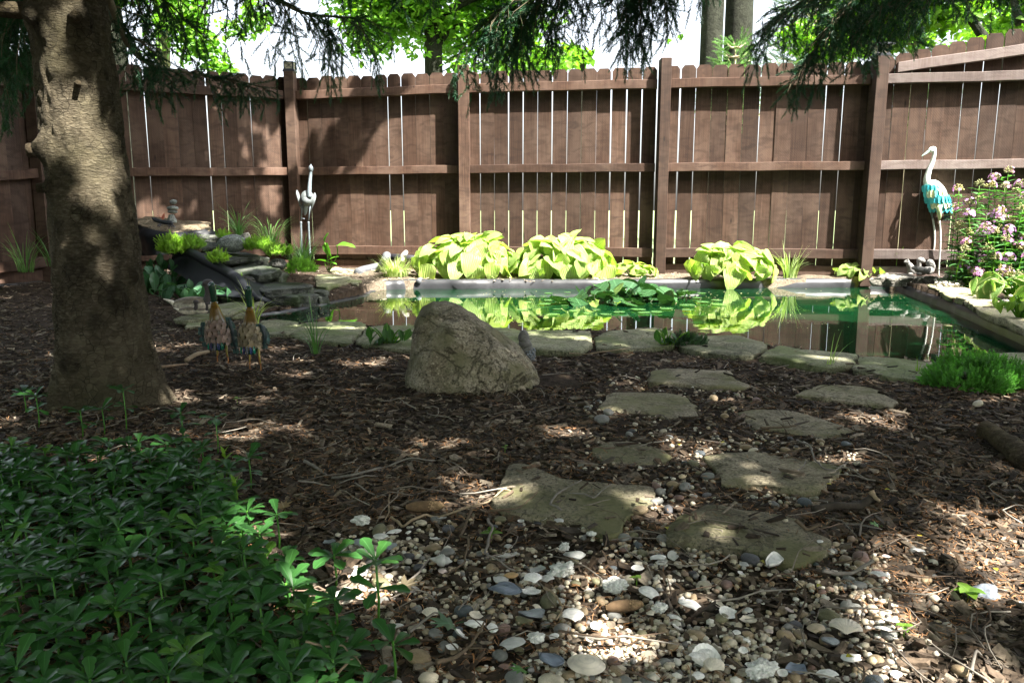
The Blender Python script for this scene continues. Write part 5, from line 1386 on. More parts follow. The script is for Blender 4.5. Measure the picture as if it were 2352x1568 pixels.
# stone studded garden bird behind the boulder
tb = G(1222, 838, 0); YT = tb[1]
t = thing('garden_figure', 'concrete bird figure with a pebble studded back, half hidden behind the boulder', 'figurine', tuple(tb))
def z5(x, y, Y=YT): return W(918.7 + x * .17944, 648.8 + y * .17944, Y)
s5 = .17944 / FPX * YT
V, F = blob_body(z5(1625, 905), [0, 0, 1], [112 * s5, 105 * s5, 118 * s5], None); part(t, 'body', MB().add(V, F), M_concrete)
V, F = lump(z5(1583, 700), 72 * s5, 70 * s5, 92 * s5, 3, .05, ICO3); part(t, 'head', MB().add(V, F), M_concrete)
V, F = tube([z5(1590, 740), z5(1610, 820)], np.array([70, 88]) * s5, 18); part(t, 'neck', MB().add(V, F), M_concrete)
V, F = tube(smoothpath([z5(1690, 980), z5(1720, 992), z5(1752, 1000)], 6), np.array([30, 30, 26, 22, 18, 6]) * s5, 10, squash=.5); part(t, 'tail', MB().add(V, F), M_concrete)
r = np.random.default_rng(9); cc_ = z5(1625, 905)
for k in range(46):
    a = r.uniform(-1.5, 1.5); e = r.uniform(-.7, .62)
    d = np.array([math.sin(a) * math.cos(e), -math.cos(a) * math.cos(e), math.sin(e)])
    V, F = lump(cc_ + d * 106 * s5 * np.array([1.02, .97, 1.05]), 17 * s5, 17 * s5, 15 * s5, k, .2, ICO2, flat=3)
    part(t, 'pebble', MB().add(V, F), M_bluerock)

# concrete squirrels on the layered rock
def WS(x, y, Y=8.62): return W(*Q([(x, y)], c6)[0], Y)
s6 = .1465 / FPX * 8.62
def squirrel(label, pts, Y, seed):
    t = thing('squirrel_statue', label, 'statue', tuple(WS(*pts['base'], Y)), 'concrete squirrels')
    sk = lambda k: [WS(*p, Y) for p in pts[k]]
    col_tube(t, 'body', sk('body'), np.array(pts['br']) * s6, (1, 1, 1), M_concrete, 18, 24)
    V, F = blob_body(WS(*pts['head'], Y), [-1, -.2, -.1], [34 * s6, 32 * s6, 48 * s6], None, taper=.25); part(t, 'head', MB().add(V, F), M_concrete)
    for e in (-1, 1):
        V, F = blob_body(WS(pts['head'][0] + 22, pts['head'][1] - 34, Y + e * .02), [0, 0, 1], [9 * s6, 9 * s6, 16 * s6], None, 10, 8); part(t, 'ear', MB().add(V, F), M_concrete)
    col_tube(t, 'tail', sk('tail'), np.array(pts['tr']) * s6, (1, 1, 1), M_concrete, 14, 26)
    for p, e in zip(pts['feet'], (-.04, .02)):
        V, F = blob_body(WS(*p, Y + e), [-1, 0, 0], [20 * s6, 16 * s6, 44 * s6], None, 14, 10); part(t, 'paw', MB().add(V, F), M_concrete)
    V, F = blob_body(WS(*pts['haunch'], Y - .03), [0, 0, 1], [62 * s6, 34 * s6, 62 * s6], None); part(t, 'haunch', MB().add(V, F), M_concrete)
squirrel('front concrete squirrel, lying low with its tail curled over', dict(base=(780, 392), body=[(640, 300), (690, 310), (760, 320), (850, 320), (890, 345)], br=[42, 52, 55, 66, 50], head=(615, 280),
         tail=[(880, 350), (915, 290), (905, 235), (860, 190), (840, 215), (890, 235), (945, 255)], tr=[22, 24, 34, 48, 40, 36, 12], feet=[(690, 372), (750, 378)], haunch=(840, 325)), 8.55, 1)
squirrel('back concrete squirrel, sitting up and looking left', dict(base=(580, 385), body=[(560, 370), (570, 310), (545, 250), (520, 210)], br=[60, 62, 50, 36], head=(495, 185),
         tail=[(650, 330), (690, 270), (690, 200), (700, 160), (740, 165), (780, 180)], tr=[22, 30, 34, 48, 46, 20], feet=[(560, 372), (600, 360)], haunch=(600, 320)), 8.72, 2)

# pipes at the far edge
def corr(path, r, n=160, waves=40):
    P = smoothpath(path, n); return tube(P, r * (1 + .12 * np.sin(np.arange(n) / n * waves * 2 * np.pi)), 14)
g = lambda x, y, z: G(*z2(x, y), z)
solo('corrugated_pipe', MB().add(*corr([g(362, 297, .10), g(400, 282, .11), g(460, 268, .12), g(510, 250, .13), W(*z2(535, 215), 9.3), W(*z2(545, 190), 9.4)], .045)), M_greypipe, 'grey corrugated pipe lying on the bed left of the grassy clump', 'pipe', tuple(g(440, 290, .08)))
solo('drain_pipe', MB().add(*tube([W(*z2(540, 198), 9.45), W(*z2(790, 215), 9.3)], .04, 16)), M_plastic, 'straight black pipe along the fence foot behind the grassy clump', 'pipe', tuple(W(*z2(660, 215), 9.4)))
for (x0, lab) in ((652, 'white plastic pipe elbow standing up behind the grassy clump'), (768, 'white plastic pipe elbow beside the big hosta')):
    solo('pipe_elbow', MB().add(*tube(smoothpath([W(*z2(x0 - 12, 232), 9.2), W(*z2(x0 - 8, 195), 9.2), W(*z2(x0 + 8, 178), 9.2), W(*z2(x0 + 12, 172), 9.25)], 12), .028, 12)), M_palerock, lab, 'pipe', tuple(W(*z2(x0, 232), 9.2)))
solo('hose', MB().add(*corr([g(745, 350, .06), G(*z2(765, 345), .03), G(*z2(772, 372), -.05)], .028, 80, 22)), M_greypipe, 'end of a ribbed grey hose dipping into the water by the big hosta', 'hose', tuple(g(765, 360, 0)))
solo('hose', MB().add(*corr([G(*z2(1442, 335), .06), G(*z2(1446, 345), .03), G(*z2(1444, 375), -.05)], .018, 80, 22)), M_greypipe, 'thin ribbed hose end entering the water between the two big hostas', 'hose', tuple(G(*z2(1444, 350), 0)))

# ================================================================ PLANTS AT THE POND
def rs_(seed): return np.random.default_rng(seed)
def ribbon_blades(mb, origins, dirs, L, w, bend, seed, col=(1, 1, 1), nseg=6, colvar=.2):
    """arching grass blades; dirs = outward unit xy, all arrays"""
    r = rs_(seed); N = len(origins); t = np.linspace(0, 1, nseg + 1)[None, :, None]
    L = L[:, None, None]; b = bend[:, None, None]
    up = np.array([0, 0, 1.0]); out_ = np.c_[dirs, np.zeros(N)][:, None, :]
    th = b * t                                          # angle from upright
    st = L / nseg
    step = (np.sin(th) * out_ + np.cos(th) * up) * st
    P = origins[:, None, :] + np.cumsum(np.concatenate([np.zeros((N, 1, 3)), step[:, 1:]], 1), 1)
    side = np.c_[-dirs[:, 1], dirs[:, 0], np.zeros(N)][:, None, :]
    ww = (w * .5 * np.maximum(.06, (1 - t ** 2.2)))
    V = np.stack([P - side * ww, P + side * ww], 2).reshape(-1, 3)
    m_ = (nseg + 1) * 2; k = np.arange(nseg) * 2
    Fb = np.stack([k, k + 1, k + 3, k + 2], 1); F = (Fb[None] + (np.arange(N) * m_)[:, None, None]).reshape(-1, 4)
    c = np.asarray(col) * r.uniform(1 - colvar, 1 + colvar, (N, 1))
    luv = np.tile(np.stack([np.tile([0., 1.], nseg + 1), np.repeat(t[0, :, 0], 2)], 1), (N, 1))
    mb.add(V, F, np.repeat(c, m_, 0), luv)
def grass_tuft(name, label, base, n, L, w, spread, mat, seed, bend=(.6, 1.9), cat='grass', group=None, squash=1.0):
    r = rs_(seed); a = r.uniform(0, 6.28, n); o_ = np.asarray(base) + np.c_[np.cos(a), np.sin(a), 0 * a] * (spread * r.uniform(0, 1, n))[:, None] * [1, .6, 1]
    mb = MB(); ribbon_blades(mb, o_, np.c_[np.cos(a), np.sin(a) * squash], L * r.uniform(.55, 1.1, n), w, r.uniform(*bend, n), seed)
    return solo(name, mb, mat, label, cat, tuple(base), group=group)

HL = [leafgrid(.27, .21, p_heart, 8, 4, .6, .18, .006, ribs=.004), leafgrid(.26, .19, p_heart, 8, 4, .95, .2, .008, ribs=.004), leafgrid(.24, .19, p_heart, 8, 4, .3, .25, .006, ribs=.004)]
def leaf_meshes(shapes, mat, name='leaf'):
    return [MB().add(V, F, (1, .999, 1), L).mesh(name, mat) for V, F, L in shapes]
H_me = leaf_meshes(HL, M_hosta)
def hosta(label, base, R, H, n, meshes, seed, lsc=1.0, depth=.6, stalkcol=(.8, 1, .7), group=None, name='hosta', smat=None, asym=0):
    r = rs_(seed); t = thing(name, label, 'plant', tuple(base), group); mb = MB()
    for k in range(n):
        f = ((k + .5) / n)
        a = k * 2.39996 + r.uniform(-.25, .25)
        if math.sin(a) > .3 and r.random() < .6: a = -a
        ph = .18 + 1.42 * f ** .72
        Rk = R * r.uniform(.72, 1.0); Hk = H * r.uniform(.85, 1.0)
        x_ = math.sin(ph) * math.cos(a) * Rk + asym * (1 - f); y_ = math.sin(ph) * math.sin(a) * Rk * depth
        z = max(.035, Hk * (math.cos(ph) * .92 + .08))
        tn = np.array([math.cos(ph) * math.cos(a) * Rk, math.cos(ph) * math.sin(a) * Rk * depth, -math.sin(ph) * Hk])
        tn = tn / np.linalg.norm(tn) + r.normal(0, .22, 3) + np.array([0, 0, .35 + .5 * (1 - f) ** 3]); tn /= np.linalg.norm(tn)
        nn = np.array([math.sin(ph) * math.cos(a) / R, math.sin(ph) * math.sin(a) / (R * depth), max(.05, math.cos(ph)) / H]); nn /= np.linalg.norm(nn)
        nn = nn + r.normal(0, .22, 3); xx = np.cross(tn, nn); xx /= np.linalg.norm(xx); zz_ = np.cross(xx, tn)
        M3 = np.stack([xx, tn, zz_], 1)
        p = np.array([x_, y_, z]) - tn * .12 * lsc
        if p[2] < .03: p[2] = .03
        sc_ = lsc * r.uniform(.75, 1.2)
        e = Matrix(M3.tolist()).to_euler()
        link('leaf', meshes[r.integers(0, len(meshes))], t, p, e, sc_)
        P = smoothpath([np.asarray(base) + [x_ * .08, y_ * .08, 0], np.asarray(base) + p * [.55, .55, .7], np.asarray(base) + p], 6)
        mb.add(*tube(P, np.linspace(.007, .004, 6) * lsc, 5, cap=False), col=stalkcol)
    part(t, 'stalks', mb, smat or M_lime)
    return t
def bed(px, Y, dz=0):
    x = (px - 1176) / FPX * Y * math.cos(PITCH) * 1.0; x = W(px, 640, Y)[0]
    return on_ground(x, Y, dz)
hosta('largest golden hosta, left one of the two big clumps at the pond edge', bed(1082, 9.05), .68, .52, 72, H_me, 1, 1.0, .5)
hosta('golden hosta right of the biggest one, beneath the second fence panel', bed(1288, 8.95), .66, .50, 76, H_me, 2, 1.0, .45)
hosta('golden hosta standing alone in front of the third fence panel', bed(1680, 8.78), .56, .40, 62, H_me, 3, .86, .42)
hosta('small pale hosta between the big hostas and the fence post', bed(1455, 9.0), .30, .17, 26, H_me, 4, .55, .5)
hosta('tiny golden hosta near the right end of the far liner', bed(1972, 8.85), .25, .15, 18, H_me, 5, .5, .5)
hosta('very small golden hosta left of the tiny one, by the liner', bed(1935, 8.9), .12, .07, 7, H_me, 6, .38, .5)
V_me = leaf_meshes([leafgrid(.24, .12, p_ovate, 8, 3, .5, .25, .004, ribs=.002), leafgrid(.2, .10, p_ovate, 8, 3, .9, .25, .004, ribs=.002)], M_vhosta)
hosta('hosta with cream edged leaves beside the right ledge, in front of the phlox', G(2330, 688, .09), .42, .24, 34, V_me, 7, 1.0, .8)
G_me = leaf_meshes([leafgrid(.17, .075, p_lance, 7, 2, .6, .25, .004), leafgrid(.14, .06, p_lance, 7, 2, 1.0, .25, .004)], M_dock)
for (px, py, Yd, R, H, n, s_, lab) in [(345, 648, 7.5, .26, .30, 20, 11, 'leafy plant beside the spruce trunk under the left sedum'), (425, 668, 7.0, .30, .20, 22, 12, 'leafy plant in front of the black stream liner'),
                                  (475, 660, 6.9, .26, .20, 16, 13, 'leafy plant just left of the metal ducks heads'), (372, 610, 7.7, .2, .3, 14, 14, 'leafy plant under the brown top slab near the trunk')]:
    b = W(px, py, Yd); b[2] = max(0.02, b[2] - H * .7)
    hosta(lab, b, R, H, n, G_me, s_, 1.0, .8, (.5, .7, .5), 'leafy plants left of the waterfall', 'leafy_plant', M_green)
s_me = leaf_meshes([leafgrid(.10, .05, p_lance, 6, 2, .5, .25, .004)], M_green)
hosta('small leafy weed at the left foot of the boulder', G(893, 800, 0), .17, .08, 22, s_me, 15, .9, .8, name='leafy_plant')
hosta('small leafy weed at the right rim stones beside the creeping thyme', G(1535, 802, 0), .12, .09, 10, s_me, 16, .8, .8, name='leafy_plant')
hosta('bright leafy plant at the frame edge below the cream edged hosta', G(2345, 735, .09), .24, .16, 30, leaf_meshes([leafgrid(.09, .05, p_ovate, 6, 2, .4, .2)], M_lime), 17, .9, .8, name='leafy_plant')

# arrow leaved plant by the heron
b = bed(755, 9.3); t = thing('arum_plant', 'arrow leaved plant with a few broad leaves at the fence foot right of the heron', 'plant', tuple(b))
av = leafgrid(.24, .15, p_heart, 8, 3, .4, .3, .004)
for (x, y, dx, dz, tw, sc_) in [(795, 562, 1, .1, .2, 1.0), (748, 545, .3, 1.0, 1.2, .55), (752, 575, .3, -1, 1.4, .75), (738, 597, -1, .4, .3, .5), (768, 590, 1, .5, .2, .5), (765, 603, 1, -.1, .1, .45)]:
    e_ = W(x, y, 9.25); d = np.array([dx, -.3, dz]); d /= np.linalg.norm(d)
    M3 = align(d)[0] @ roty(tw)[0]; V = av[0] * sc_; V = V @ M3.T + e_ - d * .12 * sc_
    part(t, 'leaf', MB().add(V, av[1], (.45, .75, .5), av[2]), M_lime)
    part(t, 'stalk', MB().add(*tube(smoothpath([b, (b + e_) / 2 + [0, 0, .04], e_ - d * .12 * sc_], 8), .006, 6), col=(.5, .7, .4)), M_lime)

grass_tuft('grass_clump', 'striped grassy clump between the grey pipe and the big hosta', bed(908, 9.0), 260, .30, .009, .15, M_stripegrass, 31, (.7, 2.3), cat='plant')
grass_tuft('grass_clump', 'pale striped lily grass right of the lone hosta', bed(1812, 8.85), 46, .42, .022, .08, M_stripegrass, 32, (.2, 1.7), cat='plant', squash=.5)
grass_tuft('ornamental_grass', 'fine arching grass behind the speckled granite rock', W1(1340, 445, 8.3), 60, .46, .006, .05, M_grass, 33, (.8, 2.3), cat='plant')
grass_tuft('ornamental_grass', 'fine arching grass between the granite rock and the heron', W1(1720, 540, 8.3), 80, .44, .006, .1, M_grass, 34, (.9, 2.4), cat='plant')
grass_tuft('ornamental_grass', 'low grass at the feet of the heron statue', W1(2080, 760, 8.3), 120, .36, .008, .14, M_grass, 35, (.6, 2.2), cat='plant')
grass_tuft('grass_clump', 'long grass against the dark fence left of the spruce trunk', W(60, 625, 7.9), 34, .5, .008, .12, M_grass, 36, (.6, 1.9), cat='plant')
grass_tuft('grass_clump', 'grass against the dark fence touching the spruce trunk left edge', W(118, 612, 7.9), 22, .42, .008, .05, M_grass, 37, (.6, 1.7), cat='plant')
grass_tuft('grass_clump', 'bright grass in front of the right lamp post beside the layered rock', W(2062, 622, 8.95), 26, .33, .012, .06, M_lime, 38, (.3, 1.7), cat='plant')
grass_tuft('grass_clump', 'thin tall grass behind the concrete squirrels', W(2120, 605, 9.0), 22, .55, .007, .06, M_grass, 39, (.2, 1.2), cat='plant')
grass_tuft('spider_plant', 'striped arching blades behind the two metal ducks', G(585, 745, .03), 26, .34, .010, .05, M_stripegrass, 40, (.4, 2.1), cat='plant')
grass_tuft('grass_clump', 'thin grass tuft in front of the pale rim stone', G(725, 812, 0), 14, .34, .007, .03, M_grass, 41, (.1, 1.8), cat='plant')
grass_tuft('grass_clump', 'sparse grass blades before the blue grey rim stone', G(1900, 850, 0), 7, .22, .007, .04, M_stripegrass, 42, (.2, 1.8), cat='plant')
grass_tuft('grass_clump', 'little upright grass sprout before the cracked rim stone', G(2107, 866, 0), 6, .10, .007, .01, M_lime, 43, (.1, .5), cat='plant')

# sedum: sprigs with whorls of narrow leaves
def sprig(L, nw, leafL, seed, lw=.0045):
    r = rs_(seed); Vs = []; Fs = []; n = 0
    V, F = tube([[0, 0, 0], [0, L * .5, 0], [0, L, 0]], .0018, 3, cap=False); Vs.append(V); FsQ = [np.asarray(F[0])]; n = len(V); T = []
    for k in range(nw):
        y = L * (.25 + .75 * (k + 1) / nw); top = (k + 1) / nw
        for q in range(5):
            a = q * 1.2566 + k * .6 + r.uniform(-.2, .2); el = .35 + .7 * top ** 2
            d = np.array([math.cos(a) * math.cos(el), math.sin(el), math.sin(a) * math.cos(el)])
            s_ = np.array([-math.sin(a), 0, math.cos(a)]) * lw * .5; ll = leafL * r.uniform(.8, 1.15) * (1 - .35 * top)
            b = np.array([0, y, 0]); Vs.append(np.array([b - s_ * .5, b + s_ * .5, b + d * ll * .6 + s_, b + d * ll * .6 - s_, b + d * ll]))
            FsQ.append(np.array([[n, n + 1, n + 2, n + 3]])); T.append([n + 3, n + 2, n + 4]); n += 5
    return np.vstack(Vs), [np.vstack(FsQ), np.array(T)]
SP = [sprig(.085, 6, .024, 1), sprig(.07, 6, .022, 2), sprig(.10, 7, .022, 3)]
def sedum(name, label, center, rx, ry, rz, n, mat, seed, sc_=1.0, group=None, tint=(1, 1, 1), cat='plant', lean=(0, 0, 0)):
    r = rs_(seed); center = np.asarray(center, float); n = int(n * 1.5); sc_ = sc_ * .8
    u = r.uniform(0, 1, n); a = r.uniform(0, 6.28, n); ph = np.arccos(1 - u * .98)
    d = np.stack([np.sin(ph) * np.cos(a), np.sin(ph) * np.sin(a), np.cos(ph)], 1)
    k = 1 + .22 * fbm(d * 2.3 + seed, 2)
    P = center + d * np.array([rx, ry, rz]) * k[:, None] * .9
    nn = d / np.array([rx, ry, rz]); nn /= np.linalg.norm(nn, axis=1, keepdims=True)
    nn = nn + [0, 0, .55] + np.asarray(lean) + r.normal(0, .28, (n, 3)); nn /= np.linalg.norm(nn, axis=1, keepdims=True)
    mb = MB(); kd = r.integers(0, 3, n)
    for q in range(3):
        s_ = kd == q; M3 = align(nn[s_]) @ roty(r.uniform(0, 6, s_.sum())) * (sc_ * r.uniform(.75, 1.2, s_.sum()))[:, None, None]
        cc = np.asarray(tint) * r.uniform(.75, 1.2, (s_.sum(), 1))
        scatter(mb, SP[q][0], SP[q][1], M3, P[s_] - nn[s_] * .05 * sc_, cc)
    return solo(name, mb, mat, label, cat, tuple(center - [0, 0, 0]), group=group)
g1 = 'sedum cushions on the waterfall'
sedum('sedum', 'largest bright sedum cushion, left of the stream above the liner lip', W1(560, 610, 7.7), .13, .10, .14, 170, M_sedum, 51, 1.25, g1)
sedum('sedum', 'bright sedum cushion beside the liner lip, right half of the left pair', W1(770, 560, 7.75), .12, .09, .10, 130, M_sedum, 52, 1.2, g1)
sedum('sedum', 'small bright sedum hanging between the liner lip and the grey blue slab', W1(1090, 710, 7.3), .09, .06, .08, 70, M_sedum, 53, 1.15, g1)
sedum('sedum', 'little sedum tuft on top left of the granite rock', W1(1150, 430, 8.0), .06, .05, .045, 40, M_sedum, 54, 1.0, g1)
sedum('sedum', 'bright sedum cushion right of the granite rock', W1(1560, 560, 7.75), .13, .09, .07, 150, M_sedum, 55, 1.15, g1, lean=(.3, -.2, 0))
sedum('sedum', 'bright sedum cushion trailing right towards the heron', W1(1800, 630, 7.6), .13, .09, .07, 150, M_sedum, 56, 1.15, g1, lean=(.4, -.2, 0))
sedum('sedum', 'lowest bright sedum cushion, over the thick dark slab', W1(2060, 840, 7.3), .13, .08, .10, 190, M_sedum, 57, 1.0, g1, (.8, .95, .9), lean=(.2, -.4, -.3))
sedum('sedum', 'tiny sedum sprout by the dark lava like rock', W1(1320, 945, 7.05), .05, .03, .03, 24, M_sedum, 58, .8, g1)
cS = G(2262, 895, 0); 
sedum('sedum', 'round green sedum mound at the right beside the rim stones', (cS[0], cS[1] + .06, .0), .235, .20, .145, 900, M_sedum2, 59, .92)
cS = G(1580, 800, 0)
sedum('creeping_thyme', 'blue green creeping thyme lying over the rim stones', (cS[0], cS[1], .02), .11, .07, .07, 230, M_thyme, 60, .62, cat='plant')

# phlox: upright stems, paired leaves, flower heads
PLv = leafgrid(.13, .044, p_lance, 5, 1, .5, .25)
def phlox_clump(label, base_pts, hts, seed, Ybase=8.3, nflower=.5):
    r = rs_(seed)
    b0 = np.mean(base_pts, 0); t = thing('phlox', label, 'plant', tuple(b0), 'flowering phlox clumps')
    for bp, h in zip(base_pts, hts):
        top = bp + np.array([r.normal(0, .06), r.normal(0, .04), h])
        P = smoothpath([bp, (bp + top) / 2 + r.normal(0, .015, 3), top], 12)
        st = part(t, 'stem', MB().add(*tube(P, np.linspace(.006, .003, 12), 5), col=(.8, 1, .6)), M_lime)
        npair = int(h / .045); o_ = []; d_ = []
        for k in range(npair):
            f = (k + 1) / (npair + 1); p = P[0] * (1 - f) + P[-1] * f; p = P[min(11, int(f * 11))] * (1 - (f * 11 % 1)) + P[min(11, int(f * 11) + 1)] * (f * 11 % 1)
            a0 = k * 1.57 + r.uniform(-.3, .3)
            for q in (0, 3.14159):
                o_.append(p); d_.append([math.cos(a0 + q), math.sin(a0 + q), r.uniform(.0, .6)])
        o_ = np.array(o_); d_ = np.array(d_)
        mb = MB(); scatter(mb, PLv[0], PLv[1], align(d_) * r.uniform(.75, 1.2, len(o_))[:, None, None], o_, r.uniform(.8, 1.25, (len(o_), 1)) * np.ones((1, 3)), None, PLv[2])
        part(st, 'leaves', mb, M_phlox)
        # flower head: buds and a few open five petalled flowers
        nb = 46; d = r.normal(size=(nb, 3)); d[:, 2] = np.abs(d[:, 2]) * .9; d /= np.linalg.norm(d, axis=1, keepdims=True)
        mb = MB(); V, F = ico(1)
        for j in (0,):
            scatter(mb, V * [.006, .006, .012], F, align(d)[:, :, [0, 2, 1]], P[-1] + d * [.05, .05, .065] * r.uniform(.5, 1, (nb, 1)), r.uniform(.7, 1.1, (nb, 1)) * np.array([[.42, .42, .20]]))
        fh = part(t, 'flower_head', mb, M_petal)
        if r.random() < nflower:
            nf = r.integers(6, 16); a = np.arange(5) * 1.2566
            pet = []; pf = []
            for q in range(5):
                c_, s_ = math.cos(a[q]), math.sin(a[q]); pet += [[0, 0, 0], [c_ * .010 - s_ * .006, .001, s_ * .010 + c_ * .006], [c_ * .015, .0, s_ * .015], [c_ * .010 + s_ * .006, .001, s_ * .010 - c_ * .006]]
                pf.append([q * 4, q * 4 + 1, q * 4 + 2, q * 4 + 3])
            side = r.normal(0, 1, 3); side[2] = 0; side /= np.linalg.norm(side)
            dd = d[:nf] + side * .7; dd /= np.linalg.norm(dd, axis=1, keepdims=True)
            mb = MB(); scatter(mb, np.array(pet) * 1.15, np.array(pf), align(dd), P[-1] + dd * [.06, .06, .07], r.uniform(.8, 1.1, (nf, 1)) * np.array([[.62, .33, .66]]))
            part(fh, 'petals', mb, M_petal, False, kind='stuff')
    return t
def phx(l): return [np.array([W(x, 640, Y)[0], Y, .09]) for x, Y in l]
r = rs_(77)
def hs(px_tops, Y): return None
tops = [(2192, 470, 8.3), (2222, 425, 8.35), (2238, 415, 8.2), (2205, 520, 8.1), (2262, 498, 8.15), (2295, 400, 8.3), (2312, 385, 8.25), (2330, 420, 8.1), (2345, 450, 8.0), (2290, 488, 7.9), (2310, 500, 7.95), (2252, 560, 7.8), (2225, 585, 7.9), (2205, 600, 8.0), (2278, 580, 7.7), (2340, 560, 7.6), (2318, 610, 7.6), (2300, 540, 7.75),
        (2370, 420, 8.2), (2400, 400, 8.2), (2430, 450, 8.0), (2390, 520, 7.7), (2350, 520, 7.8), (2265, 470, 8.4), (2240, 530, 8.0)]
bp = []; ht = []
for x, y, Yv in tops:
    Yv = Yv - .22; p = W(x, y, Yv); bp.append(np.array([p[0] + .02, Yv, .08])); ht.append(p[2] - .08 - .05)
for k in range(25):
    for q in range(2):
        x, y, Yv = tops[k]; x += r.uniform(-22, 26); y += r.uniform(15, 90); Yv += r.uniform(-.3, .02) - .22; p = W(x, y, Yv)
        tops.append((x, y, Yv)); bp.append(np.array([p[0] + .02, Yv, .08])); ht.append(max(.15, p[2] - .13))
lft = [k for k in range(len(tops)) if tops[k][0] < 2280]; rgt = [k for k in range(len(tops)) if tops[k][0] >= 2280]
phlox_clump('pink flowering phlox right next to the turquoise crane', [bp[k] for k in lft], [ht[k] for k in lft], 71)
phlox_clump('tallest pink flowering phlox, at the frame edge behind the cream edged hosta', [bp[k] for k in rgt], [ht[k] for k in rgt], 72, nflower=.75)
# low filler stems without flowers
mb = MB(); r = rs_(79); n = 3000
Pq = np.stack([r.uniform(4.62, 6.2, n), r.uniform(7.5, 8.2, n), r.uniform(0, 1, n) ** 1.3 * .62 + .1], 1); Pq[:, 2] *= np.clip((Pq[:, 0] - 4.4) / .5, .5, 1)
d = r.normal(size=(n, 3)); d[:, 2] = np.abs(d[:, 2]) * .4
scatter(mb, PLv[0], PLv[1], align(d), Pq, r.uniform(.6, 1.2, (n, 1)) * np.ones((1, 3)), None, PLv[2])
solo('undergrowth', mb, M_phlox, 'dense green leaves filling the foot of the phlox clumps', 'foliage', (5.2, 8.0, .08), kind='stuff')

# water lily: floating pads and raised leaves
def pad_mesh(seed):
    r = rs_(seed); n = 26; a = np.linspace(.12, 2 * np.pi - .12, n)
    rad = np.where(np.arange(n) % (n - 1) == 0, .96, 1) * (1 + .02 * np.sin(a * 7 + seed))
    rings = [np.zeros((1, 3))]
    for q in (.35, .7, .93, 1.0):
        z = .006 * np.sin(a * 3 + seed) * q + (.02 * (q > .97) * (r.random() < .5)) + .0
        rings.append(np.stack([np.cos(a) * rad * q, np.sin(a) * rad * q, z + 0 * a], 1))
    V = np.vstack(rings); F = []; Ft = np.array([[0, 1 + j, 2 + j] for j in range(n - 1)])
    for k in range(3):
        o_ = 1 + k * n; F += [[o_ + j, o_ + n + j, o_ + n + j + 1, o_ + j + 1] for j in range(n - 1)]
    L = np.stack([V[:, 0] * .5 + .5, V[:, 1] * .5 + .5], 1)
    return MB().add(V, [Ft, np.array(F)], (1, 1, .999), L).mesh('lily_pad', M_lily)
PM = [pad_mesh(k) for k in range(4)]
def zl(x, y): return (918.8 + x * .2686, 505.3 + y * .2686)
def zr_(x, y): return (1490.8 + x * .3662, 516.8 + y * .3662)
lp = [zl(*p[:2]) + (p[2] * .2686,) for p in [(1270, 625, 65), (1120, 652, 60), (1225, 652, 60), (1095, 700, 65), (1240, 717, 85), (1045, 765, 90), (1310, 805, 100), (1345, 760, 70), (1280, 685, 80), (1430, 617, 50), (1480, 775, 70), (1680, 765, 70), (1760, 805, 90), (1875, 785, 85), (2020, 762, 78), (2190, 780, 80), (1600, 795, 60), (1410, 730, 60), (1340, 655, 55), (1400, 690, 60)]]
lp += [zr_(*p[:2]) + (p[2] * .3662,) for p in [(60, 408, 62), (210, 412, 65), (205, 448, 60), (425, 470, 62), (340, 482, 68), (240, 500, 85), (440, 497, 78), (110, 522, 75), (50, 545, 60), (240, 530, 60), (150, 478, 60), (330, 425, 50), (-30, 548, 70), (300, 455, 55), (-60, 590 - 60, 70), (120, 440, 55)]]
PR = []
for q in PM:
    q2 = q.copy(); q2.materials[0] = M_lily2; PR.append(q2)
b0 = G(1475, 700, WATER_Z)
lily = thing('water_lily', 'water lily with round pads on the pond and a heap of raised dark leaves', 'plant', tuple(b0))
r = rs_(81); placed = []
for k, (x, y, w) in enumerate(lp):
    p = G(x, y, WATER_Z + .005 + .0022 * (k % 5)); R_ = w * .5 / FPX * np.linalg.norm(p - CPOS) * 1.15
    link('lily_pad', PM[k % 4], lily, p - b0, (r.normal(0, .012), r.normal(0, .012), r.uniform(0, 6.28)), R_)
mb = MB()
for k in range(46):
    x = r.normal(1440, 55) if k < 34 else r.uniform(1360, 1560); y = r.uniform(672, 702)
    b_ = G(x, y, WATER_Z); hgt = r.uniform(.02, .15) * np.interp(abs(x - 1445), [0, 120], [1, .4])
    p = b_ + [r.normal(0, .05), r.normal(0, .05), hgt]
    link('raised_leaf', PR[k % 4], lily, p - b0, (r.normal(-.3, .45), r.normal(0, .45), r.uniform(0, 6.28)), r.uniform(.085, .125))
    mb.add(*tube(smoothpath([b_ - [0, 0, .05], (b_ + p) / 2 + [.02, 0, 0], p], 6), .005, 5), col=(.6, .45, .3))
part(lily, 'stalks', mb, M_green)

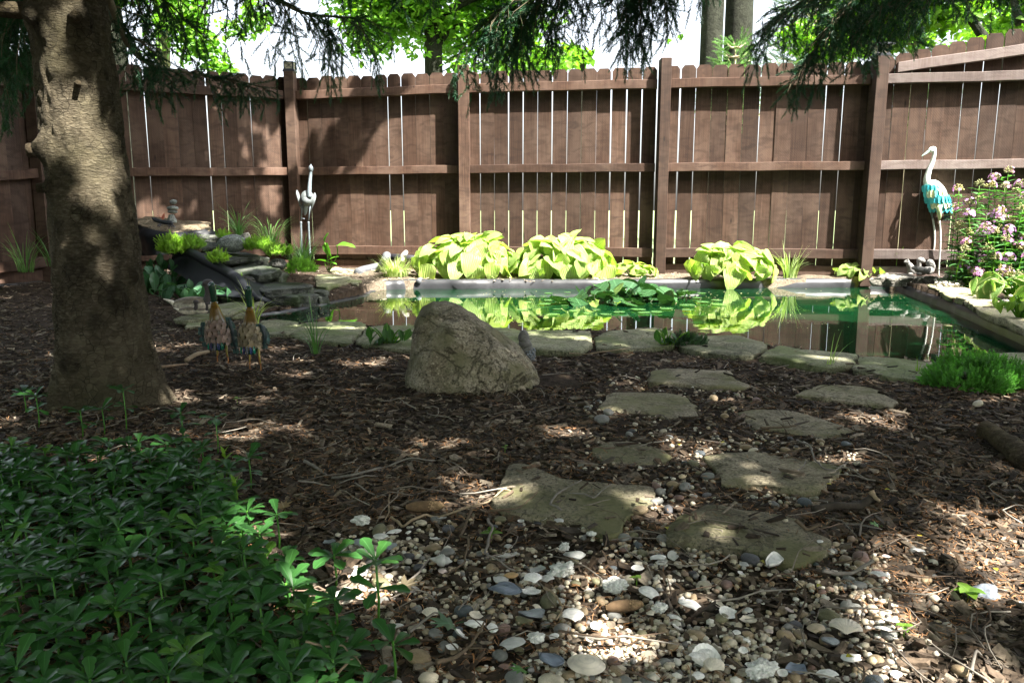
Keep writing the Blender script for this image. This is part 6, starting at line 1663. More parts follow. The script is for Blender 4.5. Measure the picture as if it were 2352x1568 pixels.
# ================================================================ PACHYSANDRA
def toothed(L, Wd, seed):
    V, F, Lu = leafgrid(L, Wd, p_obov, 8, 2, .45, .28)
    V = V.copy(); t = Lu[:, 1]; e = np.abs(Lu[:, 0] - .5) > .45
    tooth = np.where(((t * 8).round().astype(int) % 2 == 1) & (t > .5), .82, 1.05)
    V[:, 0] = np.where(e, V[:, 0] * tooth, V[:, 0])
    return V, F, Lu
PLm = leaf_meshes([toothed(.062, .030, 1), toothed(.054, .026, 2), toothed(.048, .022, 3)], M_pachy)
PLf = leaf_meshes([toothed(.060, .028, 4), toothed(.052, .024, 5), toothed(.046, .021, 6)], M_green2)
stem_me = MB().add(*tube([[0, 0, -.02], [.004, 0, .05], [0, 0, .13]], [.0028, .0026, .0022], 6), col=(2.2, 2.0, 1.2)).mesh('stem', M_pachy)
def pachy(p, h, seed, label, group='pachysandra plants in the shaded bed', sc_=1.0, fresh=False):
    r = rs_(seed); t = thing('pachysandra', label, 'plant', tuple(p), group)
    link('stem', stem_me, t, (0, 0, 0), None, (1, 1, h / .13))
    n = r.integers(7, 10); a0 = r.uniform(0, 6.28)
    tiers = [(h, n, (.0, .5))] + ([(h * .62, 4, (-.3, .15))] if h > .10 else [])
    for (z, m_, elr) in tiers:
        for k in range(m_):
            a = a0 + k * 2 * math.pi / m_ + r.uniform(-.25, .25); el = r.uniform(*elr)
            if k % 3 == 0: el += .35
            d = np.array([math.cos(a) * math.cos(el), math.sin(a) * math.cos(el), math.sin(el)])
            M3 = align(d)[0] @ roty(r.uniform(-.3, .3))[0]
            link('leaf', (PLf if fresh else PLm)[r.integers(0, 3)], t, (0, 0, z - r.uniform(0, .012)), Matrix(M3.tolist()).to_euler(), sc_ * r.uniform(.85, 1.2))
    return t
PB = [(-200, 1010), (0, 985), (60, 1000), (130, 1010), (200, 1005), (330, 1000), (420, 990), (500, 1020), (560, 1090), (600, 1180), (660, 1230), (715, 1290), (775, 1340), (800, 1400), (850, 1480), (930, 1540), (950, 1640), (-300, 1640)]
r = rs_(91)
pts = []
bedw = GP([(a, b) for a, b in PB], .11)
xmn, xmx, ymn, ymx = bedw[:, 0].min(), bedw[:, 0].max(), bedw[:, 1].min(), bedw[:, 1].max()
sp_ = .062
for iy, y in enumerate(np.arange(ymn, ymx, sp_ * .87)):
    for x in np.arange(xmn, xmx, sp_):
        q = np.array([x + (iy % 2) * sp_ / 2 + r.uniform(-.022, .022), y + r.uniform(-.022, .022)])
        if inpoly(q[0], q[1], bedw): pts.append(q)
pts = np.array(pts)
sx, sy = toscreen(np.c_[pts, np.full(len(pts), .1)])
vis = (sx > -60) & (sy < 1640); pts = pts[vis]
far_ = pts[:, 1]; keep = r.random(len(pts)) < np.interp(far_, [1.2, 2.4, 3.0], [1, .85, .35]); pts = pts[keep]
print('pachysandra', len(pts))
if len(pts) > 292:
    far_i = np.argsort(pts[:, 1]); pts = pts[np.sort(np.r_[far_i[:210], r.choice(far_i[210:], 82, replace=False)])]
# low leaves under the whorls
mb = MB(); n = 2400
q = np.stack([r.uniform(xmn, xmx, n), r.uniform(ymn, ymx, n)], 1); q = q[inpoly(q[:, 0], q[:, 1], bedw[:, :2])]
dd = r.normal(size=(len(q), 3)); dd[:, 2] = np.abs(dd[:, 2]) * .35
scatter(mb, *toothed(.055, .027, 9)[:2], align(dd) * r.uniform(.7, 1.15, len(q))[:, None, None], np.c_[q, r.uniform(.008, .035, len(q))], r.uniform(.7, 1.2, (len(q), 1)) * np.ones((1, 3)), None, toothed(.055, .027, 9)[2])
solo('low_ground_cover', mb, M_pachy, 'low pachysandra leaves filling the shaded bed beneath the taller whorls', 'ground cover', (-1.0, 2.0, 0), kind='stuff')
for k, q in enumerate(pts):
    h = r.uniform(.05, .105)
    sx_, sy_ = toscreen(np.array([[q[0], q[1], .1]])); sx_, sy_ = sx_[0], sy_[0]
    fresh = r.random() < .07
    zone = 'at the back of the bed near the trunk' if sy_ < 1120 else ('on the right border of the bed beside mulch and shells' if sx_ > 560 + (sy_ - 1120) * .35 else ('in the left half of the bed by the frame edge' if sx_ < 260 else 'in the middle of the bed'))
    kind_ = 'fresh yellow green' if fresh else ('tall dark green' if h > .108 else ('low dark green' if h < .078 else 'dark green'))
    pachy(on_ground(q[0], q[1]), h, 1000 + k, f'{kind_} pachysandra plant {zone}', f'{kind_} pachysandra {zone}', sc_=np.interp(q[1], [1.3, 3], [.86, 1.08]), fresh=fresh)
for k, (px, py, h, lab) in enumerate([
    (290, 990, .17, 'lone upright pachysandra in front of the spruce trunk'), (240, 1005, .11, 'pachysandra low against the trunk foot, left of the lone upright one'),
    (500, 1045, .14, 'pachysandra at the top right corner of the bed, above the mulch'), (575, 1120, .11, 'pachysandra standing apart over the mulch right of the bed corner'),
    (640, 1265, .10, 'pachysandra catching sun where the bed meets the shells'), (868, 1450, .15, 'tall pachysandra rising above the shells at the right bed edge'),
    (905, 1575, .09, 'pachysandra spreading flat over pebbles at the bottom edge'), (90, 985, .13, 'pachysandra growing left of the trunk at the back of the bed'),
    (60, 960, .10, 'rearmost small pachysandra left of the trunk'), (190, 1010, .11, 'pachysandra just left of the trunk foot'), (420, 1020, .12, 'pachysandra at the back of the bed right of the trunk root'),
    (770, 1350, .09, 'pachysandra at the bed edge beside the sunlit shells')]):
    pachy(on_ground(*G(px, py, 0)[:2]), h, 2000 + k, lab, sc_=.95)
for k, (px, py, lab) in enumerate([(520, 1110, 'yellow green seedling above the pachysandra bed'), (545, 1185, 'yellow green seedling at the bed edge, nearer one')]):
    b = G(px, py, 0); t = thing('seedling', lab, 'plant', tuple(b)); rr = rs_(k)
    part(t, 'stem', MB().add(*tube([b, b + [.004, 0, .05], b + [0, 0, .10]], .002, 5)), M_lime)
    V, F, L = leafgrid(.035, .012, p_lance, 5, 1, .3, .2)
    for q in range(8):
        a = q * 2.4; el = 1.1 - q * .12; d = [math.cos(a) * math.cos(el), math.sin(a) * math.cos(el), math.sin(el)]
        part(t, 'leaf', MB().add(V @ align(d)[0].T + b + [0, 0, .10 - q * .008], F, (1, 1, .9), L), M_lime)

# ================================================================ MULCH, NEEDLES, GRAVEL
MULCH_POLYS = [P[:, :2] for P in STEPS] + [P[:, :2] for P in RIMS]
GR = [([(770, 1235), (900, 1205), (1000, 1205), (1150, 1195), (1330, 1200), (1420, 1228), (1540, 1245), (1700, 1272), (1810, 1300), (1920, 1245), (1990, 1240), (2040, 1300), (2060, 1420), (2080, 1640), (880, 1640), (860, 1450), (790, 1330)], 1.0),
      ([(1500, 1112), (1640, 1112), (1900, 1135), (1840, 1180), (1700, 1160), (1560, 1180), (1520, 1215), (1400, 1232), (1440, 1190)], .8),
      ([(1330, 1090), (1330, 960), (1400, 870), (1500, 830), (1700, 885), (1760, 920), (1690, 950), (1730, 1000), (1950, 1020), (2010, 1080), (1940, 1110), (1620, 1120), (1500, 1112)], .42),
      ([(2080, 1240), (2200, 1330), (2260, 1640), (2130, 1640)], .25)]
GRW = [(GP(p)[:, :2], w) for p, w in GR]
def gravel_w(x, y):
    w = np.zeros(np.shape(x))
    for P, k in GRW: w = np.maximum(w, inpoly(x, y, P) * k)
    return w
def on_stone(x, y):
    m_ = np.zeros(np.shape(x), bool)
    for P in MULCH_POLYS: m_ |= inpoly(x, y, P)
    return m_
bedpoly = bedw[:, :2]
def sample_ground(n, ymin, ymax, seed, p=1.0):
    r = rs_(seed); u = r.uniform(0, 1, n)
    y = ymin * (ymax / ymin) ** u if p == 1.0 else (ymin ** (1 - p) + u * (ymax ** (1 - p) - ymin ** (1 - p))) ** (1 / (1 - p))
    x = r.uniform(-1, 1, n) * (.70 * y + .35)
    return x, y, r
def free(x, y):
    b = (np.abs(x) < .33) & (np.abs(y - YB) < .17)
    b |= ((x - TX) ** 2 + (y - TY) ** 2) < .23 ** 2
    return ~pond_in(x, y) & ~b
def chip_shape(seed):
    r = rs_(seed); V, F = box((-.5, -.5, -.5), (.5, .5, .5)); V = V.copy()
    V[:, 1] *= np.where(V[:, 0] > 0, r.uniform(.4, 1.0), r.uniform(.5, 1.1)); V += r.normal(0, .09, V.shape); return V, F
CH = [chip_shape(k) for k in range(6)]
CHC = np.array([(.030, .022, .015), (.05, .036, .025), (.022, .017, .013), (.075, .055, .038), (.10, .08, .058), (.055, .045, .036), (.15, .125, .095), (.09, .06, .038), (.22, .18, .135)])
CHP = np.array([.17, .2, .13, .17, .11, .09, .06, .05, .02])
mb = MB()
x, y, r = sample_ground(108000, 1.0, 9.6, 101, 1.35)
gw = gravel_w(x, y); st_ = on_stone(x, y)
keep = free(x, y) & ~(st_ & (r.random(len(x)) > .035)) & (r.random(len(x)) > gw * .72) & ~(inpoly(x, y, bedpoly) & (r.random(len(x)) > .25))
keep &= ~((y > 8.2) & (x > 4.0)) & ~((x > 3.05) & (y > 4.9))
x, y, st_ = x[keep], y[keep], st_[keep]; n = len(x)
print('chips', n)
L_ = np.clip(r.lognormal(-3.6, .45, n), .008, .08); w_ = L_ * r.uniform(.14, .42, n); h_ = np.clip(w_ * r.uniform(.2, .55, n), .0015, .009)
z = ground_h(x, y) + r.uniform(0, .011, n) + st_ * .028
ct = CHC[r.choice(len(CHC), n, p=CHP)] * r.uniform(.95, 1.75, (n, 1))
pale = (y > 8.2) & (x > -1.8)
ct[pale] = np.array([.34, .28, .21]) * r.uniform(.5, 1.2, (pale.sum(), 1)); L_[pale] *= .8
sel = r.integers(0, 6, n)
Ms = rotz(r.uniform(0, 6.28, n)) @ roty(r.normal(0, .22, n)) @ rotx(r.normal(0, .3, n))
Ms = Ms * np.stack([L_, w_, h_], 1)[:, None, :]
for q in range(6):
    s_ = sel == q; scatter(mb, CH[q][0], CH[q][1], Ms[s_], np.stack([x, y, z], 1)[s_], ct[s_])
solo('mulch', mb, M_chip, 'dark shredded bark mulch covering the ground', 'mulch', (0, 3, 0), smooth=False, kind='stuff')

mb = MB(); x, y, r = sample_ground(52000, .95, 5.4, 103, 1.6)
keep = free(x, y) & ~(on_stone(x, y) & (r.random(len(x)) > .05)) & (r.random(len(x)) > gravel_w(x, y) * .5)
dn = fbm(np.stack([x, y, 0 * x], 1) * 2.2, 2); keep &= dn > -.35
x, y = x[keep], y[keep]; n = len(x)
q = np.array([[-.5, -.05, 0], [.5, -.05, 0], [.5, .05, 0], [-.5, .05, 0], [0, .12, .06], [0, -.0, .06]])
V = np.array([[-.5, -.045, 0], [0, .02, .05], [.5, -.045, 0], [.5, .045, 0], [0, .11, .05], [-.5, .045, 0]])
Ms = rotz(r.uniform(0, 6.28, n)) @ roty(r.normal(0, .35, n)) @ rotx(r.normal(0, .5, n)); Ms = Ms * (r.uniform(.011, .020, n))[:, None, None]
zz = ground_h(x, y) + .010 + r.uniform(0, .008, n) + on_stone(x, y) * .024
nc = np.array([[.30, .145, .06], [.22, .11, .05], [.36, .20, .10]])[r.integers(0, 3, n)] * r.uniform(.6, 1.2, (n, 1))
scatter(mb, V, np.array([[0, 1, 4, 5], [1, 2, 3, 4]]), Ms, np.stack([x, y, zz], 1), nc)
solo('needle_litter', mb, M_chip, 'fallen brown spruce needles scattered over the mulch', 'needles', (0, 3, 0), smooth=False, kind='stuff')

mb = MB(); x, y, r = sample_ground(520, 1.1, 6.2, 105, 1.2)
for a_, b_ in zip(x, y):
    if not free(np.array([a_]), np.array([b_]))[0]: continue
    L = r.uniform(.05, .22); d = r.uniform(0, 6.28); k = r.normal(0, .9); n = 5; t = np.linspace(0, 1, n)
    px = a_ + L * t * np.cos(d + k * t); py = b_ + L * t * np.sin(d + k * t); pz = ground_h(px, py) + .014 + .012 * np.sin(t * 3) + r.uniform(0, .012)
    c = np.array([(.20, .17, .14), (.12, .085, .06), (.28, .25, .21)][r.integers(0, 3)]) * r.uniform(.6, 1.2)
    mb.add(*tube(np.stack([px, py, pz], 1) + r.normal(0, .003, (n, 3)), np.linspace(.0022, .0009, n) * r.uniform(.6, 1.5), 4, cap=False), col=c)
solo('twig_litter', mb, M_twig, 'thin broken twigs strewn over the mulch', 'twigs', (0, 3, 0), kind='stuff')

# pea gravel
def pebble_shape(seed, base=ICO2):
    V, F = lump((0, 0, 0), 1, .82, .62, seed, .10, base, freq=1.0); return V, F
PS = [pebble_shape(k, ICO1) for k in range(5)]
x, y, r = sample_ground(60000, 1.15, 4.6, 107, 1.2)
w = gravel_w(x, y); cl = fbm(np.stack([x, y, 0 * x], 1) * 5, 2)
rt = sstep(.05, .75, x / y)
keep = (r.random(len(x)) < w ** 1.5 * np.clip(.42 + .35 * rt + cl * .9, .08, 1) * .9) & ~on_stone(x, y)
x, y = x[keep][:6600], y[keep][:6600]; n = len(x); print('gravel', n)
PC = np.array([(.56, .49, .37), (.62, .57, .47), (.42, .34, .24), (.30, .26, .20), (.50, .40, .26), (.20, .19, .18), (.66, .63, .56), (.34, .24, .17)])
ct = PC[r.choice(8, n, p=[.26, .18, .12, .1, .12, .06, .1, .06])] * r.uniform(.75, 1.1, (n, 1))
rad = np.clip(r.lognormal(-5.0, .28, n), .004, .013)
Ms = rotz(r.uniform(0, 6.28, n)) @ rotx(r.normal(0, .3, n)) * rad[:, None, None]
z = ground_h(x, y) + rad * .45 + r.uniform(0, .010, n)
mb = MB(); sel = r.integers(0, 5, n)
for q in range(5):
    s_ = sel == q; scatter(mb, PS[q][0], PS[q][1], Ms[s_], np.stack([x, y, z], 1)[s_], ct[s_])
solo('pea_gravel', mb, M_peb, 'cream and tan pea gravel between the stepping stones and around the shells', 'gravel', (1, 2.5, 0), kind='stuff')
# white pebbles heaped beside the ledge
mb = MB(); r = rs_(109)
for (zx0, zx1, zy0, zy1, n) in ((950, 1430, 455, 590, 120), (1640, 1880, 610, 690, 60), (2000, 2300, 640, 900, 40)):
    P = np.array([G(*Q([(r.uniform(zx0, zx1), r.uniform(zy0, zy1))], c6)[0], .10) for k in range(n)])
    P[:, 2] = .10 + r.uniform(0, .04, n); rad = r.uniform(.012, .032, n)
    scatter(mb, *PS[0], rotz(r.uniform(0, 6, n)) * rad[:, None, None], P, np.array([[.5, .46, .38]]) * r.uniform(.5, 1.2, (n, 1)))
solo('pale_gravel', mb, M_peb, 'loose pale gravel on the bank behind the right ledge stones', 'gravel', (4.6, 8, .1), kind='stuff')

# bits floating on the pond
r = rs_(115); n = 900; fx = r.uniform(-2.4, 4.6, n); fy = r.uniform(5.6, 8.8, n)
ok = pond_in(fx, fy) & ((fbm(np.stack([fx * 1.3, fy * 2.4, 0 * fx], 1), 2) > .15) | (r.random(n) < .12)); fx, fy = fx[ok], fy[ok]; n = len(fx)
mb = MB(); scatter(mb, *box((-.5, -.5, -.5), (.5, .5, .5)), rotz(r.uniform(0, 6.28, n)) * np.stack([r.uniform(.004, .016, n), r.uniform(.002, .005, n), np.full(n, .0016)], 1)[:, None, :], np.stack([fx, fy, np.full(n, WATER_Z + .0008)], 1), np.array([[.45, .42, .22]]) * r.uniform(.5, 1.3, (n, 1)))
solo('floating_litter', mb, M_chip, 'tiny yellowish bits floating on the pond', 'litter', (2.5, 7.5, WATER_Z), smooth=False, kind='stuff')

# river pebbles, one object each
PEBC = {'tan': (.30, .225, .135), 'grey': (.20, .20, .185), 'dark': (.075, .075, .08), 'blue grey': (.095, .11, .12), 'rosy brown': (.24, .15, .12), 'cream': (.52, .46, .35), 'olive': (.17, .16, .09)}
PEBM = {k: pebmat(k.replace(' ', '_') + '_pebble', c) for k, c in PEBC.items()}
PEBME = {}
for k in PEBC:
    PEBME[k] = [MB().add(*pebble_shape(q * 3 + 1, ICO3)).mesh('river_pebble', PEBM[k]) for q in range(3)]
placed = []
r = rs_(111)
SHELL_SPOTS = []
def river(p, R_, kind, label, group, z=None):
    me = PEBME[kind][r.integers(0, 3)]
    o = link('river_pebble', me, None, (p[0], p[1], float(ground_h(p[0], p[1])) + R_ * .42 + .004 if z is None else z), (r.normal(0, .15), r.normal(0, .15), r.uniform(0, 6.28)), (R_, R_ * r.uniform(.8, 1), R_ * r.uniform(.75, 1)))
    tag(o, label, 'pebble', group); placed.append((p[0], p[1], R_))
for px, py, wpx, kind, lab in [
    (1382, 970, 42, 'grey', 'largest grey river pebble in front of the second stepping stone'), (1445, 1000, 26, 'grey', 'pale grey pebble just above the small half hidden stepping stone'),
    (1607, 1043, 26, 'blue grey', 'blue grey pebble touching the notch of the middle right stepping stone'), (1730, 1040, 24, 'cream', 'cream pebble on the back rim of the middle right stepping stone'),
    (1625, 1100, 32, 'grey', 'round grey pebble left of the middle right stepping stone'), (1545, 1120, 30, 'tan', 'brown pebble between the star shaped and the middle right stepping stones'),
    (1573, 1128, 32, 'grey', 'dark grey round pebble next to the brown one between the two largest stones'), (1517, 1140, 30, 'grey', 'grey pebble standing against the right tip of the star shaped stone'),
    (1535, 1175, 30, 'dark', 'dark slate pebble left of the nearest stepping stone'), (1801, 1216, 16, 'cream', 'single cream pebble lying on top of the nearest stepping stone'),
    (1848, 1155, 36, 'blue grey', 'flat blue pebble beside the thick broken stick'), (2246, 928, 22, 'cream', 'lone tan pebble in front of the round green sedum'),
    (1590, 1310, 26, 'dark', 'black round pebble below the nearest stepping stone'), (1670, 1335, 34, 'rosy brown', 'purple brown pebble below the nearest stepping stone'),
    (1942, 1290, 34, 'tan', 'upper brown pebble of the pair right of the nearest stepping stone'), (1978, 1282, 40, 'rosy brown', 'right brown pebble of the cluster by the nearest stepping stone'),
    (2000, 1338, 30, 'tan', 'rust coloured pebble beside the small ribbed shell at right'), (1905, 1408, 50, 'olive', 'largest flat cream green pebble behind the cream scallop'),
    (1838, 1453, 34, 'tan', 'ochre pebble left of the cream scallop'), (1900, 1460, 38, 'tan', 'ochre pebble in front of the cream scallop'), (1262, 1388, 52, 'olive', 'round mottled olive pebble in the middle of the shell bed'),
    (935, 1280, 34, 'dark', 'black oval pebble at the top of the shell bed'), (995, 1260, 40, 'tan', 'brown oval pebble at the top of the shell bed'), (1128, 1308, 36, 'tan', 'ochre round pebble right of the whelk'),
    (1272, 1500, 36, 'tan', 'brown pebble left of the big round scallop'), (1148, 1515, 42, 'grey', 'grey olive pebble near the bottom edge of the shell bed')]:
    z = .038 if 'on top of' in lab else None
    p = G(px, py, .01); river(p, wpx / FPX * np.linalg.norm(p - CPOS) * .5, kind, lab, 'river pebbles', z)
names = list(PEBC)
x, y, rr_ = sample_ground(9000, 1.2, 4.3, 113, 1.0); w = gravel_w(x, y); cnt = 0
for a_, b_, ww in zip(x, y, w):
    if cnt >= 262: break
    if rr_.random() > ww ** .7 or on_stone(np.array([a_]), np.array([b_]))[0]: continue
    R_ = float(np.clip(rr_.lognormal(-4.3, .30), .009, .027))
    if any((a_ - q[0]) ** 2 + (b_ - q[1]) ** 2 < (R_ + q[2]) ** 2 * .72 for q in placed): continue
    kind = names[rr_.choice(len(names), p=[.33, .17, .07, .05, .14, .12, .12])]
    zone = 'in the shell bed at the bottom' if b_ < 2.15 and a_ < .75 else ('at the lower right of the shell bed' if b_ < 2.15 else 'between the stepping stones')
    river((a_, b_), R_, kind, f'smooth {kind} river pebble {zone}', f'{kind} river pebbles {zone}'); cnt += 1
print('river pebbles', cnt)

# ================================================================ SHELLS
def thicken(V, F, d):
    n = len(V); N = np.zeros_like(V)
    a, b, c = V[F[:, 0]], V[F[:, 1]], V[F[:, 2]]; fn = np.cross(b - a, c - a)
    for k in range(F.shape[1]): np.add.at(N, F[:, k], fn)
    N /= np.linalg.norm(N, axis=1, keepdims=True) + 1e-12
    return np.vstack([V, V - N * d]), [F, F[:, ::-1] + n]
def cockle(ribs=24, dome=.36, asp=1.0):
    m_, k_ = 49, 12
    th_ = np.linspace(-1.25, 1.25, m_); rr = np.linspace(.04, 1, k_)
    Rg, Tg = np.meshgrid(rr, th_, indexing='ij')
    edge = 1 - .10 * (np.abs(Tg) / 1.25) ** 3 + .012 * np.cos(Tg * ribs)
    X = Rg * edge * np.sin(Tg) * .62 * asp; Y = Rg * edge * np.cos(Tg * .92) * .95 - .45
    rho = np.sqrt((X / (.64 * asp)) ** 2 + ((Y - .02) / .56) ** 2)
    Z = dome * np.sqrt(np.clip(1 - rho ** 2 * .96, .0, 1)) + .012 * np.cos(Tg * ribs) * Rg
    V = np.stack([X, Y, Z], -1).reshape(-1, 3); i = np.arange(k_ - 1)[:, None] * m_; j = np.arange(m_ - 1)[None]
    F = np.stack([i + j, i + m_ + j, i + m_ + j + 1, i + j + 1], -1).reshape(-1, 4)
    return thicken(V, F, .022)
CK = {'ribbed': cockle(), 'smooth': cockle(60, .3), 'round': cockle(70, .22, 1.25), 'fine': cockle(40, .36), 'long': cockle(12, .3, .7)}
def disc_scallop():
    n, k_ = 60, 26; a = np.linspace(0, 2 * np.pi, n, endpoint=False); rr = np.linspace(0.001, 1, k_)
    Rg, A = np.meshgrid(rr, a, indexing='ij'); X = .5 * Rg * np.cos(A) * (1 + .02 * np.sin(A * 3)); Y = .5 * Rg * np.sin(A)
    Z = .16 * (1 - Rg ** 2.2) + .006 * np.sin(Rg * 60) + .004 * fbm(np.stack([X, Y, 0 * X], -1) * 12, 2)
    V = np.stack([X, Y, Z], -1).reshape(-1, 3); i = np.arange(k_ - 1)[:, None] * n; j = np.arange(n)[None]; j2 = (j + 1) % n
    return thicken(V, np.stack([i + j, i + n + j, i + n + j2, i + j2], -1).reshape(-1, 4), .02)
CK['disc'] = disc_scallop()
def whelk():
    n = 60; t = np.linspace(0, 1, n)
    P = np.stack([t - .5, .03 * np.sin(t * 20), 0 * t], 1)
    R_ = np.interp(t, [0, .25, .5, .62, .75, .88, 1], [.03, .12, .26, .24, .16, .09, .01]) * (1 + .12 * np.sin(t * 34) * (t > .5))
    V, F = tube(P, R_, 16); V = V + .012 * fbm(V * 9, 3)[:, None]; return V, F
SHC = {'white': (.84, .82, .78), 'cream': (.74, .66, .54), 'grey blue': (.27, .29, .31), 'pinkish': (.62, .50, .46), 'orange': (.60, .38, .18), 'blue': (.16, .19, .24), 'tan': (.50, .40, .28), 'grey': (.45, .45, .43)}
r = rs_(121)
def shell(px, py, wpx, kind, color, up, label, group, cat='shell', rot=None):
    p = G(px, py, .02); s_ = wpx / FPX * np.linalg.norm(p - CPOS) * .98
    z = float(ground_h(p[0], p[1])) + .021
    if kind == 'coral': V, F = lump((0, 0, 0), .5, .36, .24, int(px), .35, ICO3 if wpx < 30 else ICO4, freq=2.6); z += .008; mat = M_coral; V = V * s_
    elif kind == 'chunk': V, F = lump((0, 0, 0), .5, .36, .16, int(px), .22, ICO3, flat=4, freq=2.2); mat = M_shell; V = V * s_
    elif kind == 'oyster':
        a = np.linspace(0, 2 * np.pi, 16, endpoint=False); O = np.stack([.5 * np.cos(a) * (1 + .18 * np.sin(a * 3 + px)), .3 * np.sin(a) * (1 + .2 * np.cos(a * 2 + px)), .05 * np.sin(a * 2)], 1) * s_
        V, F = slab_arrays(O, .09 * s_, px, rough=.03 * s_, rings=6, jag=.06 * s_, zamp=.10 * s_); mat = M_shell; z += .02
    elif kind == 'whelk': V, F = whelk(); V = V * s_; mat = M_shell; z += .012
    else: V, F = CK[kind]; V = V * s_ * np.array([1, 1, 1]); mat = M_shell
    if kind in CK:
        if up: V = V * [1, 1, -1]; V[:, 2] += .30 * s_; F = [f[:, ::-1] for f in F]
        else: V = V + [0, 0, .0]
    yaw = r.uniform(0, 6.28) if rot is None else rot
    M3 = rotz(yaw)[0] @ rotx(r.normal(0, .2) + (.25 if up else .12))[0] if kind in CK else rotz(yaw if rot is not None else r.normal(0, .5))[0] @ rotx(r.normal(0, .1))[0]
    # tip towards the viewer after turning
    V = V @ M3.T
    b = np.array([p[0], p[1], z]); c = np.array(SHC.get(color, (.7, .7, .7))); cc = c * (1 + .16 * fbm(V / s_ * 5 + px, 2)[:, None])
    if kind in CK and color in ('white', 'cream') : cc = cc * (1 - .12 * (np.sin(np.linalg.norm(V[:, :2] / s_, axis=1) * 40)[:, None] > .6))
    return solo('coral' if kind == 'coral' else ('rock_fragment' if cat == 'rock' else 'shell'), MB().add(V + b, F, cc), mat, label, cat, tuple(b), group=group)
Z4 = lambda x, y: (689 + x * .359, 1004.9 + y * .359)
Z5 = lambda x, y: (1507.9 + x * .359, 1004.9 + y * .359)
named4 = [
 (185, 655, 105, 'long', 'grey blue', 1, 'grey blue open shell at the far left, lying on mulch'), (380, 685, 115, 'ribbed', 'grey blue', 0, 'dark grey ribbed shell beside the far left open one'),
 (605, 618, 95, 'ribbed', 'white', 0, 'white ribbed shell at the top of the shell bed'), (520, 645, 98, 'smooth', 'white', 0, 'smooth white shell at the top left of the shell bed'),
 (447, 710, 75, 'fine', 'pinkish', 1, 'pink cup shaped shell near the top left of the bed'), (585, 710, 84, 'ribbed', 'grey blue', 0, 'pale blue ribbed shell above the sunlit shells'),
 (465, 760, 95, 'fine', 'cream', 0, 'cream shell behind the sunlit open shell'), (375, 850, 110, 'fine', 'white', 1, 'brilliant white open shell in the sun patch'),
 (265, 975, 125, 'fine', 'white', 1, 'large white open shell below the sun patch by the pachysandra'), (300, 1055, 78, 'fine', 'cream', 1, 'cup shaped cream shell under the large open one at left'),
 (905, 810, 145, 'whelk', 'grey', 0, 'pointed grey whelk shell lying on its side'), (1320, 745, 140, 'fine', 'white', 1, 'large white open shell behind the coral lump'),
 (1515, 835, 115, 'ribbed', 'grey', 1, 'grey rimmed open shell left of the white coral lump'), (1680, 855, 155, 'coral', 'white', 0, 'large white coral lump in the middle of the bed'),
 (1755, 785, 140, 'oyster', 'grey', 0, 'ruffled oyster shell above the white coral lump'), (1490, 935, 110, 'ribbed', 'white', 0, 'white ribbed shell below the grey rimmed open one'),
 (1588, 920, 95, 'smooth', 'white', 0, 'glossy white shell just left of the white coral lump'), (1290, 940, 105, 'ribbed', 'grey', 0, 'grey white ribbed shell left of the orange one'),
 (1352, 905, 85, 'smooth', 'orange', 0, 'orange brown shell leaning on a ribbed grey one'), (1480, 1000, 115, 'fine', 'white', 1, 'white open shell right of the dark blue shell pieces'),
 (1310, 1020, 200, 'oyster', 'blue', 0, 'broken dark blue mussel coloured shell in the centre of the bed'), (1205, 1070, 84, 'fine', 'tan', 1, 'tan cup shaped shell below the dark blue pieces'),
 (1120, 1205, 115, 'chunk', 'white', 0, 'thick white shell piece beside the green maple leaf'), (1130, 1150, 92, 'ribbed', 'cream', 1, 'cream ribbed shell above the thick white piece'),
 (1232, 1235, 95, 'chunk', 'white', 0, 'triangular white shell fragment right of the thick piece'), (1035, 1295, 115, 'fine', 'white', 1, 'white open shell below the green maple leaf'),
 (1742, 1170, 145, 'ribbed', 'white', 0, 'big white ribbed cockle above the round scallop'), (1895, 1210, 78, 'fine', 'grey', 1, 'small greenish open shell right of the big white cockle'),
 (2230, 1005, 135, 'ribbed', 'white', 0, 'white ribbed shell at the right of the shell bed'), (2160, 832, 78, 'fine', 'white', 1, 'white rimmed cup shell below the pointed white shell'),
 (2290, 785, 125, 'long', 'white', 0, 'long pointed white shell under the nearest stepping stone'), (1360, 1370, 170, 'long', 'grey', 0, 'long flat greyish shell near the bottom of the bed'),
 (1832, 1492, 232, 'disc', 'cream', 0, 'very large round scallop shell with fine rings at the bottom edge'), (1600, 1510, 150, 'oyster', 'blue', 0, 'blue oyster shell left of the very large scallop'),
 (1490, 1190, 165, 'oyster', 'grey blue', 0, 'crumpled blue grey oyster shell above the large scallop'), (2010, 950, 130, 'coral', 'white', 0, 'holed white coral piece right of the centre'),
 (1510, 1325, 105, 'coral', 'white', 0, 'pitted coral piece between the big cockle and the oyster'), (1690, 700, 90, 'coral', 'white', 0, 'flat pitted coral piece at the top of the shell bed'),
 (1865, 628, 62, 'coral', 'white', 0, 'small white coral bit just below the star shaped stepping stone'), (395, 538, 105, 'coral', 'white', 0, 'white coral splinter lying on dark mulch above the shells'),
 (2300, 1100, 95, 'coral', 'white', 0, 'white knobbly coral cluster near the pinecone on the right'), (835, 1155, 98, 'ribbed', 'cream', 0, 'cream brown ribbed shell left of the green maple leaf')]
for x, y, w, k, c, u, lab in named4: shell(*Z4(x, y), w * .359, k, c, u, lab, 'shells and corals in the shell bed', 'coral' if k == 'coral' else 'shell')
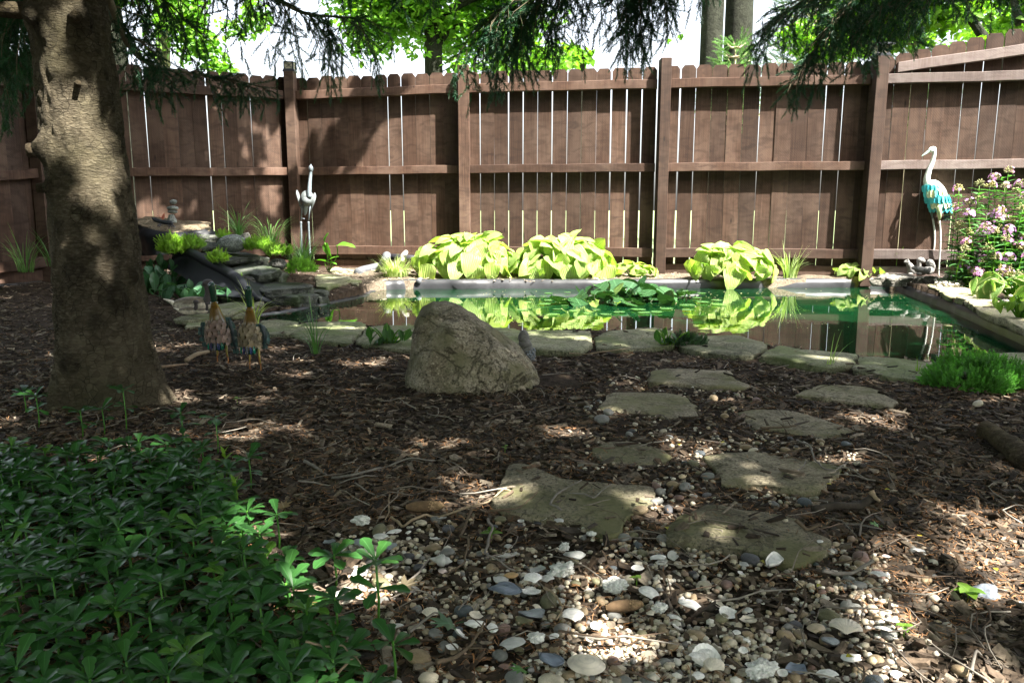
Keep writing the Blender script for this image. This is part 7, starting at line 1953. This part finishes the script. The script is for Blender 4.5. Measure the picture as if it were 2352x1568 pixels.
named5 = [(1210, 1215, 168, 'ribbed', 'cream', 0, 'big cream scallop shell right of the bed with strong ribs'), (1450, 1222, 100, 'disc', 'white', 0, 'flat white sand dollar like shell right of the cream scallop'),
 (1425, 900, 92, 'ribbed', 'white', 0, 'white ribbed shell on the edge of the sun patch at right'), (1678, 742, 62, 'smooth', 'white', 0, 'small white shell alone on the mulch at right'),
 (460, 1110, 112, 'ribbed', 'white', 1, 'white scallop open side up among cream gravel'), (315, 1405, 165, 'ribbed', 'white', 1, 'deep white ribbed shell open side up near the bottom edge'),
 (370, 1468, 120, 'ribbed', 'cream', 0, 'ribbed shell tucked under the deep white one'), (900, 1468, 155, 'long', 'blue', 1, 'blue tinted open shell at the bottom edge right of the coral rock'),
 (805, 1500, 64, 'fine', 'white', 1, 'white cup shell with a dark inside beside the coral rock'), (1105, 1500, 125, 'long', 'white', 0, 'narrow white shell at the bottom edge, right of the blue one'),
 (755, 832, 155, 'oyster', 'white', 0, 'white oyster shell just below the nearest stepping stone'), (210, 1078, 155, 'long', 'white', 0, 'thin pointed white shell left of the open scallop'),
 (580, 1150, 112, 'long', 'cream', 1, 'curved cream shell right of the open scallop'), (30, 790, 84, 'fine', 'white', 1, 'white open shell left below the nearest stepping stone'),
 (670, 1500, 192, 'coral', 'white', 0, 'big pitted coral rock at the bottom edge'), (1030, 1222, 112, 'ribbed', 'tan', 0, 'brown ribbed shell left of the big cream scallop'),
 (110, 1160, 92, 'smooth', 'white', 0, 'smooth white shell above the black pit in the gravel'), (1240, 1380, 125, 'chunk', 'white', 0, 'jagged white shell fragment below the big cream scallop'),
 (1105, 1325, 92, 'oyster', 'grey blue', 0, 'blue grey shell flake below the ochre pebbles'), (510, 1250, 54, 'smooth', 'white', 0, 'tiny bright white shell in the middle of cream gravel'), (2338, 1068, 60, 'fine', 'white', 1, 'white open shell at the right frame edge')]
for x, y, w, k, c, u, lab in named5: shell(*Z5(x, y), w * .359, k, c, u, lab, 'shells and corals in the shell bed', 'coral' if k == 'coral' else 'shell')
x, y, rr_ = sample_ground(2500, 1.25, 2.3, 131, 1.0); w = gravel_w(x, y); cnt = 0
for a_, b_, ww in zip(x, y, w):
    if cnt >= 46: break
    if ww < .9 or a_ > .95: continue
    sx, sy = toscreen(np.array([[a_, b_, .02]])); k = ['ribbed', 'fine', 'smooth', 'chunk', 'fine', 'ribbed'][rr_.integers(0, 6)]; c = ['white', 'cream', 'white', 'grey', 'pinkish'][rr_.integers(0, 5)]; u = int(rr_.integers(0, 2))
    nm = {'ribbed': 'ribbed shell', 'fine': 'finely ribbed shell', 'smooth': 'smooth shell', 'chunk': 'broken shell piece', 'oyster': 'flaky shell piece'}[k]
    lab = f'small {c} {nm} lying {"hollow side up " if (u and k in CK) else ""}among the pebbles'
    shell(float(sx[0]), float(sy[0]), rr_.uniform(14, 30), k, c, u, lab, f'small {c} shells among the pebbles'); cnt += 1

# ================================================================ STICKS, CONES, LEAVES, LOG
def stick(label, pts, conv, r0, r1=None, col=(.30, .27, .23), z=.018, zamp=.012, side=None, seed=0, n=None, name='fallen_twig'):
    P = []
    for k, (a, b) in enumerate(pts):
        g_ = G(*conv(a, b), z); P.append([g_[0], g_[1], max(float(ground_h(g_[0], g_[1])), 0) + z + zamp * math.sin(k * 2.1 + seed)])
    n = n or 6 * len(P); Pm = smoothpath(P, n); Pl_ = np.array(P); tt_ = np.linspace(0, len(P) - 1 - 1e-9, n); ii_ = tt_.astype(int); Pm = .35 * Pm + .65 * (Pl_[ii_] + (Pl_[ii_ + 1] - Pl_[ii_]) * (tt_ - ii_)[:, None]); Pm = Pm + .004 * fbm(Pm * 28 + seed, 2)[:, None] * [1, 1, .4]
    R_ = np.linspace(r0, r1 or r0 * .45, n) * (1 + .12 * fbm(np.c_[np.arange(n) * .9, np.zeros((n, 2))] + seed, 2))
    b = tuple(P[0]); mb = MB().add(*tube(Pm, R_, 8), col=col)
    rr = rs_(seed + 5)
    for q in range(side or 0):
        i_ = rr.integers(2, n - 2); d = Pm[i_ + 1] - Pm[i_]; d /= np.linalg.norm(d); a = rr.choice([-1, 1]) * rr.uniform(.6, 1.1)
        d2 = np.array([d[0] * math.cos(a) - d[1] * math.sin(a), d[0] * math.sin(a) + d[1] * math.cos(a), .12]); l = rr.uniform(.03, .09)
        mb.add(*tube(smoothpath([Pm[i_], Pm[i_] + d2 * l * .5, Pm[i_] + d2 * l + [0, 0, -.006]], 5), np.linspace(R_[i_] * .6, R_[i_] * .2, 5), 5), col=col)
    return solo(name, mb, M_twig, label, 'twig', b, group='fallen twigs and sticks')
Z3 = lambda x, y: (x * .359, 1004.9 + y * .359)
ZR4 = lambda x, y: (x * .3418, 516.8 + y * .3418)
g_ = (.20, .18, .155); b_ = (.12, .09, .06); p_ = (.30, .23, .15)
stick('long grey branch with side twigs on the mulch above the shell bed', [(20, 175), (110, 200), (200, 250), (350, 290), (470, 235), (560, 185), (700, 160), (860, 150)], Z4, .0055, .002, g_, side=6, seed=1)
stick('thin grey twig running left below the long grey branch', [(0, 295), (200, 300), (300, 290), (420, 300), (520, 262)], Z4, .0032, .0015, g_, seed=2)
stick('curved pale branch ending on the left tip of the star shaped stone', [(590, 505), (660, 540), (720, 545), (800, 495), (900, 478), (1010, 490), (1120, 430), (1210, 385), (1300, 355), (1350, 345), (1395, 415)], Z4, .0035, .0025, p_, side=3, z=.026, seed=3)
stick('bent stick standing out on the star shaped stone, left piece', [(1670, 458), (1605, 418), (1640, 370), (1700, 320), (1800, 280)], Z4, .0042, .002, g_, z=.032, zamp=.004, seed=4)
stick('V shaped twig on the right half of the star shaped stone', [(1720, 345), (1800, 370), (1880, 395), (1930, 350), (1985, 320)], Z4, .003, .0015, g_, z=.032, zamp=.004, seed=5)
stick('dark twig crossing the left corner of the star shaped stone', [(1215, 465), (1370, 460), (1430, 425), (1525, 340)], Z4, .003, .0018, b_, z=.031, zamp=.003, seed=6)
stick('looping twig beside the small green seedling in the shell bed', [(1200, 540), (1225, 600), (1190, 700), (1200, 770), (1300, 810), (1380, 820)], Z4, .0038, .002, g_, z=.034, seed=7)
stick('wavy twig across the upper shell bed left of the seedling', [(1100, 475), (1050, 560), (1030, 620), (1075, 690), (1060, 770), (950, 855)], Z4, .0038, .002, b_, z=.034, seed=8)
stick('thin arching twig above the pinecone', [(350, 325), (480, 360), (550, 408)], Z4, .0025, .0012, g_, seed=9)
stick('short upright looking pale twig left of the pinecone', [(575, 380), (570, 470), (545, 550)], Z4, .0028, .0012, p_, seed=10)
stick('grey twig in the shell bed left of the whelk', [(610, 950), (760, 880), (830, 780)], Z4, .0036, .0018, g_, z=.034, seed=11)
stick('grey twig pointing at the green maple leaf', [(710, 1240), (850, 1190), (935, 1130)], Z4, .0032, .0015, g_, z=.034, seed=12)
stick('crooked pale twig right of the round olive pebble', [(1570, 975), (1660, 1060), (1690, 1050), (1640, 1180)], Z4, .0032, .0015, p_, z=.034, seed=13)
stick('dark branching twig at the bottom of the shell bed', [(880, 1500), (1000, 1420), (1100, 1330), (1180, 1240)], Z4, .005, .002, b_, z=.032, side=4, seed=14)
stick('thin bare branch curving over the pachysandra at the bottom', [(1925, 1515), (2040, 1560), (2160, 1540), (2250, 1440), (2300, 1350)], Z3, .003, .0018, p_, z=.06, seed=15)
stick('thin bare twig above the bare branch at the pachysandra edge', [(1950, 1295), (2080, 1310), (2200, 1370), (2300, 1440)], Z3, .0024, .0012, p_, z=.08, seed=16)
stick('long curved grey twig lying over the middle right stepping stone', [(900, 10), (980, 60), (1010, 140), (1080, 195), (1150, 205), (1220, 165)], Z5, .0035, .002, g_, z=.036, zamp=.003, seed=17)
stick('straight dark twig behind the middle right stepping stone', [(700, 110), (900, 105), (980, 60), (1120, 50)], Z5, .0035, .002, b_, z=.026, seed=18)
stick('thick dark broken branch with a pale split end right of the nearest stepping stone', [(1000, 475), (1150, 450), (1300, 412), (1385, 385)], Z5, .010, .012, (.045, .037, .028), z=.026, seed=19, name='broken_branch')
stick('pale split end of wood beside the thick broken branch', [(1375, 368), (1405, 378), (1435, 386)], Z5, .009, .003, p_, z=.034, seed=20, name='wood_splinter')
stick('dark twig at the back corner of the nearest stepping stone', [(890, 560), (960, 580), (1040, 570)], Z5, .006, .003, b_, z=.036, seed=21)
stick('straight grey twig below the brown pebble cluster', [(1060, 862), (1250, 838), (1385, 815)], Z5, .0045, .004, g_, z=.03, seed=22)
stick('thin grey twig on the mulch right of the nearest stepping stone', [(1195, 540), (1300, 560), (1440, 610)], Z5, .003, .0015, g_, seed=23)
stick('forked little twig on the middle right stepping stone', [(905, 215), (940, 195), (955, 150)], Z5, .0024, .0012, g_, z=.037, zamp=.002, seed=24)
stick('thick pale stick in front of the left metal duck', [(1255, 905), (1320, 880), (1400, 840)], ZR4, .013, .011, p_, z=.02, seed=25)
stick('brown twig behind the thick pale stick near the trunk', [(1080, 965), (1180, 945), (1260, 925)], ZR4, .008, .005, (.28, .2, .13), z=.015, seed=26)
stick('short pale twig on mulch right of the right metal duck', [(1925, 920), (1990, 915), (2040, 900)], ZR4, .006, .004, p_, z=.014, seed=27)
ZB = lambda x, y: (689 + x * .3662, 516.8 + y * .3662)
stick('long thin twig beside the boulder, reaching over the mulch to the right', [(1520, 940), (1600, 920), (1740, 932)], ZB, .003, .0015, g_, z=.03, seed=28)
stick('long pale twig before the broken rim stone', [(1690, 795), (1800, 808), (1950, 800), (2100, 760), (2160, 690)], ZB, .003, .0015, p_, z=.03, seed=29)
stick('dark twig along the front of the long stepping stone', [(700, 1278), (820, 1275), (920, 1268)], lambda x, y: (1490.8 + x * .3662, 516.8 + y * .3662), .004, .003, b_, z=.024, zamp=.001, seed=30)
stick('long weathered stick at the lower right corner', [(2000, 1540), (2040, 1400), (2080, 1370)], Z5, .0035, .002, g_, seed=31)
P = smoothpath([G(2262, 985, .04), G(2310, 1018, .035), G(2380, 1075, .035)], 26)
V, F = tube(P, np.linspace(.030, .040, 26), 22); V = V + .005 * fbm(V * [14, 14, 14], 3)[:, None]
solo('log', MB().add(V, F, (1.1, 1.0, .85)), M_bark, 'short weathered log cut off by the right frame edge', 'log', tuple(P[0]))
for k, (x, y, L, ang, lab) in enumerate([(790, 452, 220, .12, 'spruce cone on the mulch left of the star shaped stone'), (2065, 1092, 220, .2, 'spruce cone in the shell bed near the knobbly white coral')]):
    c = G(*Z4(x, y), .02); c[2] = .026; Lw = L * .359 / FPX * np.linalg.norm(c - CPOS)
    t = thing('spruce_cone', lab, 'cone', (c[0], c[1], .005))
    d = np.array([math.cos(ang), math.sin(ang), 0.])
    tt = np.linspace(-.5, .5, 20); V, F = tube(c + d * tt[:, None] * Lw, .17 * Lw * np.sqrt(np.clip(1 - (tt * 2) ** 2 * .93, 0, 1)), 12); part(t, 'core', MB().add(V, F, (.14, .09, .05)), M_twig)
    mb = MB(); sv, sf, _ = leafgrid(.10 * Lw, .115 * Lw, lambda q: max(.25, (1 - q ** 3) ** .5), 3, 1, .5, -.25)
    Ms, Ts = [], []
    for q in range(150):
        f = (q + .5) / 150 - .5; a = q * 2.39996; rd = .165 * Lw * math.sqrt(1 - (f * 2) ** 2 * .9)
        x1 = np.array([-d[1], d[0], 0]); o_ = math.cos(a) * x1 + math.sin(a) * np.array([0, 0, 1])
        dv = d * .9 + o_ * .42; zz_ = o_ - dv * (o_ @ dv) / (dv @ dv); zz_ /= np.linalg.norm(zz_); dv /= np.linalg.norm(dv)
        Ms.append(np.stack([np.cross(dv, zz_), dv, zz_], 1)); Ts.append(c + d * f * Lw + o_ * rd * .9)
    scatter(mb, sv, sf, np.array(Ms), np.array(Ts), rs_(k).uniform(.7, 1.2, (150, 1)) * np.array([[.30, .20, .11]]))
    part(t, 'scales', mb, M_twig, False)
def maple_leaf(px, py, conv, size, mat, label, yaw, col=(1, 1, .99), z=.045, name='fallen_leaf'):
    tips = [(0, 1.0), (.62, .72), (.30, .45), (.95, .30), (.40, .12), (.55, -.28), (.12, -.12)]
    inner = [(.14, .52), (.45, .58), (.22, .33), (.5, .22), (.30, .02), (.3, -.1)]
    R_ = [(0, 1.0), (.10, .62), (.22, .70), (.45, .88), (.40, .55), (.30, .42), (.50, .38), (.92, .42), (.62, .18), (.42, .08), (.60, -.10), (.30, -.15), (.08, -.12), (0, -.2)]
    O = np.array(R_ + [(-a, b) for a, b in R_[-2:0:-1]]); n = len(O)
    c0 = np.array([[0, .1]]); V2 = np.vstack([c0, O]); V = np.c_[V2, .12 * np.abs(V2[:, 0]) ** 1.5 + .05 * np.sin(V2[:, 1] * 5)] * size
    F = np.array([[0, 1 + k, 1 + (k + 1) % n] for k in range(n)])
    c = G(*conv(px, py), z); V = V @ (rotz(yaw)[0] @ rotx(.25)[0]).T + c
    mb = MB().add(V, F, col, np.c_[V2[:, 0] * .5 + .5, V2[:, 1]])
    t = solo(name, mb, mat, label, 'leaf', tuple(c), smooth=False)
    a = rotz(yaw)[0] @ np.array([0, -.2, 0]) * size; part(t, 'leaf_stalk', MB().add(*tube([c + a, c + a * 3], .0012, 4), col=(.6, .7, .5)), mat)
maple_leaf(965, 1190, Z4, .045, M_dock, 'green maple leaf lying pale side up on the shells', 1.9, (2.4, 1.6, 1.8))
maple_leaf(1815, 440, Z3, .032, M_dryleaf, 'dry tan oak like leaf on the mulch above the pachysandra', .5, z=.025)
maple_leaf(650, 960, Z4, .045, M_dryleaf, 'curled brown leaf among the shells right of the sunlit ones', -1.2, z=.03)
maple_leaf(1425, 1480, Z4, .026, M_green, 'small green leaf left of the very large scallop', 2.2, (1.5, 1.6, 1.2), z=.045)
maple_leaf(1412, 560, Z5, .022, M_green, 'small green leaf on the mulch right of the nearest stepping stone', 1.2, (1.8, 1.8, 1.5), z=.025)
r = rs_(141)
yl = [(1460, 330), (1685, 635), (2180, 850), (1120, 300), (60, 570), (660, 785), (1050, 940), (440, 30), (140, 40), (1210, 1400)]
for k, (x, y) in enumerate(yl):
    c = G(*Z5(x, y), .03); V, F, L = leafgrid(.016, .012, p_ovate, 3, 1, .5, .4); V = V @ (rotz(r.uniform(0, 6))[0] @ rotx(.3)[0]).T + c
    solo('yellow_leaflet', MB().add(V, F, (2.6, 1.35, .6), L), M_lime, 'tiny yellow leaf fallen on the ground', 'leaf', tuple(c), group='tiny yellow leaves on the ground')
for k, (px, py, n, L, lab) in enumerate([(1129, 1248, 4, .03, 'three leaved green seedling in the upper shell bed'), (2222, 1385, 7, .035, 'bright green seedling in front of the blue grey rock'), (2075, 1470, 5, .02, 'tiny green seedling at the lower right'),
                                         (1462, 1345, 3, .018, 'tiny green sprout right of the white cockles'), (545, 985 - 60, 4, .02, 'small green sprout on the mulch near the trunk root'), (1160, 1050, 3, .016, 'tiny green sprout on the mulch above the star shaped stone')]):
    b = on_ground(*G(px, py, 0)[:2]); t = thing('seedling', lab, 'plant', tuple(b))
    part(t, 'stem', MB().add(*tube([b, b + [0, 0, .03]], .0012, 4)), M_lime)
    V, F, Lu = leafgrid(L, L * .75, p_ovate, 4, 1, .4, .25)
    for q in range(n):
        a = q * 2 * math.pi / n + k; el = .25 + .1 * (q % 2); d = [math.cos(a) * math.cos(el), math.sin(a) * math.cos(el), math.sin(el)]
        part(t, 'leaf', MB().add(V @ align(d)[0].T + b + [0, 0, .026 + .004 * (q % 2)], F, (.8, .9, .8), Lu), M_lime)
